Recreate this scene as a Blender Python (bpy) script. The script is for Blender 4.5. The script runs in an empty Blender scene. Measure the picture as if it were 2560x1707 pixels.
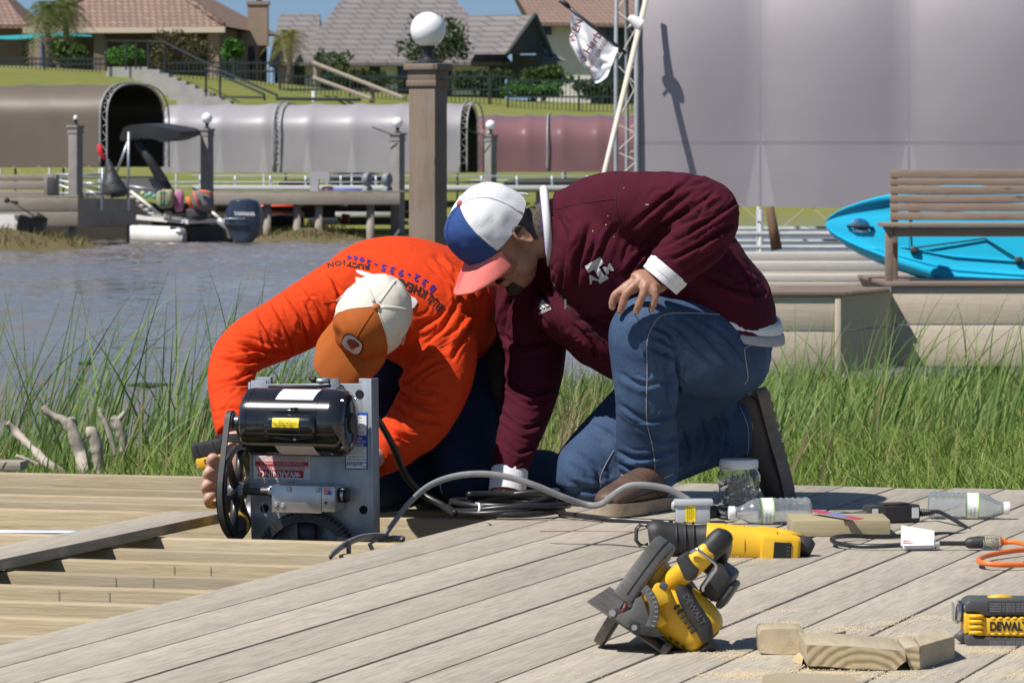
import bpy, bmesh, math, random
import numpy as np
from mathutils import Vector, Matrix, Euler, noise
from mathutils.bvhtree import BVHTree
R = math.radians
random.seed(7); rng = np.random.default_rng(7)
scene = bpy.context.scene
COL = scene.collection

# ------------------------------------------------------------------ camera, sky, sun, exposure
F = 11000.0      # focal length in photograph pixels (photograph is 2560 wide)
H = 0.82         # lens height above the deck surface
HV = 445.0       # row of the horizon in the photograph
cam_d = bpy.data.cameras.new('camera'); cam = bpy.data.objects.new('camera', cam_d); COL.objects.link(cam)
cam.location = (0, 0, H); cam.rotation_euler = (R(90), 0, 0)
cam_d.sensor_width = 36; cam_d.lens = F / 2560 * 36
cam_d.shift_y = -(853.5 - HV) / 2560
cam_d.clip_start = 0.1; cam_d.clip_end = 3000
cam_d.dof.use_dof = True; cam_d.dof.focus_distance = 10.3; cam_d.dof.aperture_fstop = 24
scene.camera = cam

SUN = Vector((-0.57, -0.40, 1.0)).normalized()       # towards the sun
world = bpy.data.worlds.new('World'); scene.world = world; world.use_nodes = True
wn = world.node_tree.nodes; wl = world.node_tree.links
sky = wn.new('ShaderNodeTexSky'); sky.sky_type = 'NISHITA'; sky.sun_disc = False
sky.sun_elevation = math.asin(SUN.z); sky.sun_rotation = math.atan2(SUN.x, SUN.y)
sky.air_density = 1.0; sky.dust_density = 0.1; sky.ozone_density = 1.3; sky.altitude = 1000
wt = wn.new('ShaderNodeTexCoord'); wa = wn.new('ShaderNodeVectorMath'); wa.operation = 'ADD'; wa.inputs[1].default_value = (0, 0, 0.12); wb = wn.new('ShaderNodeVectorMath'); wb.operation = 'NORMALIZE'
wl.new(wt.outputs['Generated'], wa.inputs[0]); wl.new(wa.outputs[0], wb.inputs[0]); wl.new(wb.outputs[0], sky.inputs[0])
wn['Background'].inputs['Strength'].default_value = 0.074
wl.new(sky.outputs[0], wn['Background'].inputs['Color'])
sd = bpy.data.lights.new('sun', 'SUN'); sd.energy = 5.0; sd.angle = R(0.53); sd.color = (1.0, 0.955, 0.89)
so = bpy.data.objects.new('sun', sd); COL.objects.link(so); so.location = (0, 0, 50)
so.rotation_euler = SUN.to_track_quat('Z', 'Y').to_euler()
vs = scene.view_settings; vs.view_transform = 'Standard'; vs.look = 'None'; vs.exposure = 0.27; vs.gamma = 1.0
vs.use_curve_mapping = False
scene.cycles.max_bounces = 8; scene.cycles.transparent_max_bounces = 12

def K(u, v, y):
    """world point that lies at photograph position (u, v) and distance y"""
    return Vector(((u - 1280) * y / F, y, H - (v - HV) * y / F))
def G(u, v, z=0.0):
    """world point at height z seen at photograph position (u, v)"""
    return K(u, v, F * (H - z) / (v - HV))

# ------------------------------------------------------------------ objects
WM = {}
def xform(o): return WM.get(o.name, Matrix.Identity(4))
def tag(o, label=None, cat=None, group=None, kind=None):
    if label: o['label'] = label
    if cat: o['category'] = cat
    if group: o['group'] = group
    if kind: o['kind'] = kind
    return o
def thing(name, label, cat, loc, rz=0, group=None, kind=None, mw=None):
    o = bpy.data.objects.new(name, None); COL.objects.link(o); o.empty_display_size = 0.05
    m = mw if mw is not None else Matrix.Translation(Vector(loc)) @ Matrix.Rotation(rz, 4, 'Z')
    o.matrix_world = m; WM[o.name] = m.copy()
    return tag(o, label, cat, group, kind)
def link_mesh(name, me, mat, parent=None, origin=None):
    """me holds world coordinates"""
    o = bpy.data.objects.new(name, me); COL.objects.link(o)
    if parent is not None:
        me.transform(xform(parent).inverted()); o.parent = parent; WM[o.name] = xform(parent).copy()
    else:
        if origin is None:
            n = len(me.vertices); a = np.empty(n * 3, 'f'); me.vertices.foreach_get('co', a); a = a.reshape(-1, 3)
            lo, hi = a.min(0), a.max(0); origin = Vector(((lo[0] + hi[0]) / 2, (lo[1] + hi[1]) / 2, lo[2]))
        me.transform(Matrix.Translation(-Vector(origin))); o.location = origin
        WM[o.name] = Matrix.Translation(Vector(origin))
    if mat is not None: me.materials.append(mat)
    return o
def copy_tree(o, parent=None):
    c = o.copy(); COL.objects.link(c); c.parent = parent
    for ch in o.children: copy_tree(ch, c)
    return c
def inst(name, me, parent, mw):
    """object sharing mesh data me, placed at world matrix mw"""
    o = bpy.data.objects.new(name, me); COL.objects.link(o)
    if parent is not None:
        o.parent = parent; o.matrix_basis = xform(parent).inverted() @ mw
    else: o.matrix_basis = mw
    WM[o.name] = mw.copy()
    return o

class MB:
    """collects shapes in one mesh; M is applied to everything added"""
    def __init__(s, M=None): s.v = []; s.f = []; s.M = M if M is not None else Matrix.Identity(4)
    def add(s, vs, fs, M=None):
        n = len(s.v); T = s.M @ M if M is not None else s.M
        s.v += [T @ Vector(p) for p in vs]; s.f += [tuple(i + n for i in f) for f in fs]; return s
    def box(s, lo, hi, bev=0, M=None):
        x0, y0, z0 = lo; x1, y1, z1 = hi
        if bev <= 0:
            return s.add([(x0,y0,z0),(x1,y0,z0),(x1,y1,z0),(x0,y1,z0),(x0,y0,z1),(x1,y0,z1),(x1,y1,z1),(x0,y1,z1)],
                [(0,3,2,1),(4,5,6,7),(0,1,5,4),(1,2,6,5),(2,3,7,6),(3,0,4,7)], M)
        bm = bmesh.new(); bmesh.ops.create_cube(bm, size=1)
        for q in bm.verts: q.co = Vector(((x0+x1)/2 + q.co.x*(x1-x0), (y0+y1)/2 + q.co.y*(y1-y0), (z0+z1)/2 + q.co.z*(z1-z0)))
        bmesh.ops.bevel(bm, geom=list(bm.edges), offset=bev, segments=2, profile=0.5, affect='EDGES', clamp_overlap=True)
        return s.bm(bm, M)
    def bm(s, bm, M=None):
        bm.verts.index_update(); s.add([q.co.copy() for q in bm.verts], [tuple(q.index for q in f.verts) for f in bm.faces], M); bm.free(); return s
    def cyl(s, p0, p1, r0, r1=None, n=20, caps=True):
        r1 = r0 if r1 is None else r1
        p0 = Vector(p0); p1 = Vector(p1); d = (p1 - p0).normalized()
        a = d.orthogonal().normalized(); b = d.cross(a)
        vs = []
        for p, r in ((p0, r0), (p1, r1)):
            for i in range(n):
                t = 2*math.pi*i/n; vs.append(p + (a*math.cos(t) + b*math.sin(t))*r)
        fs = [(i, (i+1) % n, n + (i+1) % n, n + i) for i in range(n)]
        if caps: fs += [tuple(range(n-1, -1, -1)), tuple(range(n, 2*n))]
        return s.add(vs, fs)
    def tube(s, pts, r, n=10, closed=False, flat=None):
        """sweep of a circle (or of an ellipse: flat=(ra, rb, up)) along pts"""
        pts = [Vector(p) for p in pts]; m = len(pts); rs = r if isinstance(r, (list, tuple)) else [r]*m
        vs = []; a = None
        for i, p in enumerate(pts):
            if closed: d = pts[(i+1) % m] - pts[i-1]
            else: d = pts[min(i+1, m-1)] - pts[max(i-1, 0)]
            d = d.normalized() if d.length > 0 else Vector((0,0,1))
            if flat is not None:
                b = Vector(flat[2]); b = (b - d*b.dot(d)); b = b.normalized() if b.length > 1e-6 else d.orthogonal().normalized(); a = d.cross(b)
            else:
                a = d.orthogonal().normalized() if a is None else (a - d*a.dot(d)).normalized(); b = d.cross(a)
            ra, rb = (rs[i]*flat[0], rs[i]*flat[1]) if flat is not None else (rs[i], rs[i])
            for k in range(n):
                t = 2*math.pi*k/n; vs.append(p + a*(math.cos(t)*ra) + b*(math.sin(t)*rb))
        fs = []
        for i in range(m if closed else m-1):
            j = (i+1) % m
            for k in range(n): fs.append((i*n+k, i*n+(k+1) % n, j*n+(k+1) % n, j*n+k))
        if not closed: fs += [tuple(range(n-1, -1, -1)), tuple(range((m-1)*n, m*n))]
        return s.add(vs, fs)
    def lathe(s, prof, M=None, n=28, caps=True):
        """prof: (radius, height) pairs turned about local Z"""
        vs = []; fs = []
        for r, z in prof:
            for i in range(n):
                t = 2*math.pi*i/n; vs.append((r*math.cos(t), r*math.sin(t), z))
        for j in range(len(prof)-1):
            for i in range(n): fs.append((j*n+i, j*n+(i+1) % n, (j+1)*n+(i+1) % n, (j+1)*n+i))
        if caps: fs += [tuple(range(n-1, -1, -1)), tuple(range((len(prof)-1)*n, len(prof)*n))]
        return s.add(vs, fs, M)
    def prism(s, poly, d0, d1, M=None, bev=0):
        """poly in local XZ, extruded along local Y from d0 to d1"""
        n = len(poly)
        vs = [(x, d0, z) for x, z in poly] + [(x, d1, z) for x, z in poly]
        fs = [tuple(range(n)), tuple(range(2*n-1, n-1, -1))] + [(i, i+n, (i+1) % n + n, (i+1) % n) for i in range(n)]
        if bev > 0:
            bm = bmesh.new(); q = [bm.verts.new(p) for p in vs]
            for f in fs: bm.faces.new([q[i] for i in f])
            bmesh.ops.recalc_face_normals(bm, faces=list(bm.faces))
            bmesh.ops.bevel(bm, geom=list(bm.edges), offset=bev, segments=2, profile=0.5, affect='EDGES', clamp_overlap=True)
            return s.bm(bm, M)
        return s.add(vs, fs, M)
    def ball(s, c, r, n=20, m=12, M=None):
        r = (r, r, r) if isinstance(r, (int, float)) else r
        vs = [(c[0], c[1], c[2]-r[2])]; fs = []
        for j in range(1, m):
            t = math.pi*j/m
            for i in range(n):
                q = 2*math.pi*i/n
                vs.append((c[0]+r[0]*math.sin(t)*math.cos(q), c[1]+r[1]*math.sin(t)*math.sin(q), c[2]-r[2]*math.cos(t)))
        vs.append((c[0], c[1], c[2]+r[2])); e = len(vs)-1
        for i in range(n):
            fs.append((0, 1+(i+1) % n, 1+i)); fs.append((e, 1+(m-2)*n+i, 1+(m-2)*n+(i+1) % n))
        for j in range(m-2):
            for i in range(n): fs.append((1+j*n+i, 1+j*n+(i+1) % n, 1+(j+1)*n+(i+1) % n, 1+(j+1)*n+i))
        return s.add(vs, fs, M)
    def mesh(s, name, smooth=False, fix=True):
        me = bpy.data.meshes.new(name); me.from_pydata([tuple(q) for q in s.v], [], s.f); me.validate(); me.update()
        if fix:
            bm = bmesh.new(); bm.from_mesh(me); bmesh.ops.recalc_face_normals(bm, faces=list(bm.faces)); bm.to_mesh(me); bm.free()
        if smooth is not False and smooth is not None:
            me.shade_smooth()
            if smooth is not True: me.set_sharp_from_angle(angle=R(smooth))
        return me
    def build(s, name, mat, parent=None, smooth=False, origin=None, fix=True):
        return link_mesh(name, s.mesh(name, smooth, fix), mat, parent, origin)

def np_mesh(name, V, Fq, smooth=False):
    me = bpy.data.meshes.new(name); V = np.asarray(V, 'f'); Fq = np.asarray(Fq, 'i')
    k = Fq.shape[1]; me.vertices.add(len(V)); me.vertices.foreach_set('co', V.ravel())
    me.loops.add(Fq.size); me.loops.foreach_set('vertex_index', Fq.ravel())
    me.polygons.add(len(Fq)); me.polygons.foreach_set('loop_start', np.arange(0, Fq.size, k, dtype='i'))
    me.update(calc_edges=True); me.validate()
    if smooth: me.shade_smooth()
    return me

def spline(pts, n=8, closed=False):
    """Catmull-Rom through tuples of any length"""
    P = [np.array(p, float) for p in pts]; m = len(P); out = []
    rng_ = range(m if closed else m-1)
    for i in rng_:
        if closed: a, b, c, d = P[i-1], P[i], P[(i+1) % m], P[(i+2) % m]
        else: a, b, c, d = P[max(i-1, 0)], P[i], P[i+1], P[min(i+2, m-1)]
        for k in range(n):
            t = k/n
            out.append(0.5*((2*b) + (c-a)*t + (2*a-5*b+4*c-d)*t*t + (3*b-a-3*c+d)*t**3))
    if not closed: out.append(P[-1])
    return out

def text_mesh(txt, size=1.0, extrude=0.0, sub=0, bold=0.0, align='CENTER', shear=0.0):
    cu = bpy.data.curves.new('lettering', 'FONT'); cu.body = txt; cu.size = size; cu.extrude = extrude; cu.shear = shear
    cu.align_x = align; cu.align_y = 'CENTER'; cu.resolution_u = 3; cu.offset = bold
    ob = bpy.data.objects.new('lettering', cu); COL.objects.link(ob)
    dg = bpy.context.evaluated_depsgraph_get(); dg.update()
    me = bpy.data.meshes.new_from_object(ob.evaluated_get(dg)); bpy.data.objects.remove(ob); bpy.data.curves.remove(cu)
    if sub:
        bm = bmesh.new(); bm.from_mesh(me); bmesh.ops.triangulate(bm, faces=list(bm.faces))
        for _ in range(sub):
            es = [e for e in bm.edges if e.calc_length() > size*0.16]
            if not es: break
            bmesh.ops.subdivide_edges(bm, edges=es, cuts=1); bmesh.ops.triangulate(bm, faces=[f for f in bm.faces if len(f.verts) > 3])
        bm.to_mesh(me); bm.free()
    return me
def text(name, txt, size, M, mat, parent=None, extrude=0.0, bold=0.0, align='CENTER', shear=0.0):
    """flat print: text in the local XY plane of world matrix M"""
    me = text_mesh(txt, size, extrude, 0, bold, align, shear); me.transform(M); me.materials.clear()
    return link_mesh(name, me, mat, parent)
def frame(o, x, y):
    """matrix with origin o, local X along x, local Y along y"""
    x = Vector(x).normalized(); z = x.cross(Vector(y)).normalized(); y = z.cross(x)
    m = Matrix((x, y, z)).transposed().to_4x4(); m.translation = Vector(o); return m
# ------------------------------------------------------------------ materials
def nodes(name):
    m = bpy.data.materials.new(name); m.use_nodes = True; nt = m.node_tree
    return m, nt, nt.nodes, nt.links, nt.nodes['Principled BSDF']
def setp(p, **k):
    for a, b in k.items(): p.inputs[a.replace('_', ' ')].default_value = b
def c4(c): return (c[0], c[1], c[2], 1.0)
def coords(nt, stretch=(1,1,1), rnd=False):
    N, L = nt.nodes, nt.links
    tc = N.new('ShaderNodeTexCoord'); mp = N.new('ShaderNodeMapping'); mp.inputs['Scale'].default_value = stretch
    L.new(tc.outputs['Object'], mp.inputs['Vector'])
    if rnd:
        oi = N.new('ShaderNodeObjectInfo'); mu = N.new('ShaderNodeVectorMath'); mu.operation = 'MULTIPLY'
        cb = N.new('ShaderNodeCombineXYZ')
        for k in range(3): L.new(oi.outputs['Random'], cb.inputs[k])
        mu.inputs[1].default_value = (37.0, 91.0, 53.0); L.new(cb.outputs[0], mu.inputs[0]); L.new(mu.outputs[0], mp.inputs['Location'])
    return mp.outputs['Vector']
def noise_n(nt, vec, scale, detail=4, rough=0.55, dist=0.0):
    n = nt.nodes.new('ShaderNodeTexNoise'); n.inputs['Scale'].default_value = scale; n.inputs['Detail'].default_value = detail
    n.inputs['Roughness'].default_value = rough; n.inputs['Distortion'].default_value = dist
    nt.links.new(vec, n.inputs['Vector']); return n.outputs['Fac']
def ramp(nt, fac, stops):
    r = nt.nodes.new('ShaderNodeValToRGB'); e = r.color_ramp.elements
    while len(e) < len(stops): e.new(0.5)
    for x, (p, c) in zip(e, stops): x.position = p; x.color = c4(c) if len(c) == 3 else c
    nt.links.new(fac, r.inputs['Fac']); return r.outputs['Color']
def mixc(nt, fac, a, b, mode='MIX'):
    m = nt.nodes.new('ShaderNodeMix'); m.data_type = 'RGBA'; m.blend_type = mode
    for s, x in ((0, fac), (6, a), (7, b)):
        if isinstance(x, (int, float)): m.inputs[s].default_value = x
        elif isinstance(x, tuple): m.inputs[s].default_value = c4(x)
        else: nt.links.new(x, m.inputs[s])
    return m.outputs[2]
def bump_n(nt, p, h, strength, dist=0.01):
    b = nt.nodes.new('ShaderNodeBump'); b.inputs['Strength'].default_value = strength; b.inputs['Distance'].default_value = dist
    nt.links.new(h, b.inputs['Height']); nt.links.new(b.outputs[0], p.inputs['Normal']); return b
MC = {}
def mat(name, c, rough=0.6, metal=0.0, c2=None, sc=6.0, det=5, stretch=(1,1,1), bump=0.0, bsc=40.0, lo=0.35, hi=0.65,
        spec=0.5, coat=0.0, rnd=False, bd=0.004, sheen=0.0, rv=0.0):
    if name in MC: return MC[name]
    m, nt, N, L, p = nodes(name); MC[name] = m
    setp(p, Base_Color=c4(c), Roughness=rough, Metallic=metal); p.inputs['Specular IOR Level'].default_value = spec
    p.inputs['Coat Weight'].default_value = coat; p.inputs['Sheen Weight'].default_value = sheen
    if c2 is not None or bump or rv: vec = coords(nt, stretch, rnd)
    if c2 is not None:
        f = noise_n(nt, vec, sc, det); L.new(ramp(nt, f, [(lo, c), (hi, c2)]), p.inputs['Base Color'])
        if rv:
            mr = N.new('ShaderNodeMapRange'); mr.inputs[1].default_value = lo; mr.inputs[2].default_value = hi
            mr.inputs[3].default_value = rough; mr.inputs[4].default_value = rough + rv; L.new(f, mr.inputs[0]); L.new(mr.outputs[0], p.inputs['Roughness'])
    if bump: bump_n(nt, p, noise_n(nt, vec, bsc, 3), bump, bd)
    return m
def wood(name, c1, c2, axis=0, sc=7.0, rough=0.75, knots=True, bump=0.25, tint=None, fine=120.0, rnd=True, patch=0.6):
    """sawn timber: grain along the local axis, darker late-wood lines, knots, weather patches"""
    if name in MC: return MC[name]
    m, nt, N, L, p = nodes(name); MC[name] = m
    st = [1.0, 1.0, 1.0]; st[axis] = 0.06
    v = coords(nt, tuple(st), rnd); v1 = coords(nt, (1,1,1), rnd)
    warp = noise_n(nt, v1, 2.2, 3)
    a = noise_n(nt, v, sc*3.2, 5, 0.6, 0.6); b = noise_n(nt, v, fine, 3, 0.7)
    col = ramp(nt, a, [(0.30, c1), (0.52, tuple((x+y)/2 for x, y in zip(c1, c2))), (0.70, c2)])
    col = mixc(nt, 0.45, col, ramp(nt, b, [(0.25, tuple(x*0.72 for x in c2)), (0.6, c1)]))
    pt = noise_n(nt, v1, 3.0, 4)
    tint = tint or tuple(x*0.8 for x in c1)
    col = mixc(nt, ramp(nt, pt, [(0.42, (0,0,0)), (0.72, (patch,)*3)]), col, tint)
    if knots:
        vo = N.new('ShaderNodeTexVoronoi'); vo.inputs['Scale'].default_value = 2.6; vo.inputs['Randomness'].default_value = 1.0
        st2 = [3.0, 3.0, 3.0]; st2[axis] = 0.9
        L.new(coords(nt, tuple(st2), rnd), vo.inputs['Vector'])
        col = mixc(nt, ramp(nt, vo.outputs['Distance'], [(0.045, (0.75,)*3), (0.085, (0,0,0))]), col, tuple(x*0.38 for x in c2))
    L.new(col, p.inputs['Base Color']); setp(p, Roughness=rough)
    bump_n(nt, p, b, bump, 0.003)
    return m
def fabric(name, c, c2=None, rough=0.85, weave=900.0, bump=0.15, sheen=0.15, fold=0.0, fsc=9.0):
    if name in MC: return MC[name]
    m, nt, N, L, p = nodes(name); MC[name] = m
    v = coords(nt); c2 = c2 or tuple(x*0.85 for x in c)
    col = ramp(nt, noise_n(nt, v, 14.0, 4), [(0.3, c), (0.7, c2)])
    L.new(col, p.inputs['Base Color']); setp(p, Roughness=rough)
    p.inputs['Specular IOR Level'].default_value = 0.2
    h = noise_n(nt, v, weave, 1)
    b = bump_n(nt, p, h, bump, 0.001)
    if fold:
        b2 = N.new('ShaderNodeBump'); b2.inputs['Strength'].default_value = fold; b2.inputs['Distance'].default_value = 0.02
        L.new(noise_n(nt, v, fsc, 3, 0.5, 1.2), b2.inputs['Height']); L.new(b2.outputs[0], b.inputs['Normal'])
    return m
def glassy(name, c=(1,1,1), rough=0.02, ior=1.45, thin=0.0):
    if name in MC: return MC[name]
    m, nt, N, L, p = nodes(name); MC[name] = m
    setp(p, Base_Color=c4(c), Roughness=rough, IOR=ior); p.inputs['Transmission Weight'].default_value = 1.0 - thin
    return m
GALV = mat('galvanised_steel', (0.50,0.53,0.56), 0.42, 0.75, (0.36,0.39,0.42), sc=22, bump=0.05, bsc=60, rv=0.15)
STEEL = mat('bright_steel', (0.62,0.62,0.63), 0.28, 1.0, (0.5,0.5,0.52), sc=30)
DKSTEEL = mat('dark_steel', (0.05,0.05,0.055), 0.45, 0.4, (0.09,0.085,0.08), sc=30, bump=0.1, bsc=120)
RUBBER = mat('black_rubber', (0.018,0.018,0.02), 0.55, 0, (0.035,0.034,0.034), sc=40, bump=0.08, bsc=200)
BLACKGLOSS = mat('black_enamel', (0.010,0.010,0.012), 0.16, 0, (0.016,0.016,0.018), sc=30, coat=0.6)
YELLOW = mat('yellow_tool_plastic', (0.80,0.47,0.018), 0.38, 0, (0.71,0.41,0.02), sc=18, bump=0.05, bsc=260, rv=0.15)
BLKPLASTIC = mat('black_tool_plastic', (0.022,0.022,0.025), 0.5, 0, (0.05,0.047,0.044), sc=25, bump=0.15, bsc=320)
WHITEPL = mat('white_plastic', (0.80,0.80,0.79), 0.35)
PAPER = mat('printed_paper', (0.78,0.78,0.78), 0.6)
INKBLACK = mat('black_ink', (0.015,0.015,0.018), 0.6)
INKRED = mat('red_ink', (0.55,0.02,0.03), 0.5)
INKBLUE = mat('blue_ink', (0.02,0.08,0.42), 0.5)
INKGREY = mat('grey_ink', (0.30,0.30,0.32), 0.6)
LABELYEL = mat('yellow_label', (0.85,0.65,0.01), 0.45)
SKIN_E = None
# ------------------------------------------------------------------ water, banks
WZ = -0.48
def water_mat():
    m, nt, N, L, p = nodes('lake_water')
    v = coords(nt, (0.55, 1.0, 1.0)); v2 = coords(nt, (0.35, 1.0, 1.0))
    col = ramp(nt, noise_n(nt, coords(nt, (0.05, 0.12, 1)), 1.0, 3), [(0.3, (0.165,0.145,0.130)), (0.7, (0.215,0.185,0.160))])
    L.new(col, p.inputs['Base Color']); setp(p, Roughness=0.06, IOR=1.33)
    h1 = noise_n(nt, v, 2.6, 3, 0.55, 0.3); h2 = noise_n(nt, v2, 9.0, 2, 0.5, 0.2)
    ad = N.new('ShaderNodeMath'); ad.operation = 'MULTIPLY_ADD'; L.new(h2, ad.inputs[0]); ad.inputs[1].default_value = 0.3; L.new(h1, ad.inputs[2])
    bump_n(nt, p, ad.outputs[0], 0.35, 0.05)
    return m
WATER = water_mat()
def water_mesh():
    """real ripples inside the part of the lake in front of the deck, a lower sheet beyond"""
    ys = [14.0]
    while ys[-1] < 100: ys.append(ys[-1] + 0.035 + 0.0011*(ys[-1]-14))
    ys = np.array(ys); us = np.linspace(-0.165, 0.165, 330); Y = np.repeat(ys[:,None], len(us), 1); X = Y*us[None,:] + (Y-14)*0.0
    r = np.random.default_rng(3); Z = np.zeros_like(X)
    for k in range(34):
        wl_ = 0.16*(1.09**k); a = r.normal(math.pi/2+0.35, 0.75); amp = 0.0080*wl_/(1+(wl_/1.6)**2)*(0.6+0.8*r.random()); kx, ky = math.cos(a)*2*math.pi/wl_, math.sin(a)*2*math.pi/wl_
        ph = X*kx + Y*ky + r.random()*6.28 + 0.8*np.sin(X*0.9*r.random()+Y*0.6*r.random()); sn = np.sin(ph); Z += amp*(sn + 0.25*np.cos(2*ph))
    Z *= np.clip(0.75 + 0.35*np.sin(X*0.35+Y*0.11+1) + 0.25*np.sin(Y*0.31-X*0.2), 0.25, 1.4)
    Z[:, 0] = Z[:, -1] = 0; V = np.stack([X, Y, Z+WZ], -1).reshape(-1,3); n = len(us); i = np.arange((len(ys)-1)*(n-1)); j, c = i//(n-1), i % (n-1); q = j*n+c
    Q = np.stack([q, q+1, q+n+1, q+n], 1); b = len(V); V = np.concatenate([V, np.array([(-300,11,WZ-0.06),(300,11,WZ-0.06),(300,420,WZ-0.06),(-300,420,WZ-0.06)])])
    return np_mesh('water', V, np.concatenate([Q, [[b,b+1,b+2,b+3]]]), True)
tag(link_mesh('water', water_mesh(), WATER, None, (0,40,WZ)), kind='structure')

def soil_mat(name, c1, c2, c3, sc):
    m, nt, N, L, p = nodes(name); v = coords(nt)
    a = noise_n(nt, v, sc, 5); b = noise_n(nt, v, sc*9, 4, 0.7)
    col = mixc(nt, 0.5, ramp(nt, a, [(0.3, c1), (0.5, c2), (0.72, c3)]), ramp(nt, b, [(0.3, c1), (0.7, c3)]))
    L.new(col, p.inputs['Base Color']); setp(p, Roughness=0.95); p.inputs['Specular IOR Level'].default_value = 0.1
    bump_n(nt, p, b, 0.5, 0.03); return m
BANK = soil_mat('bank_soil', (0.065,0.095,0.022), (0.095,0.12,0.032), (0.13,0.12,0.05), 1.6)
HILL = soil_mat('hill_grass', (0.125,0.150,0.032), (0.165,0.180,0.045), (0.215,0.205,0.075), 0.11)
MUD = soil_mat('shore_mud', (0.13,0.095,0.055), (0.17,0.125,0.075), (0.10,0.105,0.035), 0.9)

def shore_y(x):
    return float(np.interp(x, [-9, -2.6, -1.6, -0.8, 0.0, 0.8, 4, 9], [18.0, 19.0, 21.0, 23.5, 25.5, 27.2, 29.0, 29.5]))
def bank_z(x, y):
    if y < 12.2: return -0.36 + 0.03*noise.noise((x*2, y*2, 0))
    s = shore_y(x); t = (y - 12.2) / (s - 12.2)
    z = -0.17 + (-0.50 + 0.17) * max(t, 0)**1.15 if t < 1 else -0.50 - 0.12*(y - s)
    if y < 12.8: z = -0.36 + (z + 0.36) * (y - 12.2) / 0.6
    return z + 0.035*noise.noise((x*1.7, y*1.1, 3)) * (1 if t < 0.9 else 0.3)
def grid(name, xs, ys, zf, mat, kind='structure'):
    V = [(x, y, zf(x, y)) for y in ys for x in xs]; n = len(xs)
    Q = [(j*n+i, j*n+i+1, (j+1)*n+i+1, (j+1)*n+i) for j in range(len(ys)-1) for i in range(n-1)]
    return tag(link_mesh(name, np_mesh(name, V, Q, True), mat, None, (0,0,0)), kind=kind)
grid('lake_bank', np.linspace(-12, 12, 97), np.concatenate([np.linspace(1, 12, 12), np.linspace(12.2, 33, 85)]), bank_z, BANK)

def far_shore(x): return float(np.interp(x, [-60, 3.0, 7.5, 60], [92, 92, 172, 176]))
def hill_z(x, y):
    z = float(np.interp(y, [80, 90, 92, 95, 101, 110, 119, 134, 152, 200, 420], [-1.2,-0.7,-0.45, -0.05, 0.15, 0.45, 0.95, 2.85, 4.62, 5.0, 6.5]))
    z += float(np.interp(x, [-24, -17.7, -9.95, -5.25, 0, 3], [0.25, 0.15, -0.3, -0.8, -1.05, -1.2])) * float(np.interp(y, [112, 140], [0, 1]))
    z = min(z, (y - far_shore(x))*0.22 - 0.45)
    return z + 0.05*noise.noise((x*0.5, y*0.35, 9))
grid('hill', np.concatenate([np.linspace(-200, -26, 30), np.linspace(-25, 30, 90), np.linspace(32, 200, 30)]),
     np.concatenate([np.linspace(80, 145, 90), np.linspace(147, 420, 30)]), hill_z, HILL)
# muddy spit on the far side, left
def spit_z(x, y):
    d = ((x + 9.9)/2.45)**2 + ((y - 80.5)/4.2)**2
    return -0.75 + 0.66*math.exp(-d*0.9) + 0.08*noise.noise((x*1.3, y*0.9, 1)) + 0.05*noise.noise((x*4, y*3, 5))
grid('muddy_spit', np.linspace(-15, -5.2, 60), np.linspace(73, 88, 40), spit_z, MUD)
def spit2_z(x, y):
    d = ((x + 4.3)/2.0)**2 + ((y - 92.5)/4.5)**2
    return -0.8 + 0.58*math.exp(-d*0.9) + 0.07*noise.noise((x*1.3, y*0.9, 2)) + 0.05*noise.noise((x*4, y*3, 6))
grid('muddy_shore', np.linspace(-9, 1.5, 60), np.linspace(85, 99, 40), spit2_z, MUD)
# ------------------------------------------------------------------ the new deck
PHI = R(73.4); UB = Vector((math.cos(PHI), math.sin(PHI), 0)); NB = Vector((math.sin(PHI), -math.cos(PHI), 0))
E0 = Vector((-0.5345, 8.975, 0))           # a point on the edge of the laid boards
PITCH = 0.1437; BW = 0.1378; BT = 0.025
def dk(s, t, z=0.0): return E0 + NB*s + UB*t + Vector((0,0,z))
def decking_mat():
    m, nt, N, L, p = nodes('composite_decking')
    v = coords(nt, (0.05,1,1), True); v1 = coords(nt, (1,1,1), True); v2 = coords(nt, (0.16,1,1), True)
    oi = N.new('ShaderNodeObjectInfo')
    a = noise_n(nt, v, 26, 5, 0.65, 0.4); b = noise_n(nt, v2, 9.0, 4, 0.6, 0.5); c = noise_n(nt, v, 170, 3, 0.7)
    col = ramp(nt, a, [(0.28, (0.30,0.262,0.202)), (0.5, (0.385,0.338,0.262)), (0.72, (0.45,0.402,0.325))])
    col = mixc(nt, ramp(nt, b, [(0.45, (0,0,0)), (0.66, (0.45,)*3)]), col, (0.285,0.255,0.215))
    col = mixc(nt, ramp(nt, noise_n(nt, v1, 2.4, 4), [(0.5, (0,0,0)), (0.75, (0.5,)*3)]), col, (0.47,0.42,0.31))
    col = mixc(nt, 0.42, col, ramp(nt, c, [(0.32, (0.16,0.142,0.115)), (0.58, (0.46,0.415,0.345))]))
    col = mixc(nt, ramp(nt, noise_n(nt, v1, 5.5, 6, 0.65), [(0.56, (0,0,0)), (0.74, (0.4,)*3)]), col, (0.20,0.18,0.155))
    hs = N.new('ShaderNodeHueSaturation'); mr = N.new('ShaderNodeMapRange'); mr.inputs[3].default_value = 0.90; mr.inputs[4].default_value = 1.08
    L.new(oi.outputs['Random'], mr.inputs[0]); L.new(mr.outputs[0], hs.inputs['Value']); L.new(col, hs.inputs['Color'])
    L.new(hs.outputs[0], p.inputs['Base Color']); setp(p, Roughness=0.72); p.inputs['Specular IOR Level'].default_value = 0.35
    bump_n(nt, p, c, 0.3, 0.0025); return m
DECKING = decking_mat()
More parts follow.
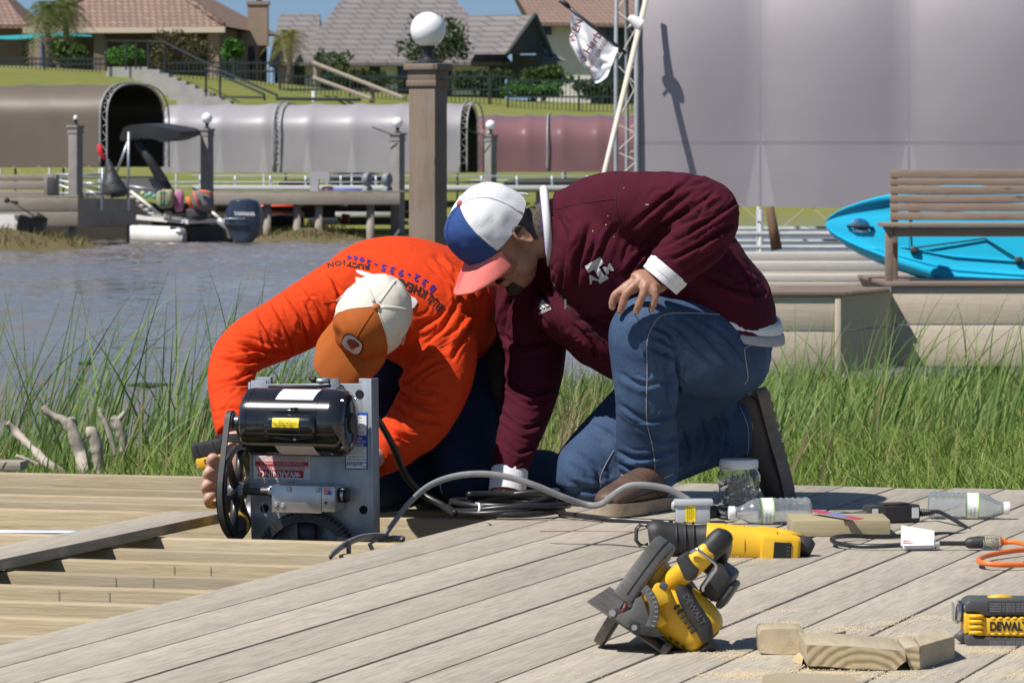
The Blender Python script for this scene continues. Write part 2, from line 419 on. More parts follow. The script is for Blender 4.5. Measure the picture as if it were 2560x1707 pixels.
PINE = wood('treated_pine', (0.47,0.375,0.235), (0.29,0.215,0.125), 0, 6.5, tint=(0.40,0.35,0.26), patch=0.6, bump=0.5)
_nt = PINE.node_tree; _p = _nt.nodes['Principled BSDF']; _old = _p.inputs['Base Color'].links[0].from_socket; _oi = _nt.nodes.new('ShaderNodeObjectInfo'); _hs = _nt.nodes.new('ShaderNodeHueSaturation'); _mr = _nt.nodes.new('ShaderNodeMapRange')
_mr.inputs[3].default_value = 0.74; _mr.inputs[4].default_value = 1.16; _nt.links.new(_oi.outputs['Random'], _mr.inputs[0]); _nt.links.new(_mr.outputs[0], _hs.inputs['Value']); _nt.links.new(_old, _hs.inputs['Color']); _nt.links.new(_hs.outputs[0], _p.inputs['Base Color'])   # every stick has its own tone
_bm = {}
def plank_mesh(L_, W_, T_, bev, mat):
    k = (round(L_, 3), round(W_, 4), round(T_, 4), mat.name)
    if k not in _bm:
        me = MB().box((-L_/2, -W_/2, -T_), (L_/2, W_/2, 0), bev).mesh('plank', 35); me.materials.append(mat); _bm[k] = me
    return _bm[k]
def plank(name, parent, c, ang, L_, W_, T_, mat, bev=0.003, tilt=0.0, roll=0.0):
    mw = Matrix.Translation(c) @ Matrix.Rotation(ang, 4, 'Z') @ Matrix.Rotation(tilt, 4, 'Y') @ Matrix.Rotation(roll, 4, 'X')
    return inst(name, plank_mesh(L_, W_, T_, bev, mat), parent, mw)
deck = thing('deck', 'grey composite board deck with open pine joists on its left side', 'deck', (0.6, 9.0, 0))
BACK = 3.02                                # board ends, measured along the boards from E0
for k in range(0, 20):
    # boards run from behind the camera's lower frame edge to the back rim; ends a little uneven
    end = BACK - 0.286*k*PITCH*0 + [0.0, 0.012, -0.008, 0.018, 0.0, -0.012, 0.03, 0.004, 0.022, -0.01, 0.015, 0.05, 0.0][k % 13]
    L_ = 6.2
    plank('deck_board', deck, dk((k+0.5)*PITCH, end - L_/2, 0.0003*((k*7) % 5 - 2)), PHI, L_, BW, BT, DECKING, 0.0028)
JZ = -0.0265; JT = 0.038; JH = 0.184
jang = PHI - R(90)
# joists, front group (12 inch centres) and back group, with the motor opening between them
def joist_t(u, v):
    g = G(u, v, JZ); return (g - E0).dot(UB)
tj = [joist_t(640, 1350) - 0.305*i for i in range(0, 9)]
tb = [BACK + 0.0 - 0.25*i for i in range(0, 5)]
for i, t in enumerate(tj):
    plank('joist', deck, dk(0.1, t + 0.006, JZ - 0.001*(i % 2)), jang, 6.0, 0.050, JH, PINE, 0.004)
for i, t in enumerate(tb):
    plank('joist', deck, dk(0.1, t - 0.012, JZ + (0.018 if i == 0 else -0.002*(i % 3))), jang, 6.0, 0.042, JH if i < 4 else 0.22, PINE, 0.004)
# short blocks in the opening on its right side
tm = joist_t(1030, 1322)
for s_, t_, L_ in ((0.02, tm - 0.02, 0.30), (0.03, tm + 0.14, 0.26)):
    plank('blocking', deck, dk(s_ + 0.05, t_, JZ - 0.004), jang, L_, 0.06, 0.12, PINE, 0.006)
# pencil layout marks on the joist faces
PENCIL = mat('pencil_mark', (0.20,0.16,0.12), 0.8)
for (u0, v0) in ((472,1399),(564,1401),(345,1424),(440,1426),(185,1460),(308,1464)):
    t = min(tj, key=lambda q: abs(q - joist_t(u0, v0))); g = G(u0, v0, JZ); s_ = (g - E0).dot(NB)
    mb = MB(frame(dk(s_, t - JT/2 - 0.0022, JZ), NB, UB)); mb.box((-0.0005, -0.0003, -0.045), (0.0005, 0.0003, -0.004)); mb.build('pencil_mark', PENCIL, deck)
# steel shelf pipe with braided cable lying in the opening
lb = thing('loose_board', 'grey composite board lying loose across the open joists', 'board', dk(-4.2*PITCH - 0.0, 0.6))
LBE = (G(526, 1280) - E0).dot(UB)
plank('board', lb, dk(-5.2*PITCH, LBE - 2.15, 0.0015), PHI, 4.3, BW, BT, DECKING, 0.0028)
c = K(28, 1150, 13.6)
sb = thing('board_end', 'short grey board end lying on the grass at the left edge', 'board', (c.x - 0.3, c.y, c.z - BT))
plank('board', sb, Vector((c.x - 0.28, c.y, c.z)), R(-5), 0.65, 0.12, 0.028, DECKING, 0.003)
yp = 11.05
cp = thing('cable_pipe', 'galvanised steel pipe and braided cable lying among the joists at the left', 'pipe', K(60, 1345, yp))
MB().cyl(K(-60, 1331, yp), K(360, 1333, yp - 0.1), 0.0085, n=14).build('pipe', GALV, cp, 40)
hx = [K(-60 + 5*i, 1347 + 0.25*i/8, yp - 0.03 - 0.0012*i) for i in range(64)]
MB().tube(hx, 0.0065, 10).build('cable', mat('braided_wire', (0.55,0.55,0.55), 0.4, 0.8, (0.2,0.2,0.2), sc=260, bump=0.8, bsc=300), cp, True)
# ------------------------------------------------------------------ middle distance: lamp post, near dock, bench, kayak, boat lift canopy
def pxbox(mb, u0, v0, u1, v1, y, d, bev=0.0):
    a = K(u0, v1, y); b = K(u1, v0, y); return mb.box((a.x, y, a.z), (b.x, y + d, b.z), bev)
POSTWOOD = wood('weathered_post_wood', (0.225,0.165,0.120), (0.135,0.100,0.075), 2, 6.0, tint=(0.24,0.20,0.165), rough=0.8)
GREYWOOD = wood('grey_dock_wood', (0.60,0.51,0.40), (0.48,0.40,0.31), 0, 6.0, tint=(0.56,0.49,0.41), rough=0.85)
GREYPOST = wood('grey_post_wood', (0.26,0.24,0.225), (0.18,0.165,0.155), 2, 6.0, tint=(0.30,0.285,0.27), rough=0.85)
GLOBE = mat('white_globe_glass', (0.86,0.86,0.86), 0.12, coat=0.3)
CASTBLACK = mat('black_cast_metal', (0.03,0.033,0.04), 0.4, 0.2)
def lamp_post(u0, u1, vtop, vbot, y, gr, label, wm, rot=R(-20), cap=True, bulb=False, base_z=None):
    s = F / y; w = (u1 - u0) / s / (math.cos(rot) + abs(math.sin(rot))); c = K((u0+u1)/2, vtop, y)
    zb = K(0, vbot, y).z if base_z is None else base_z
    t = thing('lamp_post', label, 'lamp post', (c.x, y, zb), rot, 'globe lamp posts on the docks')
    T = xform(t); zt = c.z - zb; h = w/2
    # post skin: four boards round a core
    MB(T).box((-h, -h, 0), (h, h, zt), 0.006).build('post', wm, t, 35)
    e = h*0.13
    MB(T).box((-h-e, -h-e, zt-w*0.62), (h+e, h+e, zt-w*0.40), 0.004).build('trim', wm, t, 35)
    MB(T).box((-h-e*0.45, -h-e*0.45, zt-w*0.40), (h+e*0.45, h+e*0.45, zt-w*0.06), 0.003).build('trim', wm, t, 35)
    MB(T).box((-h-e*2.2, -h-e*2.2, zt-w*0.06), (h+e*2.2, h+e*2.2, zt+w*0.16), 0.006).build('cap', wm, t, 35)
    z0 = zt + w*0.16
    MB(T).lathe([(gr*0.62, z0), (gr*0.60, z0+gr*0.12), (gr*0.42, z0+gr*0.25), (gr*0.30, z0+gr*0.38), (gr*0.30, z0+gr*0.78), (gr*0.40, z0+gr*0.82), (gr*0.42, z0+gr*1.0)], n=24).build('fitter', CASTBLACK, t, 40)
    if not bulb: MB(T).ball((0, 0, z0 + gr*1.93), gr, 32, 20).build('globe', GLOBE, t, True)
    else: MB(T).ball((0, 0, z0 + gr*1.25), (gr*0.38, gr*0.38, gr*0.52), 16, 12).build('bulb', GLOBE, t, True)
    return t
lamp_post(1022, 1118, 172, 760, 26.7, 0.108, 'tall brown wooden lamp post with a large white globe behind the orange-shirted worker', POSTWOOD, R(-24), base_z=-0.9)

# ---- dock with bench
yd = 27.6; sd_ = F / yd
dz = K(0, 706, yd).z
dock = thing('dock', 'weathered wooden dock with a projecting corner behind the grass', 'dock', (K(2300, 0, yd).x, yd+1.2, -0.7))
PLANKTOP = wood('red_brown_deck_wood', (0.22,0.155,0.125), (0.15,0.105,0.085), 0, 5, tint=(0.25,0.19,0.16))
ys = yd - 1.05
zA0, zA1 = K(0, 729, ys).z, K(0, 935, ys).z
xL, xC = K(1700, 0, ys).x, K(2086, 0, ys).x
xr0, xr1 = K(2228, 0, yd).x, K(3300, 0, yd).x
zm = zA0 - (zA0 - zA1)*0.485
def plane_board(nm, lo, hi, m, par, bev=0.006): return MB().box(lo, hi, bev).build(nm, m, par, 35)
plane_board('fascia_board', (xL-0.4, ys, zm+0.003), (xC, ys+0.04, zA0-0.028), GREYWOOD, dock)
plane_board('fascia_board', (xL-0.4, ys, zA1), (xC, ys+0.04, zm-0.003), GREYWOOD, dock)
plane_board('corner_board', (xC+0.002, ys-0.012, zA1-0.02), (xC+0.04, ys+0.05, zA0-0.028), GREYWOOD, dock)
# projecting end board turns back to the bench side
def side_board(z0, z1):
    a = Vector((xC+0.042, ys+0.01, 0)); b = Vector((xr0, yd-0.002, 0)); d = (b-a).normalized(); n = Vector((-d.y, d.x, 0))
    MB().add([(a.x,a.y,z0),(b.x,b.y,z0),(b.x,b.y,z1),(a.x,a.y,z1),(a.x+n.x*.04,a.y+n.y*.04,z0),(b.x+n.x*.04,b.y+n.y*.04,z0),(b.x+n.x*.04,b.y+n.y*.04,z1),(a.x+n.x*.04,a.y+n.y*.04,z1)],
        [(0,1,2,3),(7,6,5,4),(0,4,5,1),(3,2,6,7),(0,3,7,4),(1,5,6,2)]).build('fascia_board', GREYWOOD, dock)
side_board(zm+0.003, zA0-0.028); side_board(zA1, zm-0.003)
zB0, zB1 = K(0, 706, yd).z, K(0, 916, yd).z; zmb = K(0, 812, yd).z
plane_board('fascia_board', (xr0+0.002, yd, zmb+0.003), (xr1, yd+0.04, zB0-0.027), GREYWOOD, dock)
plane_board('fascia_board', (xr0+0.002, yd, zB1), (xr1, yd+0.04, zmb-0.003), GREYWOOD, dock)
for i in range(16):                                   # deck planks seen almost edge-on
    y0 = yd - 0.02 + i*0.145; plane_board('dock_plank', (xr0-0.03, y0, zB0-0.026), (xr1, y0+0.14, zB0), PLANKTOP, dock, 0.004)
for i in range(8):
    y0 = ys - 0.02 + i*0.134; x1 = xC + 0.06 + (xr0 - xC - 0.04)*(i+0.2)/8
    plane_board('dock_plank', (xL-0.4, y0, zA0-0.027), (x1, y0+0.129, zA0-0.001), PLANKTOP, dock, 0.004)
for u_, w_ in ((2030, 0.15), (2480, 0.15), (1800, 0.15)):
    c = K(u_, 0, ys + (0.3 if u_ < 2100 else 1.4)); MB().cyl((c.x, c.y, -1.4), (c.x, c.y, min(zA1, zB1)-0.01), 0.09, n=14).build('pile', GREYPOST, dock, True)
# lower pale walkway planks behind
PALEWOOD = wood('bleached_plank', (0.55,0.52,0.47), (0.43,0.40,0.36), 0, 6, tint=(0.50,0.46,0.40))
low = thing('walkway', 'bleached plank walkway between the dock and the lake', 'walkway', (K(1950,0,29.9).x, 30.2, -0.2))
for (v0, v1, ua, ub, yy) in ((628, 646, 1700, 2230, 31.9), (651, 671, 1700, 2190, 30.7), (683, 697, 1700, 2260, 29.9)):
    a = K(ua, v1, yy); b = K(ub, v0, yy); MB().box((a.x-0.2, yy, a.z-0.02), (b.x+0.6, yy+0.34, b.z-0.01), 0.006).build('plank', PALEWOOD, low, 35)
    MB().box((a.x-0.2, yy-0.012, a.z-0.055), (b.x+0.6, yy-0.002, a.z-0.022), 0.003).build('fascia_board', GREYWOOD, low, 35)
for uu in (1950, 2150):
    c = K(uu, 690, 30.4); MB().cyl((c.x, 30.6, -1.5), (c.x, 30.6, c.z-0.05), 0.08, n=12).build('pile', GREYPOST, low, True)
# bench
yb = 27.9
BENCH = wood('bench_wood', (0.285,0.205,0.15), (0.19,0.135,0.10), 0, 6, tint=(0.30,0.24,0.20))
zs = K(0, 557, yb).z; bx0 = K(2214, 0, yb).x; bx1 = bx0 + 2.6; zd = zB0
bench = thing('bench', 'brown slatted wooden bench on the dock, back turned to the lake', 'bench', (bx0 + 1.3, yb + 0.3, zd))
edges = [423, 447, 465, 487, 508, 530, 552]
for a, b in zip(edges[:-1], edges[1:]):
    p, q = K(2226, b, yb+0.40), K(2226, a, yb+0.40)
    MB().box((p.x, yb+0.40, p.z+0.003), (bx1, yb+0.435, q.z-0.002), 0.004).build('back_slat', BENCH, bench, 35)
for i in range(4):
    MB().box((bx0-0.02, yb-0.03+i*0.105, zs-0.027), (bx1+0.03, yb+0.07+i*0.105, zs), 0.005).build('seat_slat', BENCH, bench, 35)
zap = K(0, 592, yb).z
MB().box((bx0+0.05, yb+0.01, zap), (bx1, yb+0.045, zs-0.029), 0.004).build('apron', BENCH, bench, 35)
for x in (bx0+0.002, bx1-0.05):
    MB().box((x, yb+0.0, zd), (x+0.045, yb+0.085, zs-0.029), 0.004).build('leg', BENCH, bench, 35)
    MB().box((x+0.075, yb+0.436, zd), (x+0.115, yb+0.52, K(0,424,yb+.45).z), 0.004).build('leg', BENCH, bench, 35)
# kayak on its side behind the bench
KAY = mat('cyan_kayak_plastic', (0.016,0.44,0.70), 0.34, 0, (0.02,0.48,0.74), sc=3, coat=0.15)
yk = 28.75
kay = thing('kayak', 'bright cyan sit-on-top kayak lying on its side behind the bench', 'kayak', (K(2500,0,yk).x, yk+0.1, zd))
def kayak():
    # outline of the deck in its own plane: long axis x, half width w(x); tilted back against the bench
    cx0 = K(2062, 0, yk).x; Lk = 2.9; rows = []
    ax = Vector((1, 0, -0.075)).normalized(); up = Vector((0.03, 0.35, 1)).normalized(); nrm = ax.cross(up).normalized()   # points to the camera
    if nrm.y > 0: nrm = -nrm
    o = K(2062, 563, yk)
    def hw(t): return 0.355*min(1, (max(t, 0)/0.29))**0.56 if t < 0.29 else 0.355*(1 - 0.08*((t-0.29)/0.51)**2) if t < 0.8 else 0.355*0.92*max(0, 1-((t-0.8)/0.2)**2)**0.5
    prof = [(-1.0, -0.02), (-0.97, 0.030), (-0.90, 0.045), (-0.80, 0.040), (-0.72, 0.012), (-0.66, 0.004), (-0.40, 0.012), (0, 0.018), (0.40, 0.012), (0.66, 0.004), (0.72, 0.012), (0.80, 0.040), (0.90, 0.045), (0.97, 0.030), (1.0, -0.02), (0.93, -0.10), (0.6, -0.19), (0.25, -0.23), (0, -0.235), (-0.25, -0.23), (-0.6, -0.19), (-0.93, -0.10)]
    n = len(prof); V = []; Q = []; ts = [0.0, 0.004, 0.012, 0.025, 0.05, 0.08, 0.12, 0.17, 0.23, 0.3, 0.38, 0.48, 0.6, 0.7, 0.8, 0.88, 0.94, 0.98, 1.0]
    for t in ts:
        w = max(hw(t), 0.004); k = min(1, w/0.2)
        for a, h in prof: V.append(o + ax*(t*Lk) + up*(a*w) + nrm*(h*k + 0.03*max(0, 1-t/0.25)))
    for j in range(len(ts)-1):
        for i in range(n): Q.append((j*n+i, j*n+(i+1) % n, (j+1)*n+(i+1) % n, (j+1)*n+i))
    hull = MB().add(V, Q).build('hull', KAY, kay, 50)
    def on(t, a, h=0.02): return o + ax*(t*Lk) + up*a + nrm*(h + 0.03*max(0, 1-t/0.25))
    for sg in (-1, 1):      # moulded ridges of the deck
        for f_, r_ in ((0.70, 0.013), (0.44, 0.009)):
            MB().tube([on(t, sg*hw(t)*f_, 0.016) for t in np.linspace(0.10 if f_ > 0.5 else 0.17, 0.60, 26)], [r_*min(1, 0.25+3*min(k, 25-k)/25) for k in range(26)], 10).build('ridge', KAY, hull, True)
    # handle, bow pocket, fittings and bungee
    DK = mat('kayak_pocket', (0.01,0.10,0.24), 0.5)
    mb = MB(frame(on(0.078, 0.012, 0.013), ax, up)); mb.lathe([(0.001,0.012),(0.05,0.014),(0.062,0.008),(0.064,0.0)], Matrix.Diagonal((0.95,0.62,1,1)), 24); mb.build('pocket', DK, hull, 40)
    MB().tube([on(0.05,-0.012,0.02), on(0.06,-0.014,0.045), on(0.095,-0.014,0.045), on(0.108,-0.01,0.02)], 0.011, 8).build('handle', BLKPLASTIC, kay, True)
    MB().tube([on(0.062,-0.034,0.022), on(0.08,-0.04,0.026), on(0.098,-0.034,0.022)], 0.010, 8).build('pocket_lip', mat('pale_kayak_trim', (0.45,0.62,0.70), 0.4), hull, True)
    mb = MB(frame(on(0.145, 0.005, 0.02), ax, up)); mb.lathe([(0.022,0),(0.022,0.01),(0.014,0.018)], None, 14); mb.box((-0.045,-0.008,0),(0.06,0.008,0.012),0.004); mb.build('cleat', BLKPLASTIC, kay, 40)
    for a in (0.135, -0.135):
        mb = MB(frame(on(0.20, a, 0.012), ax, up)); mb.box((-0.025,-0.02,0),(0.03,0.02,0.03),0.008); mb.build('bungee_hook', BLKPLASTIC, kay, 40)
    MB().tube([on(0.19,0.13,0.03), on(0.19,-0.13,0.03), on(0.36,-0.02,0.03), on(0.43,-0.14,0.03)], 0.006, 6).build('bungee', RUBBER, kay, True)
    mb = MB(frame(on(0.435, -0.15, 0.012), ax, up)); mb.box((-0.02,-0.02,0),(0.03,0.02,0.03),0.008); mb.build('bungee_hook', BLKPLASTIC, kay, 40)
    ell = [on(0.79 + 0.30*math.cos(a)*(0.93 if abs(math.cos(a)) < .99 else 1), 0.20*math.sin(a) - 0.01, 0.026) for a in np.linspace(0, 2*math.pi, 40, endpoint=False) if 0.79+0.30*math.cos(a) < 0.97]
    MB().add(ell, [tuple(range(len(ell)))]).build('cockpit', mat('dark_cockpit', (0.02,0.02,0.022), 0.6), kay)
kayak()

# ---- big grey boat lift canopy on the right
def vinyl(name, c, rough, sh=0.0):
    m = mat(name, c, rough, 0, tuple(x*0.90 for x in c), sc=1.1, bump=0.05, bsc=500, spec=0.5); nt = m.node_tree; p = nt.nodes['Principled BSDF']   # inner face coloured darker, painting in the shade under the canopy
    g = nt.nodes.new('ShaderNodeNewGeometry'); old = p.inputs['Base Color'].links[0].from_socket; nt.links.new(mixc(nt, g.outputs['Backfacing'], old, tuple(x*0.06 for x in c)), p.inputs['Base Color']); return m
def canopy(name, label, o, ang, L_, w, zb, zs_, zt, bow, vm, arches=(), gusset=None, sag=0.03, frame_m=None, endgap=0.0, lace=True, seam=None, first=0.0, post_z=None, gusset_h=None):  # seam: height and width of the painted shadow line of the frame rail
    """o: bottom of the near side at its left end; runs along ang; w: width away from the camera"""
    t = thing(name, label, 'boat lift', (o.x, o.y, WZ), 0)
    A = Vector((math.cos(ang), math.sin(ang), 0)); B = Vector((-math.sin(ang), math.cos(ang), 0)); Z = Vector((0,0,1))
    r = min(w/2, zt - zs_)
    nz = 10
    def sec(n=40):
        out = [(0.0, zb + (zs_-zb)*i/nz) for i in range(nz)]
        for i in range(n+1):
            a = math.pi*i/n; out.append((w/2 - (w/2)*math.copysign(abs(math.cos(a))**0.75, math.cos(a)), zs_ + (zt-zs_)*math.sin(a)**0.8))
        out += [(w, zs_ - (zs_-zb)*i/10) for i in range(1, 11)]
        return out
    S = sec(); ns = len(S); cx, cz = w/2, zb + (zt-zb)*0.4
    nx = max(2, int(L_/bow*10)); V = []; Q = []
    for j in range(nx+1):
        a = L_*j/nx; ph = ((a - first)/bow) % 1.0; k = sag*(1 - abs(2*ph-1)**2.2) if True else 0
        k = -sag*(math.sin(math.pi*ph)**0.8 - 0.5) if sag > 0.055 else sag*math.sin(math.pi*ph)**0.6
        for b, z in S:
            d = Vector((cx-b, cz-z)); l = d.length or 1; up = min(1, max(0.12, 0.3 + (z - zb)/(zt-zb)*1.2))
            V.append(o.xy.to_3d()*1 + A*a + B*(b + d.x/l*k*up) + Z*(z + d.y/l*k*up))
    for j in range(nx):
        for i in range(ns-1): Q.append((j*ns+i, (j+1)*ns+i, (j+1)*ns+i+1, j*ns+i+1))
    me = np_mesh('cover', [tuple(q) for q in V], Q, True); cov = link_mesh('cover', me, vm, t)
    if gusset:     # second layer of cloth below each bow, slightly lighter; the darker band paints the frame rail's shadow
        m2 = vm.copy(); me.materials[0] = m2; nt = m2.node_tree; N, L = nt.nodes, nt.links; p = N['Principled BSDF']; old = p.inputs['Base Color'].links[0].from_socket
        def mth(op, x, y=0.0, z=0.0):
            n = N.new('ShaderNodeMath'); n.operation = op
            for k_, q in enumerate((x, y, z)):
                if isinstance(q, (int, float)): n.inputs[k_].default_value = q
                else: L.new(q, n.inputs[k_])
            return n.outputs[0]
        tc = N.new('ShaderNodeTexCoord'); sp = N.new('ShaderNodeSeparateXYZ'); L.new(tc.outputs['Object'], sp.inputs[0]); X, Y, Zc = sp.outputs
        al = mth('ADD', mth('MULTIPLY', X, A.x), mth('MULTIPLY', Y, A.y)); bl_ = mth('ADD', mth('MULTIPLY', X, B.x), mth('MULTIPLY', Y, B.y)); hg = gusset_h or (zs_-zb)*0.9
        dd = mth('MULTIPLY', mth('ABSOLUTE', mth('SUBTRACT', mth('FRACT', mth('ADD', mth('DIVIDE', mth('SUBTRACT', al, first), bow), 0.5)), 0.5)), bow)
        ed = mth('MULTIPLY', mth('SUBTRACT', 1.0, mth('DIVIDE', mth('SUBTRACT', Zc, zb-WZ), hg)), gusset)
        mr = N.new('ShaderNodeMapRange'); mr.interpolation_type = 'SMOOTHSTEP'; L.new(mth('SUBTRACT', ed, dd), mr.inputs[0]); mr.inputs[1].default_value = -0.012; mr.inputs[2].default_value = 0.012
        mk = mth('MULTIPLY', mr.outputs[0], mth('LESS_THAN', bl_, w*0.4)); col = mixc(nt, mk, old, tuple(min(1, x*1.16) for x in MCc[vm.name]))
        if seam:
            sz = mth('COMPARE', Zc, seam[0]-WZ, seam[1]/2); col = mixc(nt, mth('MULTIPLY', sz, mth('LESS_THAN', bl_, w*0.4)), col, tuple(x*0.80 for x in MCc[vm.name]))  # seam: shadow line of the frame rail, painted as a darker band
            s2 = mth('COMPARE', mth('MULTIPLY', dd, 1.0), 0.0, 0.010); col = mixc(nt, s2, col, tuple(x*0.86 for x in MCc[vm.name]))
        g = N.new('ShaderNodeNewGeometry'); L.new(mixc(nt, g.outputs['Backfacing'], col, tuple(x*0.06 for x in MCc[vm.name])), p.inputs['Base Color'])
    O = o.xy.to_3d(); fm = frame_m or mat('dull_galvanised', (0.36,0.385,0.40), 0.6, 0.2, (0.30,0.32,0.335), sc=8)
    for a in arches:
        for off in (0.0,):
            MB().tube([O + A*a + B*(b + (cx-b)*-0.02) + Z*(z+0.02) for b, z in S[::2]], 0.022, 8).build('arch', fm, t, True)
        if endgap:
            MB().tube([O + A*(a-endgap) + B*b + Z*z for b, z in S[::2]], 0.018, 8).build('arch', fm, t, True)
            mb = MB()
            for i in range(2, ns-2, 3):
                p = O + A*a + B*S[i][0] + Z*S[i][1]; q = O + A*(a-endgap) + B*S[i+1][0] + Z*S[i+1][1]; e = O + A*(a) + B*S[min(i+3,ns-1)][0] + Z*S[min(i+3,ns-1)][1]
                mb.tube([p, q], 0.006, 5); mb.tube([q, e], 0.006, 5)
            mb.build('lacing', mat('lacing_cord', (0.55,0.50,0.42), 0.7), t)
    # bottom rails, lacing zigzag, posts
    for b in (0.02, w-0.02):
        MB().tube([O + A*(-0.1) + B*b + Z*(zb-0.22), O + A*(L_+0.1) + B*b + Z*(zb-0.22)], 0.022, 8).build('rail', fm, t, True)
        MB().tube([O + A*(-0.1) + B*b + Z*(zb-0.33), O + A*(L_+0.1) + B*b + Z*(zb-0.33)], 0.018, 8).build('rail', fm, t, True)
    if lace:
        pts = []; n = int(L_/0.28)
        for i in range(n+1): pts.append(O + A*(L_*i/n) + B*0.0 + Z*(zb + (0.02 if i % 2 else -0.22)))
        MB().tube(pts, 0.005, 4).build('lacing', mat('lacing_cord', (0.55,0.50,0.42), 0.7), t)
    k = first
    while k < L_:
        for b in (0.03, w-0.03):
            MB().cyl(O + A*k + B*b + Z*((post_z if post_z is not None else WZ-0.8)), O + A*k + B*b + Z*(zb-0.02), 0.024, n=10).build('post', fm, t, True)
        k += bow*(2 if bow < 1.1 else 1)
    return t
MCc = {'grey_vinyl': (0.315,0.288,0.308), 'far_grey_vinyl': (0.33,0.31,0.33), 'brown_vinyl': (0.135,0.108,0.082), 'maroon_vinyl': (0.215,0.112,0.120)}
yc = 36.0
o = K(1592, 517, yc)
VGREY = vinyl('grey_vinyl', MCc['grey_vinyl'], 0.5)
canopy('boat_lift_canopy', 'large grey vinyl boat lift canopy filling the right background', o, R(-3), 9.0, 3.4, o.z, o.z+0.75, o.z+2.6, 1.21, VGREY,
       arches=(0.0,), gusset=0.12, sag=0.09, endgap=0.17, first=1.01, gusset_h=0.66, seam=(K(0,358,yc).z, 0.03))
p0, p1 = K(1613, 8, yc-0.12), K(1490, 520, yc-1.1)
MB().cyl(p0 + (p0-p1)*0.04, p1 + (p1-p0)*0.35, 0.022, 0.022, 14).build('leaning_pole', mat('cream_pole', (0.66,0.61,0.52), 0.45, 0, (0.62,0.55,0.43), sc=9), None, True)
tag(bpy.data.objects['leaning_pole'], 'cream coloured pole leaning against the end of the large grey canopy', 'pole')
# gull-like white lamp? -> small white floodlight clipped on the canopy frame
fl = thing('floodlight', 'small white floodlight clipped to the canopy frame', 'floodlight', K(1595, 60, yc-0.2))
MB(Matrix.Translation(K(1590, 55, yc-0.25)) @ Matrix.Rotation(R(35), 4, 'Y')).lathe([(0.012,-0.07),(0.03,-0.06),(0.045,0.0),(0.05,0.05),(0.046,0.055)], Matrix.Rotation(R(90), 4, 'Y'), 16).build('lamp_head', WHITEPL, fl, 40)
MB().tube([K(1566, 72, yc-0.25), K(1580, 62, yc-0.25), K(1605, 40, yc-0.15)], 0.008, 6).build('bracket', GALV, fl, True)
# rope hanging under the canopy and a rusty post
MB().cyl(K(1924, 517, 34.5), K(1942, 625, 34.5), 0.035, 0.045, 12).build('slanted_stake', mat('rusty_brown_wood', (0.16,0.09,0.045), 0.8, 0, (0.10,0.06,0.035), sc=8), None, True)
tag(bpy.data.objects['slanted_stake'], 'slanted brown wooden stake in the water under the canopy edge', 'stake')

# ---- flag on a slanting black pole
yf = 34.0
fg = thing('flag', 'white flag with maroon lettering drooping from a slanting black pole', 'flag', K(1560, 120, yf))
MB().cyl(K(1404, 4, yf), K(1566, 135, yf), 0.013, 0.013, 10).build('pole', CASTBLACK, fg, True)
MB().cyl(K(1400, 0, yf), K(1422, 18, yf), 0.020, 0.020, 10).build('pole_grip', BLKPLASTIC, fg, True)
def flag():
    a, b = K(1428, 20, yf), K(1545, 118, yf); nu, nv = 26, 30; V = []; Q = []; 
    pe = [(1430,30,0),(1428,100,0.03),(1445,150,0.1),(1490,205,0.02)]          # free edge drooping at the far corner
    for j in range(nv+1):
        t = j/nv
        for i in range(nu+1):
            s = i/nu
            top = a.lerp(b, s)
            bot = K(float(np.interp(s, [0,.2,.55,.85,1], [1427,1446,1486,1522,1546])), float(np.interp(s, [0,.2,.55,.85,1], [108,160,206,192,138])), yf)
            p = top.lerp(bot, t)
            f = 0.05*t*math.sin(9*s + 3*t) + 0.035*t*math.sin(17*s - 7*t + 1) + 0.03*t*t*math.sin(26*t + 5*s)
            p = p + Vector((0.012*t*math.sin(12*t+6*s), f - 0.05*t, 0.018*t*math.sin(10*t - 8*s)))
            V.append(tuple(p))
    for j in range(nv):
        for i in range(nu): Q.append((j*(nu+1)+i, j*(nu+1)+i+1, (j+1)*(nu+1)+i+1, (j+1)*(nu+1)+i))
    me = np_mesh('cloth', V, Q, True); bv = BVHTree.FromPolygons([Vector(q) for q in V], Q)
    link_mesh('cloth', me, fabric('flag_cloth', (0.72,0.72,0.74), rough=0.8, weave=300), fg)
    MARO = mat('maroon_print', (0.22,0.02,0.04), 0.7)
    fx = (b-a).normalized()
    for txt, (u, v), s in (('o Harbo', (1482, 106), 0.092), ('ASSOCIATION', (1500, 128), 0.045), ('WEN', (1441, 72), 0.085)):
        m = text_mesh(txt, s, sub=3)
        ang = R(58) if txt != 'WEN' else R(70)
        T = frame(K(u, v, yf-0.5), Vector((math.cos(ang), 0, math.sin(ang))), Vector((-math.sin(ang), 0, math.cos(ang))))
        ok = []
        for q in m.vertices:
            p = T @ q.co; h = bv.ray_cast(p, Vector((0,1,0)))
            if h[0] is not None: q.co = h[0] + Vector((0,-0.004,0))
            else: q.co = p + Vector((0, 0.42, 0)); ok.append(q.index)
        if ok:
            bm = bmesh.new(); bm.from_mesh(m); bm.verts.ensure_lookup_table(); bmesh.ops.delete(bm, geom=[bm.verts[i] for i in ok], context='VERTS'); bm.to_mesh(m); bm.free()
        m.materials.clear(); link_mesh('lettering', m, MARO, fg)
flag()
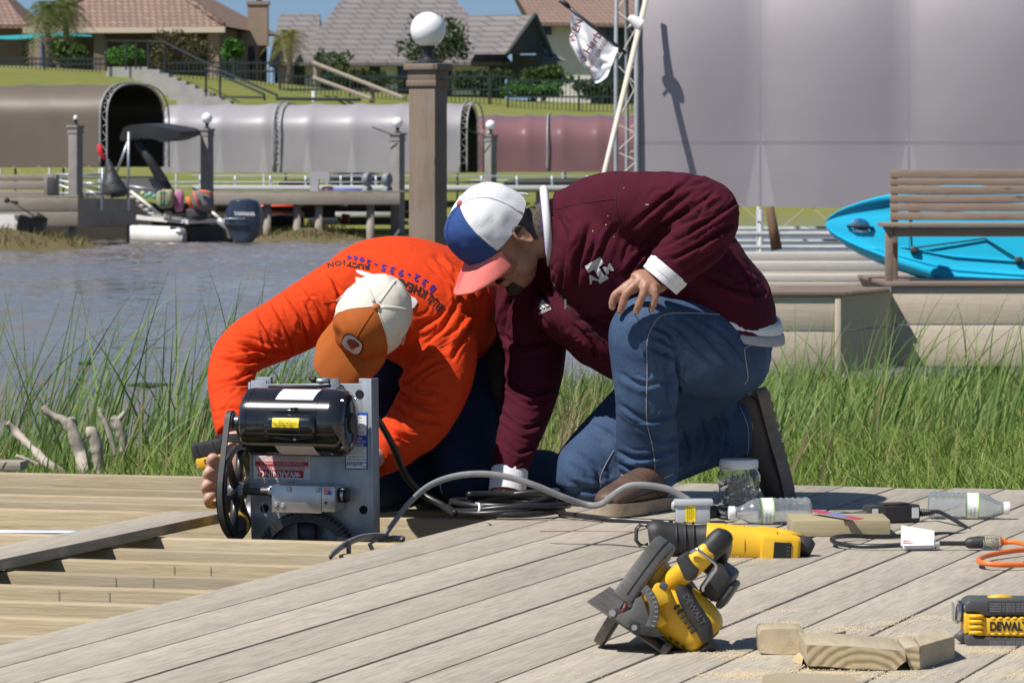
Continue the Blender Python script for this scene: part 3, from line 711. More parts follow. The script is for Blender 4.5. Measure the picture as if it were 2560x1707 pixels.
# ------------------------------------------------------------------ far shore: canopies, docks, boat, posts
VFG = vinyl('far_grey_vinyl', MCc['far_grey_vinyl'], 0.45); VBR = vinyl('brown_vinyl', MCc['brown_vinyl'], 0.55); VMA = vinyl('maroon_vinyl', MCc['maroon_vinyl'], 0.22)
def far_canopy(label, u0, u1, vb, vs_, vt, y, th, w, bow, vm, arches, gusset, first, sag, endgap=0.0, name='boat_lift_canopy', lace=False):
    """near side bottom edge spans u0..u1 at distance y (left end); th turns the right end towards the camera"""
    p = K(u0, vb, y); s = F/y; ang = -th
    L_ = (u1-u0)/s/(math.cos(th) + (u0/1e9)); 
    # solve length so that the right end lands on u1
    for _ in range(6):
        q = p + Vector((math.cos(ang), math.sin(ang), 0))*L_; uu = 1280 + F*q.x/q.y; L_ *= (u1-u0)/(uu-u0)
    return canopy(name, label, p, ang, L_, w, p.z, K(0, vs_, y).z, K(0, vt, y).z, bow, vm, tuple(L_*a for a in arches), gusset, sag, None, endgap, lace, None, first, -0.6)
far_canopy('dark brown boat lift canopy with an open end at the far left', -420, 252, 418, 300, 212, 93.5, R(20), 3.1, 1.15, VBR, (1.0,), 0, 0.5, 0.03, -0.14, lace=True)
far_canopy('long pale grey boat lift canopy on the far shore behind the lamp post', 402, 1150, 432, 335, 256, 101.0, R(7), 3.0, 1.02, VFG, (0.378, 1.0), 0.10, 0.35, 0.05, -0.16)
far_canopy('glossy maroon boat lift canopy on the far shore', 1186, 1700, 430, 372, 284, 112.0, R(2), 3.0, 0.9, VMA, (0.355,), 0, 0.45, 0.05)
# ---- timber bulkhead added under and behind the far docks, coloured dark for the shadow there
BULK = wood('shade_dark_bulkhead_wood', (0.055,0.045,0.036), (0.035,0.029,0.024), 0, 3.0, tint=(0.06,0.055,0.05), rough=0.95)
bh = thing('added_bulkhead', 'timber bulkhead added under the far docks, dark for the shadow there', 'added_bulkhead', K(400, 600, 92.2))
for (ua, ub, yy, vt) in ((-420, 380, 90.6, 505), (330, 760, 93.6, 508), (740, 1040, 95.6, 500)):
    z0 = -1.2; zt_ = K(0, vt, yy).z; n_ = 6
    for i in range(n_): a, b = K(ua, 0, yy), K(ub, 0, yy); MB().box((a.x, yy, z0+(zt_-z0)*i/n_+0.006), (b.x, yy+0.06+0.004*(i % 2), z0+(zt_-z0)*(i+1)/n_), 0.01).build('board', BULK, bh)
# ---- posts
lamp_post(171, 207, 318, 497, 84.5, 0.11, 'weathered grey far dock post with a bare bulb, no globe', GREYPOST, R(-30), bulb=True, base_z=0.3)
lamp_post(501, 534, 326, 500, 90.0, 0.112, 'grey far dock post with a globe beside the pontoon boat', GREYPOST, R(-35), base_z=0.2)
lamp_post(976, 1012, 337, 500, 92.0, 0.112, 'grey far dock post with a globe just left of the tall brown post', GREYPOST, R(-30), base_z=-1.0)
lamp_post(1211, 1242, 341, 470, 98.0, 0.112, 'thin grey far dock post with a globe in front of the maroon canopy', GREYPOST, R(-40), base_z=-1.0)
# thin rods on two posts
for i, (a, b, y, lab) in enumerate(((K(930,318,91.8), K(980,337,91.8), 91.8, 'thin dark rod sticking out left from a far dock post'), (K(1160,322,97.8), K(1214,341,97.8), 97.8, 'thin dark rod on the post before the maroon canopy'))):
    tag(MB().cyl(a, b, 0.012, n=6).build('rod', CASTBLACK), lab, 'rod')
# ---- left dock
FARW = wood('far_dock_wood', (0.34,0.295,0.245), (0.255,0.22,0.185), 0, 3.0, tint=(0.38,0.345,0.30), rough=0.9)
yl = 84.0
ld = thing('dock', 'grey wooden dock with a boxed corner and piles at the far left', 'dock', (K(120,0,yl).x, yl+2, -0.6))
def fbox(nm, u0, v0, u1, v1, y, d, m, par, bev=0.01): 
    mb = MB(); pxbox(mb, u0, v0, u1, v1, y, d, bev); return mb.build(nm, m, par, 35)
fbox('fascia_board', -300, 495, 195, 528, yl, 0.06, FARW, ld); fbox('fascia_board', -300, 530, 195, 566, yl, 0.06, FARW, ld)
def turn_board(par, uv0, y0, uv1, y1, va, vb_, vc, vd, m, nm='fascia_board'):
    a0, a1 = K(uv0, va, y0), K(uv0, vb_, y0); b0, b1 = K(uv1, vc, y1), K(uv1, vd, y1); n = Vector((0.0, 0.06, 0))
    MB().add([a1, b1, b0, a0, a1+n, b1+n, b0+n, a0+n], [(0,1,2,3),(7,6,5,4),(0,4,5,1),(3,2,6,7),(0,3,7,4),(1,5,6,2)]).build(nm, m, par)
turn_board(ld, 196, yl, 340, yl+2.6, 495, 529, 497, 528, FARW); turn_board(ld, 196, yl, 340, yl+2.6, 531, 567, 530, 560, FARW)
for i in range(6): fbox('dock_plank', -300, 490, 196+i*20, 494, yl+0.02+i*0.45, 0.42, FARW, ld)
for u0, u1, yy in ((172, 192, yl+0.3), (316, 325, yl+2.4), (20, 38, yl+0.8)):
    a = K((u0+u1)/2, 560, yy); MB().cyl((a.x, yy, -1.3), (a.x, yy, a.z), (u1-u0)/2*yy/F, n=12).build('pile', FARW, ld, True)
for u0, v0, u1, v1 in ((-200, 437, 110, 452), (-200, 454, 110, 474), (-200, 477, 110, 492)): fbox('back_board', u0, v0, u1, v1, yl+1.6, 0.05, FARW, ld)
fbox('storage_box', 110, 436, 141, 493, yl+1.4, 0.5, GREYPOST, ld)
fbox('storage_box_panel', 117, 444, 138, 488, yl+1.38, 0.015, mat('dark_grey_panel', (0.06,0.06,0.065), 0.7), ld)
for uu in (250, 318): fbox('dock_bumper', uu, 495, uu+6, 527, yl+ (0.9 if uu < 300 else 2.2), 0.04, WHITEPL, ld)
# dock rails, lift frame tubes
lf = thing('boat_lift', 'galvanised boat lift tubes beside the brown canopy', 'boat lift', K(200, 500, 87))
for pts in (((140,437),(258,437)), ((143,450),(250,475)), ((143,462),(235,492)), ((205,458),(258,460)), ((322,330),(320,500)), ((322,350),(292,430)), ((322,466),(395,476)), ((145,436),(145,495)), ((256,420),(256,500)), ((140,484),(262,484)), ((215,478),(262,490))):
    MB().cyl(K(*pts[0], 86.8), K(*pts[1], 86.8), 0.026, n=8).build('tube', GALV, lf, True)
# black sack with red tie
sk = thing('sack', 'bulging black sack with a red tie hanging at the canopy corner', 'sack', K(285, 492, 86.2))
def sack():
    prof = spline([(0.02, 0.98), (0.06, 0.86), (0.13, 0.6), (0.21, 0.32), (0.24, 0.12), (0.17, 0.0)], 6); T = Matrix.Translation(K(290, 492, 86.2)) @ Matrix.Shear('XY', 4, (-0.22, 0))
    mb = MB(T); mb.lathe([(max(r,0.001)*1.05, z*0.76) for r, z in prof], None, 20)
    mb.v = [q + Vector((0.02*noise.noise(q*5), 0.02*noise.noise(q*5+Vector((9,0,0))), 0)) for q in mb.v]
    mb.build('bag', mat('black_sack', (0.03,0.03,0.033), 0.5, 0, (0.055,0.055,0.06), sc=6, bump=0.3, bsc=14, bd=0.05), sk, True)
sack()
MB().tube([K(248,362,86.2), K(251,380,86.2), K(258,394,86.2), K(264,398,86.2)], [0.05,0.06,0.05,0.035], 8).build('tie', mat('red_cloth', (0.55,0.02,0.03), 0.8), sk, True)
# trolling motor and beached hull at far left
tm_ = thing('trolling_motor', 'black trolling motor on a dark transom at the far left shore', 'motor', K(70, 560, 80.5))
MB().ball(K(17, 501, 80.5), 0.055, 12, 8).build('handle', BLKPLASTIC, tm_, True)
MB().cyl(K(17, 501, 80.5), K(46, 508, 80.5), 0.025, n=8).build('tiller', BLKPLASTIC, tm_, True)
MB().cyl(K(30, 505, 80.5), K(92, 545, 80.5), 0.014, n=8).build('shaft', BLKPLASTIC, tm_, True)
MB().tube([K(80,543,80.5), K(95,540,80.5), K(118,552,80.5)], [0.06,0.07,0.04], 10).build('mount', BLKPLASTIC, tm_, True)
sh = thing('skiff', 'pale skiff with a dark transom drawn up at the far left shore', 'boat', K(30, 590, 81))
mb = MB(); a = [K(-80,535,81.2), K(46,538,80.6), K(40,575,80.6), K(-80,572,81.2)]; mb.add(a + [q + Vector((0,0.9,0)) for q in a], [(0,1,2,3),(7,6,5,4),(0,4,5,1),(1,5,6,2),(2,6,7,3),(3,7,4,0)]); mb.build('hull', mat('pale_aluminium', (0.62,0.60,0.56), 0.4, 0.2), sh)
mb = MB(); a = [K(50,537,80.4), K(112,555,80.9), K(104,592,80.9), K(38,578,80.4)]; mb.add(a + [q + Vector((0,0.5,0)) for q in a], [(0,1,2,3),(7,6,5,4),(0,4,5,1),(1,5,6,2),(2,6,7,3),(3,7,4,0)]); mb.build('transom', mat('dark_green_grey', (0.055,0.062,0.06), 0.6), sh)

# ---- pontoon boat
yb_ = 88.0
pb = thing('pontoon_boat', 'pontoon boat with a dark folded top and clutter on deck at the far dock', 'boat', K(450, 605, yb_))
TUBE = mat('pontoon_aluminium', (0.74,0.72,0.68), 0.4, 0.0, (0.64,0.62,0.58), sc=2)
MB().tube([K(330,588,yb_+0.6), K(400,590,yb_+.3), K(452,592,yb_), K(458,594,yb_)], [0.20,0.21,0.21,0.17], 18).build('pontoon', TUBE, pb, 40)
MB().tube([K(345,588,yb_+2.6), K(460,592,yb_+2.1), K(480,596,yb_+2.0)], [0.21,0.21,0.15], 16).build('pontoon', TUBE, pb, 40)
mb = MB(); a = [K(330,548,yb_+.5), K(470,560,yb_-.2), K(572,556,yb_+.6), K(572,548,yb_+.6), K(470,551,yb_-.2), K(330,538,yb_+.5)]
mb.add(a + [q + Vector((0.25,2.0,0)) for q in a], [(0,1,2,3,4,5),(11,10,9,8,7,6)] + [(i, i+6, (i+1) % 6+6, (i+1) % 6) for i in range(6)]); mb.build('deck', TUBE, pb)
mb = MB(); a = [K(460,562,yb_+.5), K(478,566,yb_+.1), K(560,562,yb_+.8), K(560,608,yb_+.8), K(478,610,yb_+.1), K(462,610,yb_+.3)]
mb.add(a + [q + Vector((0.2,1.6,0)) for q in a], [(0,1,2,3,4,5),(11,10,9,8,7,6)] + [(i, i+6, (i+1) % 6+6, (i+1) % 6) for i in range(6)]); mb.build('underside', mat('dark_underside', (0.02,0.02,0.022), 0.5), pb)
for i in range(6):
    a = K(322+i*14, 478+i*11, yb_+.4); b = K(352+i*10, 545-i*0, yb_+.4)
MB().tube([K(326,478,yb_+.4), K(415,548,yb_+.2)], 0.03, 8).build('ramp_rail', TUBE, pb, True)
MB().tube([K(318,490,yb_+1.2), K(400,552,yb_+1.0)], 0.03, 8).build('ramp_rail', TUBE, pb, True)
for i in range(6):
    a = K(334+i*13, 492+i*10.2, yb_+.35); b = K(322+i*12, 494+i*10.5, yb_+1.15); MB().cyl(a, b, 0.02, n=6).build('rung', TUBE, pb, True)
# folded bimini top and its frame
BIM = mat('dark_canvas', (0.016,0.017,0.021), 0.7, 0, (0.03,0.03,0.036), sc=3)
pr = spline([(300,350),(312,318),(350,312),(400,318),(440,326),(450,336),(438,345),(405,356),(390,350),(345,343),(320,350)], 5, True)
mb = MB(); a = [K(p[0], p[1], yb_+0.2) for p in pr]; n = len(a)
mb.add(a + [q + Vector((0.3,1.9,0.05)) for q in a], [tuple(range(n)), tuple(range(2*n-1, n-1, -1))] + [(i, i+n, (i+1) % n+n, (i+1) % n) for i in range(n)]); mb.build('folded_top', BIM, pb, 50)
MB().tube([K(345,352,yb_+.4), K(380,410,yb_+.4), K(405,450,yb_+.4), K(425,475,yb_+.4)], [0.10,0.09,0.11,0.06], 10).build('top_boot', BIM, pb, True)
mb = MB(); pr = spline([(300,470),(310,448),(350,446),(385,450),(398,470),(402,486),(300,486)], 4, True); a = [K(p[0],p[1],yb_+.9) for p in pr]; n = len(a)
mb.add(a + [q + Vector((0.2,0.8,0)) for q in a], [tuple(range(n)), tuple(range(2*n-1, n-1, -1))] + [(i, i+n, (i+1) % n+n, (i+1) % n) for i in range(n)]); mb.build('seat', mat('grey_vinyl_seat', (0.16,0.155,0.16), 0.6), pb, 50)
# gear on deck: each a thing of its own
def lump(name, label, cat, u0, v0, u1, v1, y, m, par=None, k=0.12, seed=0):
    a = K(u0, v1, y); b = K(u1, v0, y); mb = MB(); cx, cz = (a.x+b.x)/2, (a.z+b.z)/2; rx, rz = (b.x-a.x)/2, (b.z-a.z)/2
    mb.ball((0,0,0), 1.0, 20, 14)
    V = []
    for q in mb.v:
        q = Vector([math.copysign(abs(c)**0.6, c) for c in q]); s = 1 + k*noise.noise(q*1.7 + Vector((seed,0,0)))
        V.append(Vector((cx + q.x*rx*s, y + q.y*min(rx,0.25)*s, cz + q.z*rz*s)))
    mb.v = V; o = mb.build(name, m, par, True); 
    return tag(o, label, cat) if label else o
bk = lump('backpack', 'pale khaki pack with green straps on the pontoon boat', 'bag', 391, 474, 437, 520, yb_-.1, mat('khaki_cloth', (0.33,0.31,0.19), 0.8))
GRS = mat('green_webbing', (0.10,0.42,0.28), 0.7)
for v in (481, 506):
    mb = MB(); pxbox(mb, 396, v, 418, v+5, yb_-.40, 0.02); mb.build('strap', GRS, bk)
for u in (402, 409):
    mb = MB(); pxbox(mb, u, 476, u+3, 516, yb_-.41, 0.02); mb.build('strap', RUBBER, bk)
lump('life_vest', 'pink and purple life vest on the pontoon boat', 'life vest', 434, 475, 460, 530, yb_, mat('pink_cloth', (0.42,0.12,0.26), 0.7, 0, (0.55,0.28,0.38), sc=5), seed=3)
lv = lump('life_vest', 'grey and orange life vest beside the post on the pontoon boat', 'life vest', 478, 476, 534, 528, yb_, mat('grey_cloth', (0.16,0.15,0.17), 0.8), seed=5)
OR_ = mat('orange_webbing', (0.75,0.16,0.05), 0.7)
MB().tube([K(484,478,yb_-.3), K(490,500,yb_-.32), K(500,520,yb_-.3)], 0.022, 6).build('piping', OR_, lv, True)
MB().tube([K(468,494,yb_-.3), K(473,505,yb_-.33), K(481,522,yb_-.3)], 0.045, 6).build('piping', OR_, lv, True)
MB().tube([K(500,478,yb_-.27), K(515,480,yb_-.3), K(530,485,yb_-.27)], 0.03, 6).build('piping', OR_, lv, True)
lump('cooler', 'low dark grey bag at the stern of the pontoon boat', 'bag', 465, 518, 520, 552, yb_+.1, mat('dark_bag', (0.05,0.05,0.06), 0.7), seed=8)
lump('dock_cushion', 'round grey cushion on the pontoon boat deck', 'cushion', 409, 527, 430, 552, yb_-.1, mat('grey_cushion', (0.36,0.33,0.30), 0.8), seed=2)
for i, (u, v, c) in enumerate(((357,484,(0.45,0.55,0.25)), (375,486,(0.25,0.5,0.35)), (366,490,(0.15,0.42,0.38)), (386,492,(0.12,0.40,0.38)))):
    tag(MB().ball(K(u, v, yb_+.1), 0.05, 10, 8).build('float', mat('float_%d' % i, c, 0.5), None, True), ['yellow green float leftmost in the row on the pontoon boat', 'pale green float second in the row on the pontoon boat', 'teal float low in the row on the pontoon boat', 'teal float beside the khaki pack'][i], 'float', 'small floats on the pontoon boat')
# outboard
ob = thing('outboard_motor', 'dark blue grey outboard motor on the stern of the pontoon boat', 'outboard', K(600, 610, yb_-.3))
OBM = mat('outboard_paint', (0.030,0.042,0.070), 0.22, 0.1, (0.036,0.050,0.082), sc=2, coat=0.5)
def loft_px(rows, y, depth, m, name, par, sm=True, e=0.75):
    """stack of horizontal super-ellipse sections: (v, u_left, u_right)"""
    V = []; Q = []; n = 24; rows = spline(rows, 5)
    for v, a, b in rows:
        c0, c1 = K(a, v, y), K(b, v, y); rx = (c1.x-c0.x)/2; cx = (c0.x+c1.x)/2
        for i in range(n):
            t = 2*math.pi*i/n; V.append((cx + rx*math.copysign(abs(math.cos(t))**e, math.cos(t)), y + min(depth, rx*1.2)*math.copysign(abs(math.sin(t))**e, math.sin(t)), c0.z))
    for j in range(len(rows)-1):
        for i in range(n): Q.append((j*n+i, j*n+(i+1) % n, (j+1)*n+(i+1) % n, (j+1)*n+i))
    Q += [tuple(range(n)), tuple(range((len(rows)-1)*n, len(rows)*n))]
    return MB().add(V, Q).build(name, m, par, sm)
loft_px([(497,596,628),(501,580,642),(510,572,650),(530,564,656),(550,560,657),(562,560,656)], yb_-.3, 0.30, OBM, 'cowl', ob, 60)
loft_px([(563,562,655),(580,572,652),(596,580,640),(612,586,625),(625,590,615)], yb_-.3, 0.24, OBM, 'midsection', ob, 60)
loft_px([(545,560,634),(548,559,635)], yb_-.33, 0.285, mat('silver_stripe', (0.5,0.52,0.55), 0.3, 0.5), 'stripe', ob, True)
text('lettering', 'YAMAHA', 0.10, frame(K(611, 535, yb_-.66), (1,0,-0.03), (0,0,1)), mat('white_print', (0.75,0.77,0.8), 0.5), ob, bold=0.004)
MB().tube([K(545,548,yb_-.2), K(556,558,yb_-.2), K(572,570,yb_-.2), K(575,596,yb_-.2)], [0.06,0.08,0.07,0.05], 10).build('clamp', mat('pale_bracket', (0.5,0.5,0.5), 0.4, 0.4), ob, True)
MB().cyl(K(530,530,yb_-.2), K(556,552,yb_-.2), 0.025, n=8).build('strut', WHITEPL, ob, True)

# ---- centre dock, walkway and things on it
cd = thing('dock', 'long pale wooden dock on the far shore behind the tall lamp post', 'dock', (K(740,0,91).x, 92, -0.6))
yc_ = 91.0
fbox('fascia_board', 534, 482, 1000, 512, yc_, 0.06, FARW, cd)
for i in range(4): fbox('dock_plank', 480, 477, 1010, 481, yc_+0.05+i*0.5, 0.46, FARW, cd)
for u in (743, 797, 926, 668): 
    a = K(u, 512, yc_+.2); MB().cyl((a.x, a.y, -1.2), (a.x, a.y, a.z), 0.085, n=12).build('pile', FARW, cd, True)
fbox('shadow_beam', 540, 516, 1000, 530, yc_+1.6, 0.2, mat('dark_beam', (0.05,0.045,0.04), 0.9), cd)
wk = thing('gangway', 'white topped gangway with galvanised rails along the far shore', 'gangway', (K(900,0,95).x, 96, 0.2))
PALE = mat('pale_gangway', (0.62,0.63,0.64), 0.5)
fbox('deck_plate', 480, 464, 1640, 474, 95.0, 0.8, PALE, wk)
fbox('side_beam', 480, 475, 1640, 481, 95.05, 0.5, FARW, wk)
fbox('rail', 480, 438, 1640, 442, 95.4, 0.03, GALV, wk)
for u in range(500, 1640, 88): 
    a = K(u, 440, 95.4); MB().cyl((a.x, a.y, K(0,466,95.4).z), (a.x, a.y, a.z), 0.024, n=8).build('rail_post', GALV, wk, True)
for u in (600, 860, 1100, 1350, 1600):
    a = K(u, 480, 95.3); MB().cyl((a.x, a.y, -1.0), (a.x, a.y, a.z), 0.09, n=10).build('pile', FARW, wk, True)
# grey winch housing
wh = thing('winch_housing', 'pale grey winch housing standing on the far dock', 'winch', K(797, 480, 91.4))
PG = mat('pale_grey_plastic', (0.42,0.41,0.43), 0.5)
pr = [(775,478),(775,435),(780,429),(818,429),(824,436),(824,446),(820,462),(814,462),(814,450),(797,448),(795,478)]
mb = MB(); a = [K(p[0],p[1],91.3) for p in pr]; n = len(a); mb.add(a + [q+Vector((0,0.45,0)) for q in a], [tuple(range(n)), tuple(range(2*n-1,n-1,-1))]+[(i,i+n,(i+1)%n+n,(i+1)%n) for i in range(n)]); mb.build('housing', PG, wh)
for i, u in enumerate((918, 968)):
    w_ = thing('wheel_chock', 'grey double lobed chock on the far dock, %s of the pair' % ('left' if i == 0 else 'right'), 'chock', K(u, 495, 91.2), 0, 'grey chocks on the far dock')
    CH = mat('chock_grey', (0.20,0.22,0.25), 0.5)
    for dv in (0, 1):
        T = Matrix.Translation(K(u, 449 + 30*dv, 91.2)); MB(T).lathe([(0.05,-0.05),(0.13,-0.06),(0.15,-0.02),(0.15,0.02),(0.13,0.06),(0.05,0.05)], Matrix.Rotation(R(62),4,'Z') @ Matrix.Rotation(R(90),4,'X'), 18).build('lobe', CH, w_, 50)
    MB().cyl(K(u, 449, 91.2), K(u, 479, 91.2), 0.06, n=10).build('bridge', CH, w_, True)
# small things on the gangway
for i, (u0, v0, u1, v1, c, lab) in enumerate(((805,466,835,479,(0.42,0.16,0.30),'pink and purple toy on the far dock'), (828,470,915,479,(0.10,0.14,0.45),'blue rolled mat on the far dock'), (683,476,706,500,(0.12,0.13,0.15),'dark grey lamp box at the edge of the far dock'), (695,450,790,468,(0.30,0.02,0.03),'dark red covered boat on the far lift, left part'))):
    lump(['toy','rolled_mat','lamp_box','covered_boat'][i], lab, ['toy','mat','lamp','boat'][i], u0, v0, u1, v1, 91.5 if i < 3 else 103, mat('bgthing_%d' % i, c, 0.6), seed=i)
lump('covered_boat', 'dark covered boat under the pale grey canopy', 'boat', 820, 432, 960, 466, 104.5, mat('dark_boat_cover', (0.02,0.02,0.025), 0.6), seed=12)
lump('covered_boat', 'dark covered boat low under the maroon canopy', 'boat', 1255, 446, 1590, 470, 112, mat('dark_boat_cover', (0.02,0.02,0.025), 0.6), seed=15)
rk = thing('kayak', 'red kayak stored under the far dock', 'kayak', K(700, 540, 93.5))
MB().tube([K(600,520,93.6), K(655,526,93.5), K(700,526,93.5), K(738,522,93.5)], [0.05,0.16,0.17,0.12], 14).build('hull', mat('red_kayak', (0.70,0.06,0.02), 0.4), rk, True)
MB().tube([K(655,545,93.3), K(700,552,93.3), K(738,548,93.3)], [0.06,0.16,0.10], 12).build('hull_bottom', mat('black_hull', (0.02,0.02,0.02), 0.5), rk, True)
wb = thing('moored_boat', 'white and black hull moored under the far dock', 'boat', K(900, 570, 94))
fbox('side', 838, 518, 1000, 543, 93.8, 0.8, mat('white_gelcoat', (0.74,0.74,0.75), 0.3), wb, 0.05); fbox('hull', 770, 545, 1005, 580, 94.0, 0.9, mat('dark_hull', (0.015,0.016,0.02), 0.4), wb, 0.05)
MB().tube([K(865,535,93.2), K(862,560,93.2)], 0.09, 8).build('fender', mat('dark_red_fender', (0.25,0.04,0.03), 0.6), wb, True)
# ------------------------------------------------------------------ hillside: stairs, rails, fences, houses, planting
def roof_mat(name, c1, c2, mortar, bw, rh, kz):
    m, nt, N, L, p = nodes(name)
    tc = N.new('ShaderNodeTexCoord'); sx = N.new('ShaderNodeSeparateXYZ'); cb = N.new('ShaderNodeCombineXYZ'); mu = N.new('ShaderNodeMath'); mu.operation = 'MULTIPLY'; mu.inputs[1].default_value = kz
    ad = N.new('ShaderNodeMath'); ad.operation = 'ADD'; my = N.new('ShaderNodeMath'); my.operation = 'MULTIPLY'; my.inputs[1].default_value = 0.6
    L.new(tc.outputs['Object'], sx.inputs[0]); L.new(sx.outputs[1], my.inputs[0]); L.new(sx.outputs[0], ad.inputs[0]); L.new(my.outputs[0], ad.inputs[1])
    L.new(ad.outputs[0], cb.inputs[0]); L.new(sx.outputs[2], mu.inputs[0]); L.new(mu.outputs[0], cb.inputs[1])
    b = N.new('ShaderNodeTexBrick'); b.inputs['Scale'].default_value = 1.0; b.inputs['Brick Width'].default_value = bw; b.inputs['Row Height'].default_value = rh
    b.inputs['Mortar Size'].default_value = 0.06; b.inputs['Mortar Smooth'].default_value = 0.6; b.inputs['Bias'].default_value = 0.0
    b.inputs['Color1'].default_value = c4(c1); b.inputs['Color2'].default_value = c4(c2); b.inputs['Mortar'].default_value = c4(mortar)
    L.new(cb.outputs[0], b.inputs['Vector'])
    col = mixc(nt, 0.2, b.outputs['Color'], ramp(nt, noise_n(nt, tc.outputs['Object'], 0.8, 5), [(0.3, c1), (0.7, c2)]))
    L.new(col, p.inputs['Base Color']); setp(p, Roughness=0.85); bump_n(nt, p, b.outputs['Fac'], -0.6, 0.08); return m
CLAY = roof_mat('clay_tile_roof', (0.30,0.20,0.145), (0.215,0.14,0.11), (0.10,0.062,0.05), 0.28, 0.34, 1.9)
SLATE = roof_mat('grey_shingle_roof', (0.205,0.185,0.180), (0.165,0.15,0.15), (0.07,0.064,0.066), 0.9, 0.42, 1.6)
TAN = roof_mat('tan_tile_roof', (0.27,0.175,0.13), (0.22,0.145,0.115), (0.13,0.085,0.07), 0.3, 0.34, 1.9)
STUCCO_D = mat('brown_stucco', (0.20,0.155,0.12), 0.9, 0, (0.17,0.13,0.10), sc=2)
STUCCO_T = mat('tan_stucco', (0.33,0.245,0.185), 0.9, 0, (0.29,0.215,0.165), sc=2)
STUCCO_W = mat('cream_stucco', (0.72,0.69,0.62), 0.9, 0, (0.66,0.63,0.57), sc=2)
TIMBER = mat('dark_timber', (0.045,0.05,0.055), 0.8)
GLASSD = mat('dark_window_glass', (0.02,0.03,0.04), 0.08)
TRIM = mat('cream_trim', (0.55,0.45,0.36), 0.8)
CONC = mat('pale_concrete', (0.46,0.44,0.42), 0.9, 0, (0.38,0.365,0.35), sc=3)
IRON = mat('black_iron', (0.022,0.026,0.03), 0.5)
FENCE = mat('green_black_iron', (0.02,0.035,0.035), 0.6)
def poly(par, nm, pts, faces, m): return MB().add(pts, faces).build(nm, m, par)
def hip(par, eL, eR, rL, rR, y0, y1, m, name='roof'):
    a, b = K(*eL, y0), K(*eR, y0); c, d = K(*rL, y1), K(*rR, y1); y2 = 2*y1 - y0
    e, f = Vector((b.x, y2, b.z)), Vector((a.x, y2, a.z)); lo = Vector((0,0,-0.18))
    P = [a, b, c, d, e, f] + [q + lo for q in (a, b, e, f)]
    return poly(par, name, P, [(0,1,3,2), (4,5,2,3), (1,4,3), (5,0,2), (0,6,7,1), (1,7,8,4), (4,8,9,5), (5,9,6,0), (6,9,8,7)], m)
# house with clay roof
hA = thing('house', 'brown stucco house with a clay tile hip roof and covered porch', 'house', (K(400,0,205).x, 208, 4.9))
FR = K(562, 66, 198.0); SD = (K(704, 74, 212.0) - FR); SD.z = 0; sl = SD.length; SD.normalize(); FD = Vector((-SD.y, SD.x, 0))
FRz = FR.z
def pA(s, d, z): return Vector((FR.x, FR.y, 0)) + FD*s + SD*d + Vector((0,0,z))
Lf = 9.3; rise = Lf/2*0.60
P = [pA(0,0,FRz), pA(Lf,0,FRz), pA(Lf,sl,FRz), pA(0,sl,FRz), pA(Lf/2,Lf/2,FRz+rise), pA(Lf/2,sl-Lf/2,FRz+rise)]
rfA = poly(hA, 'roof', P, [(0,1,4), (1,2,5,4), (2,3,5), (3,0,4,5)], CLAY)
def bar3(nm, par, a, b, r, m, n=8): return MB().cyl(a, b, r, n=n).build(nm, m, par, True)
bar3('ridge_tiles', rfA, pA(0.1,0.1,FRz+0.06), pA(Lf/2,Lf/2,FRz+rise+0.06), 0.14, CLAY); bar3('ridge_tiles', rfA, pA(Lf-0.1,0.1,FRz+0.06), pA(Lf/2,Lf/2,FRz+rise+0.06), 0.14, CLAY)
MB().add([pA(0.0,0.0,FRz-0.28),pA(Lf,0.0,FRz-0.28),pA(Lf,0,FRz-0.02),pA(0,0,FRz-0.02), pA(0.0,0.2,FRz-0.28),pA(Lf,0.2,FRz-0.28),pA(Lf,0.2,FRz-0.02),pA(0,0.2,FRz-0.02)], [(0,1,2,3),(0,4,5,1),(7,6,5,4),(0,3,7,4),(1,5,6,2),(3,2,6,7)]).build('fascia', TRIM, hA)
def wallA(nm, s0, d0, s1, d1, z0, z1, m, th=0.25):
    a, b = pA(s0,d0,0), pA(s1,d1,0); dr = (b-a).normalized(); n = Vector((-dr.y, dr.x, 0))*th
    q = [a, b, b+n, a+n]; return MB().add([Vector((p.x,p.y,z0)) for p in q] + [Vector((p.x,p.y,z1)) for p in q], [(0,3,2,1),(4,5,6,7),(0,1,5,4),(1,2,6,5),(2,3,7,6),(3,0,4,7)]).build(nm, m, hA)
gz = 4.6
wallA('porch_ceiling', 0.4, 0.4, Lf, 0.4, FRz-0.30, FRz-0.02, STUCCO_D, 0.3)
wallA('wall', 0.6, 4.0, Lf, 4.0, gz, FRz-0.02, STUCCO_D)
wallA('wall', 0.6, 0.9, 0.6, sl-0.6, gz, FRz-0.02, STUCCO_D)
for s in (0.65, 5.9, 8.9): 
    c = pA(s, 0.7, 0); MB().box((c.x-0.25, c.y-0.25, gz), (c.x+0.25, c.y+0.25, FRz-0.25)).build('column', STUCCO_T if s < 1 else STUCCO_D, hA)
for d in (4.4, 9.4):     # arched windows on the side wall
    dr = SD; o_ = pA(0.6, d, 0) + Vector((SD.y, -SD.x, 0))*0.06
    pts = [(-0.75, gz+0.2), (0.75, gz+0.2), (0.75, FRz-1.2)] + [(0.75*math.cos(a), FRz-1.2+0.75*math.sin(a)) for a in np.linspace(0.2, math.pi-0.2, 9)] + [(-0.75, FRz-1.2)]
    MB().add([o_ + SD*x + Vector((0,0,z)) for x, z in pts] + [o_ + SD*x + Vector((0,0,z)) + Vector((SD.y,-SD.x,0))*-0.1 for x, z in pts], [tuple(range(len(pts))), tuple(range(2*len(pts)-1, len(pts)-1, -1))] + [(i, i+len(pts), (i+1) % len(pts)+len(pts), (i+1) % len(pts)) for i in range(len(pts))]).build('window', GLASSD, hA)
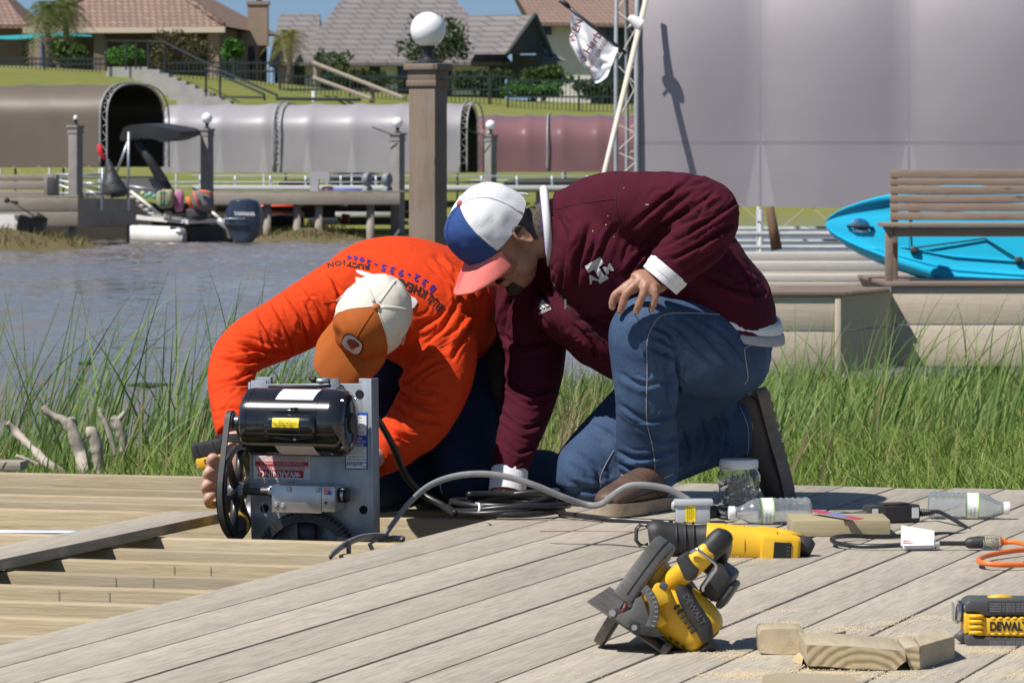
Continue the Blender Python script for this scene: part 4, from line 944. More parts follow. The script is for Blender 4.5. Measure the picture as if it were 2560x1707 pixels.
for s in (2.6, 4.6, 7.2):
    c = pA(s, 3.93, 0); MB(frame(c, FD, SD)).box((-0.9,-0.02,0),(0.9,0.02,0)) if False else None
    a = pA(s-0.8, 3.9, 0); b = pA(s+0.8, 3.9, 0); MB().add([Vector((a.x,a.y,gz+0.7)), Vector((b.x,b.y,gz+0.7)), Vector((b.x,b.y,FRz-0.8)), Vector((a.x,a.y,FRz-0.8))], [(0,1,2,3)]).build('window', GLASSD, hA)
ca, cb_ = K(622, 62, 205), K(672, 14, 205); MB().box((ca.x, 204, ca.z-1.0), (cb_.x, 205, cb_.z)).build('chimney', STUCCO_T, hA); MB().box((ca.x-0.06, 203.94, cb_.z), (cb_.x+0.06, 205.06, cb_.z+0.16)).build('chimney_cap', STUCCO_T, hA)
MB().cyl(K(648,14,204.5), K(648,-6,204.5), 0.14, n=10).build('flue', IRON, hA)
# wing at far left
hA2 = thing('house', 'clay tile roofed house wing at the top left edge', 'house', (K(-20,0,203).x, 205, 4.9))
hip(hA2, (-330,58), (66,62), (-200,-90), (-30,-60), 200, 206, CLAY)
MB().box((K(-300,0,201).x, 201, gz), (K(56,0,201).x, 209, K(0,62,201).z-0.2)).build('wall', STUCCO_D, hA2)
MB().box((K(86,0,199).x, 199, gz), (K(100,0,199).x, 199.4, K(0,70,199).z)).build('column', STUCCO_T, hA2)
# grey roofed house
hB = thing('house', 'large house with steep grey shingle roofs and half timbered walls', 'house', (K(1000,0,210).x, 214, 5.0))
hip(hB, (735,156), (1280,156), (868,-22), (1118,-22), 205, 213, SLATE)
hip(hB, (672,156), (800,156), (700,36), (800,36), 209, 214, SLATE)
# right wing gable
g0 = [K(1175,38,207), K(1338,38,205), K(1262,136,202), K(1120,136,203), K(1372,136,206), K(1300,136,210)]
poly(hB, 'roof', [g0[0], g0[1], g0[2], g0[3], K(1372,128,209), K(1230,128,213)], [(0,1,2,3), (1,0,5,4)], SLATE)
poly(hB, 'gable', [K(1332,46,205.1), K(1272,136,202.4), K(1362,134,206.2)], [(0,1,2)], TIMBER)
MB().tube([K(1338,38,204.9), K(1380,140,206.0)], 0.12, 6).build('barge_board', mat('blue_grey_trim', (0.05,0.07,0.12), 0.6), hB)
MB().tube([K(1338,38,204.9), K(1266,138,202.2)], 0.12, 6).build('barge_board', TIMBER, hB)
poly(hB, 'roof', [K(1355,118,207), K(1420,152,206), K(1365,156,205), K(1345,150,205)], [(0,1,2,3)], SLATE)
zb_ = 4.7
MB().box((K(745,0,206).x, 206, zb_), (K(1262,0,206).x, 216, K(0,158,206).z)).build('wall', STUCCO_W, hB)
MB().box((K(690,0,210).x, 210, zb_), (K(745,0,210).x, 216, K(0,158,210).z)).build('wall', STUCCO_W, hB)
for u0, u1 in ((686,694),(735,762),(800,856),(924,950),(994,1130),(1222,1262)): 
    MB().box((K(u0,0,205.9).x, 205.88, zb_), (K(u1,0,205.9).x, 206.0, K(0,160,206).z)).build('timber_bay', TIMBER, hB)
for u0, u1 in ((806,850),(1000,1030),(1040,1080),(1090,1124)):
    a, b = K(u0, 205, 205.8), K(u1, 168, 205.8); MB().box((a.x, 205.80, a.z), (b.x, 205.87, b.z)).build('window', GLASSD, hB)
MB().box((K(1280,0,204.5).x, 204.5, zb_), (K(1300,0,204.5).x, 205, K(0,130,204.5).z)).build('porch_post', TIMBER, hB)
MB().box((K(1340,0,204.5).x, 204.5, zb_), (K(1356,0,204.5).x, 205, K(0,130,204.5).z)).build('porch_post', TIMBER, hB)
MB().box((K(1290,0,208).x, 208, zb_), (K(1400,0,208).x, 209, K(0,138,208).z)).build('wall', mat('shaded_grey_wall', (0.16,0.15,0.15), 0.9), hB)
# white house with tan roof
hC = thing('house', 'white stucco house with a tan tile roof, upper right behind the flag', 'house', (K(1500,0,228).x, 232, 5.0))
hip(hC, (1330,56), (1730,62), (1240,-90), (1520,-60), 225, 233, TAN)
MB().box((K(1345,0,226).x, 226, 4.5), (K(1478,0,226).x, 236, K(0,58,226).z)).build('wall', STUCCO_W, hC)
MB().box((K(1478,0,226.5).x, 226.6, 4.5), (K(1720,0,226.5).x, 236, K(0,60,226).z)).build('wall', mat('blue_grey_wall', (0.10,0.13,0.17), 0.8), hC)
for u0, v0, u1, v1 in ((1358,66,1376,86),(1500,70,1540,120),(1556,70,1590,130)):
    a, b = K(u0, v1, 225.9), K(u1, v0, 225.9); w_ = MB().box((a.x, 225.9, a.z), (b.x, 226.0, b.z)).build('window', GLASSD, hC)
    for q in (0.0, 0.5, 1.0): MB().box((a.x+(b.x-a.x)*q-0.05, 225.84, a.z-0.04), (a.x+(b.x-a.x)*q+0.05, 225.89, b.z+0.04)).build('frame', TIMBER, w_)
# stairs down the bank
st = thing('stairs', 'pale concrete stairs with black railings down the grassy bank', 'stairs', K(450, 250, 140))
n = 9
for i in range(n):
    t = i/(n-1); u = 382 + (556-382)*t; v = 176 + (252-176)*t; yy = 150 - 16*t
    a = K(u, v, yy); MB().box((a.x-0.55, yy-0.9, a.z-0.9), (a.x+0.30, yy+0.9, a.z)).build('step', CONC, st)
a, b = K(266, 186, 151), K(368, 168, 151); MB().box((a.x, 151, a.z-0.8), (b.x, 153, b.z)).build('landing', CONC, st)
def rail(pts, r=0.035): MB().tube([K(u, v, y) for u, v, y in pts], r, 6).build('railing', IRON, st)
rail([(266,178,150.9),(266,102,150.9),(372,104,150.9),(372,192,150.9)]); rail([(412,180,150.5),(412,106,150.5),(500,150,145),(548,172,142)]); rail([(372,104,150.8),(412,106,150.5)])
rail([(515,255,137),(515,172,137),(660,236,130),(662,252,130)]); rail([(550,256,136),(550,176,136),(692,238,129),(694,252,129)]); rail([(550,243,135),(660,244,130)]); rail([(694,247,129),(900,250,126)], 0.05)
for u in (315, 340, 370): rail([(u,176,150.9),(u,103,150.9)], 0.03)
# timber handrail further right
tr = thing('handrail', 'weathered timber handrail running down the bank left of the globe', 'handrail', K(790, 210, 145))
RW = mat('pale_weathered_rail', (0.30,0.25,0.19), 0.9, 0, (0.24,0.20,0.155), sc=3)
for a, b in (((785,158,150),(1010,246,132)), ((785,195,150),(930,248,138))): MB().tube([K(*a), K(*b)], 0.07, 6).build('rail', RW, tr)
for a, b in (((790,158,150),(790,210,150)), ((930,214,139),(930,258,139))): MB().tube([K(*a), K(*b)], 0.09, 6).build('post', RW, tr)
tag(MB().cyl(K(785, 228, 128), K(785, 255, 128), 0.07, n=10).build('marker_pipe', WHITEPL), 'short white pipe standing in the grass above the pale grey canopy', 'pipe')
# iron fences
def fence(label, u0, u1, v0, v1, y, vt=0.0):
    t = thing('iron_fence', label, 'fence', K((u0+u1)/2, v1, y)); a, b = K(u0, v1, y), K(u1, v1, y); zt = K(0, v0, y).z
    mb = MB(); n = int((b.x-a.x)/0.14)
    for i in range(n): x = a.x + 0.14*i; mb.box((x-0.014, y, a.z-0.4), (x+0.014, y+0.03, zt))
    o = mb.build('pickets', FENCE, t, fix=False); o['kind'] = 'stuff'
    for z in (zt-0.08, a.z+0.1): MB().box((a.x, y-0.01, z-0.03), (b.x, y+0.04, z+0.03)).build('rail', FENCE, t)
    x = a.x
    while x < b.x: MB().box((x-0.04, y-0.03, a.z-0.4), (x+0.04, y+0.06, zt+0.08)).build('post', FENCE, t); x += 2.4
fence('dark iron fence along the top of the bank at the left', -60, 262, 142, 168, 154); fence('dark iron fence before the clay roofed house', 412, 700, 152, 186, 153.5)
fence('dark iron fence before the grey roofed house', 700, 1270, 186, 232, 151); fence('dark iron fence behind the flag at the right', 1270, 1700, 196, 250, 149)
# shade sail
ssl = thing('shade_sail', 'teal shade sail stretched on a pole at the far left', 'shade sail', K(104, 165, 172))
V = []; Q = []
for j in range(7):
    for i in range(15):
        s, t = i/14, j/6; V.append(tuple(K(-60 + 290*s, 82 + 4*math.sin(s*7) + 15*(1-t)*(0.5+0.5*math.sin(math.pi*s)) + 4*t, 171 + 4*t)))
for j in range(6):
    for i in range(14): Q.append((j*15+i, j*15+i+1, (j+1)*15+i+1, (j+1)*15+i))
link_mesh('sail', np_mesh('sail', V, Q, True), mat('teal_cloth', (0.01,0.30,0.33), 0.7), ssl)
MB().cyl(K(104,170,171), K(104,90,171), 0.06, n=8).build('pole', mat('blue_pole', (0.12,0.16,0.32), 0.5), ssl)

# ---- planting
def leaf_mat(name, c1, c2, c3=None):
    if name in MC: return MC[name]
    m, nt, N, L, p = nodes(name); MC[name] = m
    g = N.new('ShaderNodeNewGeometry'); col = ramp(nt, g.outputs['Random Per Island'], [(0.0, c1), (0.6, c2), (1.0, c3 or c2)])
    L.new(col, p.inputs['Base Color']); setp(p, Roughness=0.6); p.inputs['Specular IOR Level'].default_value = 0.3
    tr_ = N.new('ShaderNodeBsdfTranslucent'); L.new(col, tr_.inputs['Color']); mx = N.new('ShaderNodeMixShader'); mx.inputs[0].default_value = 0.3
    L.new(p.outputs[0], mx.inputs[1]); L.new(tr_.outputs[0], mx.inputs[2]); L.new(mx.outputs[0], N['Material Output'].inputs['Surface']); return m
LG = leaf_mat('mid_green_leaves', (0.035,0.065,0.015), (0.075,0.12,0.03), (0.12,0.16,0.05))
LD = leaf_mat('dark_green_leaves', (0.02,0.04,0.012), (0.045,0.075,0.025), (0.075,0.10,0.04))
LB = leaf_mat('bright_green_leaves', (0.04,0.12,0.015), (0.07,0.19,0.03), (0.10,0.22,0.05))
LO = leaf_mat('olive_brown_leaves', (0.06,0.055,0.025), (0.11,0.10,0.045), (0.15,0.12,0.06))
def leaf_quads(C, size, asp=0.5):
    n = len(C); d = rng.normal(size=(n,3)); d /= np.linalg.norm(d, axis=1)[:,None]; e = rng.normal(size=(n,3)); e -= (e*d).sum(1)[:,None]*d; e /= np.linalg.norm(e, axis=1)[:,None]
    s = size*(0.6 + 0.8*rng.random(n))[:,None]
    V = np.stack([C - d*s, C + e*s*asp, C + d*s, C - e*s*asp], 1).reshape(-1,3); return V, np.arange(4*n).reshape(-1,4)
def clump_pts(blobs, n):
    """blobs: (center, rx, ry, rz) -> points near their shells, uneven"""
    out = []; tot = sum(b[1]*b[3] for b in blobs)
    for c, rx, ry, rz in blobs:
        k = int(n*rx*rz/tot); d = rng.normal(size=(k,3)); d /= np.linalg.norm(d, axis=1)[:,None]; r = (0.45 + 0.6*rng.random(k)**0.6)[:,None]
        out.append(np.array(c) + d*r*np.array((rx,ry,rz)))
    return np.concatenate(out)
def shrub(name, label, cat, u0, v0, u1, v1, y, lm, n=900, size=0.09, nb=9, trunk=True, group=None, base=None, loose=0.0):
    a, b = K(u0, v1, y), K(u1, v0, y); w, h = b.x-a.x, b.z-a.z
    t = thing(name, label, cat, ((a.x+b.x)/2, y, a.z), 0, group); bl = []
    for i in range(nb):
        q = random.random(); bl.append(((a.x + w*(0.2+0.6*random.random()), y + (random.random()-0.5)*w*0.5, a.z + h*(0.25+0.6*random.random())), w*(0.16+0.12*random.random()), w*0.2, h*(0.14+0.12*random.random())))
    V, Q = leaf_quads(clump_pts(bl, n), size); link_mesh('crown', np_mesh('crown', V, Q), lm, t)
    mb = MB()
    for c, rx, ry, rz in bl[:5 if trunk else 2]:
        c = Vector(c); o_ = Vector(((a.x+b.x)/2 + (random.random()-.5)*0.1*w, y, a.z - 0.3)); mid = o_.lerp(c, 0.5) + Vector((0,0,0.1*h)); mb.tube([o_, mid, c], [0.012*w+0.02, 0.009*w+0.012, 0.006], 6)
    mb.build('trunk', mat('bark', (0.12,0.09,0.065), 0.9), t, True); return t
def palm(label, u, vtop, vbot, y, spread, lm, nf=26, droop=1.0, tr=0.12, skirt=0):
    top, bot = K(u, vtop, y), K(u, vbot, y); t = thing('palm_tree', label, 'palm tree', bot, 0)
    MB().tube([bot + Vector((0,0,-0.4)), bot.lerp(top, .3) + Vector((0.05,0,0)), bot.lerp(top, .7), top], [tr*1.25, tr, tr*0.95, tr*1.3], 10).build('trunk', mat('palm_bark', (0.28,0.23,0.18), 0.9, 0, (0.17,0.14,0.11), sc=7), t, True)
    V = []; Q = []
    for i in range(nf):
        az = i*2.399 + random.random()*0.3; el = R(75 - 120*(i/nf)) ; Lf_ = spread*(0.8+0.35*random.random())
        d = Vector((math.cos(az)*math.cos(el), math.sin(az)*math.cos(el), math.sin(el))); pts = []
        for k in range(8): s = k/7; pts.append(top + d*Lf_*s + Vector((0,0,-0.62*droop*Lf_*s*s)))
        for k in range(1, 8):
            ax = (pts[k]-pts[k-1]).normalized(); sd2 = ax.cross(Vector((0,0,1))); sd2 = sd2.normalized() if sd2.length > 0.01 else Vector((1,0,0))
            for sg in (-1, 1):
                for q in (0, 0.5):
                    o_ = pts[k-1].lerp(pts[k], q); ll = Lf_*0.36*math.sin(0.35 + 2.5*k/8); e = o_ + sd2*sg*ll + ax*ll*0.6 + Vector((0,0,-0.25*ll)); w = ax*0.035*Lf_
                    b0 = len(V); V += [tuple(o_-w*0.6), tuple(o_+w*0.6), tuple(e)]; Q.append((b0, b0+1, b0+2))
    link_mesh('crown', np_mesh('crown', V, Q), lm, t); return t
PALMG = leaf_mat('palm_green', (0.07,0.10,0.025), (0.13,0.16,0.045), (0.20,0.19,0.07))
palm('tall shaggy palm beside the clay roofed house at the far left', 118, 25, 175, 168, 1.35, PALMG, 34, 1.3, 0.13); palm('second shaggy palm crowding the one at the far left', 165, 22, 170, 170, 1.25, PALMG, 34, 1.3, 0.12)
palm('slender palm between the clay roofed and grey roofed houses', 722, 92, 205, 160, 0.95, leaf_mat('palm_yellow', (0.12,0.14,0.03), (0.20,0.20,0.05), (0.27,0.23,0.08)), 30, 1.2, 0.12)
shrub('shrub', 'bright green rounded shrub in front of the clay house porch', 'shrub', 262, 112, 372, 168, 160, LB, 900, 0.09)
shrub('shrub', 'bright green shrub against the arched side wall of the clay house', 'shrub', 553, 88, 608, 160, 185, LB, 700, 0.10)
shrub('small_tree', 'thin brownish tree in front of the house porch', 'tree', 370, 72, 470, 180, 158, LO, 900, 0.06, 12)
shrub('small_tree', 'second thin brownish tree before the porch column', 'tree', 455, 78, 545, 180, 159, LO, 900, 0.06, 12)
shrub('shrub', 'olive shrub under the shaggy palms', 'shrub', 120, 100, 220, 168, 165, LG, 900, 0.10)
shrub('small_tree', 'leafy tree directly behind the large white globe', 'tree', 990, 40, 1182, 190, 172, LD, 1900, 0.09, 16)
shrub('shrub', 'thin green shrub near the timber handrail', 'shrub', 800, 122, 880, 205, 165, LG, 600, 0.08, 10)
shrub('shrub', 'sparse dark shrub left of the timber handrail', 'shrub', 778, 122, 830, 185, 168, LD, 250, 0.07, 7)
shrub('hedge', 'low green hedge in front of the grey house bays', 'hedge', 800, 180, 1010, 225, 160, LD, 1600, 0.10, 16)
shrub('hedge', 'hedge behind the fence right of the lamp post', 'hedge', 1100, 175, 1290, 232, 160, LD, 1700, 0.10, 16)
shrub('hedge', 'bright low hedge behind the right fence', 'hedge', 1250, 200, 1410, 243, 156, LB, 1500, 0.09, 14)
shrub('hedge', 'olive hedge rising behind the right fence', 'hedge', 1290, 160, 1430, 232, 164, LG, 1500, 0.10, 14)
shrub('shrub', 'dark shrub under the flag', 'shrub', 1430, 200, 1600, 255, 156, LD, 1200, 0.10, 12)
# ------------------------------------------------------------------ people
def loft(mb, st, n=26, sub=6, up0=(0,0,1), e=0.92):
    """st: (point, half width a, half height b[, up vector]); smooth sweep of super-ellipses"""
    rows = []
    for s in st:
        p = Vector(s[0]); u = Vector(s[3]) if len(s) > 3 else Vector(up0); rows.append((p.x, p.y, p.z, s[1], s[2], u.x, u.y, u.z))
    rows = spline(rows, sub); V = []; Q = []; m = len(rows)
    for i, r in enumerate(rows):
        p = Vector(r[:3]); d = Vector(rows[min(i+1, m-1)][:3]) - Vector(rows[max(i-1, 0)][:3]); d.normalize()
        b = Vector(r[5:8]); b = b - d*b.dot(d); b = b.normalized() if b.length > 1e-5 else d.orthogonal().normalized(); a = d.cross(b)
        for k in range(n):
            t = 2*math.pi*k/n; c, s_ = math.cos(t), math.sin(t)
            V.append(p + a*(max(r[3], 1e-3)*math.copysign(abs(c)**e, c)) + b*(max(r[4], 1e-3)*math.copysign(abs(s_)**e, s_)))
    for j in range(m-1):
        for k in range(n): Q.append((j*n+k, j*n+(k+1) % n, (j+1)*n+(k+1) % n, (j+1)*n+k))
    c0 = len(V); V += [Vector(rows[0][:3]), Vector(rows[-1][:3])]
    for k in range(n): Q.append((c0, (k+1) % n, k)); Q.append((c0+1, (m-1)*n+k, (m-1)*n+(k+1) % n))
    return mb.add(V, Q)
def remesh(mb, voxel):
    me = mb.mesh('body_source'); ob = bpy.data.objects.new('body_source', me); COL.objects.link(ob)
    md = ob.modifiers.new('r', 'REMESH'); md.mode = 'VOXEL'; md.voxel_size = voxel; md.adaptivity = 0
    dg = bpy.context.evaluated_depsgraph_get(); dg.update()
    out = bpy.data.meshes.new_from_object(ob.evaluated_get(dg)); bpy.data.objects.remove(ob); bpy.data.meshes.remove(me)
    return out
def get_v(me):
    a = np.empty(len(me.vertices)*3, 'f'); me.vertices.foreach_get('co', a); return a.reshape(-1,3).astype(float)
def smooth_np(me, it, lam=0.5, taubin=True):
    V = get_v(me); e = np.empty(len(me.edges)*2, 'i'); me.edges.foreach_get('vertices', e); e = e.reshape(-1,2)
    deg = np.bincount(e.ravel(), minlength=len(V)).astype(float)[:,None]; deg[deg == 0] = 1
    def step(V, l):
        S = np.zeros_like(V)
        for k in range(3): S[:,k] = np.bincount(e[:,0], V[e[:,1],k], len(V)) + np.bincount(e[:,1], V[e[:,0],k], len(V))
        return V + l*(S/deg - V)
    for _ in range(it):
        V = step(V, lam)
        if taubin: V = step(V, -lam*1.02)
    me.vertices.foreach_set('co', V.astype('f').ravel()); me.update(); return V
def normals(me):
    a = np.empty(len(me.vertices)*3, 'f'); me.vertices.foreach_get('normal', a); return a.reshape(-1,3).astype(float)
def wob(V, f, seed):
    r = np.random.default_rng(seed); o = np.zeros(len(V))
    for k in range(5):
        d = r.normal(size=3); d /= np.linalg.norm(d); o += np.sin(V @ d * f * (0.7+0.6*r.random()) + r.random()*6.28)
    return o/5
def fold(me, folds, seed=0, base=0.0015, bf=22):
    """folds: (centre, direction across the ridges, wavelength, amplitude, radius)"""
    V = get_v(me); N = normals(me); D = base*wob(V, bf, seed)
    for i, (c, d, wl_, amp, rad) in enumerate(folds):
        c = np.array(c); d = np.array(Vector(d).normalized()); q = V - c; w = np.exp(-((q**2).sum(1))/(rad*rad))
        ph = (q @ d)*2*math.pi/wl_ + 3.2*wob(V, 13, seed+i+1) + 1.5*wob(V, 31, seed+i+31)
        s = np.abs(np.sin(ph/2))**0.75; br = 0.5 + 0.5*wob(V, 26, seed+i+77); D += 1.25*amp*w*(s - 0.72)*np.clip(0.35 + 1.1*br, 0.15, 1.2)
    V = V + N*D[:,None]; me.vertices.foreach_set('co', V.astype('f').ravel()); me.update()
def crease(me, lines):
    """lines: (photograph polyline, half width px, depth m): sharp valley with a roll of cloth beside it, on the side seen in the photograph"""
    V = get_v(me); N = normals(me); U = 1280 + F*V[:,0]/V[:,1]; W = HV + F*(H - V[:,2])/V[:,1]; D = np.zeros(len(V))
    face = np.clip(-(N[:,1])*1.6 + 0.6, 0, 1); rc = np.random.default_rng(len(lines)*7+1); more = []
    for pts, wd, amp in lines:          # smaller creases that run beside each main one
        P = np.array(spline(pts, 5)); t = P[-1]-P[0]; nn = np.array((-t[1], t[0]))/(np.hypot(*t)+1e-6)
        for sgn in (-1, 1, rc.choice((-1, 1))):
            a, b = sorted(rc.choice(len(P), 2, replace=False)); 
            if b - a < 4: a, b = 0, len(P)-1
            o_ = nn*sgn*(9 + 17*rc.random()); q = P[a:b+1:max(1, (b-a)//3)]; q = [tuple(p_ + o_*(1+0.35*rc.normal()) + rc.normal(size=2)*3) for p_ in q]
            if len(q) > 2: more.append((q, wd*(0.5+0.25*rc.random()), amp*(0.20+0.22*rc.random())))
    lines = list(lines) + more
    for pts, wd, amp in lines:
        P = np.array(spline(pts, 6)); best = np.full(len(V), 1e9); sgn = np.zeros(len(V)); tt = np.zeros(len(V)); m = len(P)-1
        lo, hi = P.min(0)-5*wd, P.max(0)+5*wd; idx = np.where((U > lo[0])&(U < hi[0])&(W > lo[1])&(W < hi[1]))[0]
        if not len(idx): continue
        u, w = U[idx], W[idx]; b = np.full(len(idx), 1e9); sg = np.zeros(len(idx)); t_ = np.zeros(len(idx))
        for i in range(m):
            a, c = P[i], P[i+1]; d = c-a; L2 = d@d + 1e-9; k = np.clip(((u-a[0])*d[0] + (w-a[1])*d[1])/L2, 0, 1)
            dx, dy = u-a[0]-k*d[0], w-a[1]-k*d[1]; dist = np.hypot(dx, dy); cr = (d[0]*dy - d[1]*dx); sel = dist < b
            b[sel] = dist[sel]; sg[sel] = np.sign(cr[sel]); t_[sel] = (i + k[sel])/m
        wd = wd*0.72; x = b/wd; tp = np.sin(np.clip(t_, 0.02, 0.98)*math.pi)**0.6*np.where((t_ <= 0.001)|(t_ >= 0.999), np.exp(-x*x), 1)
        D[idx] += face[idx]*amp*tp*(-np.exp(-(x/0.8)**2) + 0.75*np.exp(-((x*sg - 2.0)/1.5)**2) + 0.25*np.exp(-((x*sg + 2.2)/1.6)**2))
    V = V + N*D[:,None]; me.vertices.foreach_set('co', V.astype('f').ravel()); me.update()
def cloth(name, mb, mt, par, voxel=0.006, sm=5, folds=(), seed=0, base=0.0015, bf=22, creases=()):
    me = remesh(mb, voxel); smooth_np(me, sm, 0.5, False); fold(me, folds, seed, base, bf); crease(me, creases); smooth_np(me, 1, 0.3, False); me.shade_smooth()
    vs_ = [v.co.copy() for v in me.vertices]; bv = BVHTree.FromPolygons(vs_, [tuple(p.vertices) for p in me.polygons])
    me.materials.clear(); return link_mesh(name, me, mt, par), bv
CAMP = Vector((0,0,H))
def onto(bv, u, v, off=0.002, y=9.0):
    p = K(u, v, y); d = (p - CAMP).normalized(); h = bv.ray_cast(CAMP + d*7, d)
    return None if h[0] is None else h[0] - d*off
def print_px(name, me, T2, bv, mt, par, off=0.002):
    """me: flat mesh in XY; T2 maps its xy to photograph pixels; dropped on the surface along the view lines"""
    bad = []
    for q in me.vertices:
        u, v = T2(q.co.x, q.co.y); p = onto(bv, u, v, off)
        if p is None: bad.append(q.index)
        else: q.co = p
    if bad:
        bm = bmesh.new(); bm.from_mesh(me); bm.verts.ensure_lookup_table(); bmesh.ops.delete(bm, geom=[bm.verts[i] for i in bad], context='VERTS'); bm.to_mesh(me); bm.free()
    if not len(me.polygons): return None
    me.materials.clear(); return link_mesh(name, me, mt, par)
def flat_poly(pts, cuts=3):
    bm = bmesh.new(); f = bm.faces.new([bm.verts.new((x, y, 0)) for x, y in pts]); bmesh.ops.triangulate(bm, faces=[f])
    for _ in range(cuts): bmesh.ops.subdivide_edges(bm, edges=list(bm.edges), cuts=1, use_grid_fill=True)
    me = bpy.data.meshes.new('print'); bm.to_mesh(me); bm.free(); return me
def px_poly(name, pts, bv, mt, par, off=0.002, cuts=3): return print_px(name, flat_poly(pts, cuts), lambda x, y: (x, y), bv, mt, par, off)
def px_text(name, txt, u, v, size, ang, bv, mt, par, off=0.002, sy=1.0, bold=0.0, shear=0.0):
    c, s = math.cos(ang), math.sin(ang); me = text_mesh(txt, size, 0, 2, bold*size, 'CENTER', shear)
    return print_px(name, me, lambda x, y: (u + c*x - s*y*sy, v - (s*x + c*y*sy)), bv, mt, par, off)
def line_on(name, pts, bv, mt, par, r=0.0012, n=5, off=0.001, y=9.0):
    P = [onto(bv, p[0], p[1], off) for p in spline(pts, 6)]; P = [q for q in P if q is not None]
    if len(P) > 2: return MB().tube(P, r, 5).build(name, mt, par, True)

def head_mesh(mb, T):
    """head in local axes x right, y forward, z up; origin between the ears"""
    m = MB(T)
    m.ball((0,-0.010,0.045), (0.077,0.097,0.090), 28, 18)
    loft(m, [((0,0.020,0.04),0.070,0.072,(0,1,0)), ((0,0.026,0.0),0.069,0.068,(0,1,0)), ((0,0.030,-0.035),0.063,0.064,(0,1,0)), ((0,0.040,-0.07),0.053,0.053,(0,1,0)), ((0,0.054,-0.098),0.036,0.036,(0,1,0)), ((0,0.060,-0.112),0.016,0.018,(0,1,0))])
    loft(m, [((0,0.088,0.030),0.010,0.012,(0,1,0)), ((0,0.102,0.005),0.0115,0.014,(0,1,0)), ((0,0.110,-0.015),0.014,0.016,(0,1,0)), ((0,0.104,-0.026),0.012,0.010,(0,1,0))], 14)
    for s in (-1, 1):
        m.ball((s*0.030,0.078,0.032), (0.028,0.013,0.009), 14, 10); m.ball((s*0.044,0.062,-0.012), (0.028,0.028,0.026), 14, 10)
        m.ball((s*0.012,0.102,-0.019), (0.009,0.011,0.008), 12, 8)
        m.ball((s*0.050,0.025,-0.055), (0.022,0.040,0.030), 14, 10)
    m.ball((0,0.090,-0.047), (0.023,0.013,0.0065), 14, 10); m.ball((0,0.088,-0.059), (0.021,0.013,0.0075), 14, 10); m.ball((0,0.082,-0.088), (0.024,0.020,0.018), 14, 10)
    for s in (-1, 1):
        E = Matrix.Translation((s*0.079,-0.010,0.002)) @ Matrix.Rotation(s*R(-24), 4, 'Z') @ Matrix.Rotation(R(-10), 4, 'X')
        rim = [(s*0.010, 0.019*math.cos(a)*(1.0 if math.sin(a) > 0 else 0.75), 0.006 + 0.030*math.sin(a)) for a in np.linspace(0, 2*math.pi, 22, endpoint=False)]
        q = MB(T @ E); q.tube(rim, 0.0048, 8, True); q.ball((s*0.003,-0.003,0.003), (0.008,0.017,0.026), 14, 10); q.ball((s*0.008,0.002,-0.026), (0.006,0.009,0.010), 10, 8); q.ball((s*0.009,0.013,0.0), (0.005,0.006,0.010), 10, 8)
        m.v += q.v; m.f += [tuple(i + len(m.v) - len(q.v) for i in f) for f in q.f]
    n0 = len(mb.v); mb.v += m.v; mb.f += [tuple(i+n0 for i in f) for f in m.f]
def finger(mb, pts, r0=0.0095, r1=0.0075):
    n = len(pts); P = spline([tuple(p) for p in pts], 5); m = len(P); rr = []
    for i in range(m):
        t = i/(m-1); r = r0 + (r1-r0)*t; k = t*(n-1); r *= 1 + 0.10*math.exp(-((k - round(k))**2)/0.03)*(1 if 0 < round(k) < n-1 else 0)
        if t > 0.9: r *= math.sqrt(max(0.05, 1-((t-0.9)/0.1)**2*0.75))
        rr.append(r)
    mb.tube(P, rr, 12)
def skin_mat(name, c, c2, c3):
    m, nt, N, L, p = nodes(name); v = coords(nt)
    col = mixc(nt, 0.5, ramp(nt, noise_n(nt, v, 25, 4), [(0.3, c), (0.7, c2)]), ramp(nt, noise_n(nt, v, 160, 3), [(0.35, c), (0.7, c3)]))
    L.new(col, p.inputs['Base Color']); setp(p, Roughness=0.5); p.inputs['Subsurface Weight'].default_value = 0.08; p.inputs['Subsurface Radius'].default_value = (0.012,0.004,0.002)
    bump_n(nt, p, noise_n(nt, v, 420, 2), 0.25, 0.001); return m
def patch(name, obj, pred, mt, par, off=0.0012):
    me = obj.data; W = xform(obj); bm = bmesh.new(); bm.from_mesh(me); bm.transform(W)
    bmesh.ops.delete(bm, geom=[f for f in bm.faces if not pred(f.calc_center_median())], context='FACES')
    bm.normal_update()
    for q in bm.verts: q.co += q.normal*off*(0.6 + 0.8*random.random())
    m2 = bpy.data.meshes.new(name); bm.to_mesh(m2); bm.free(); m2.shade_smooth(); m2.materials.clear(); return link_mesh(name, m2, mt, par)

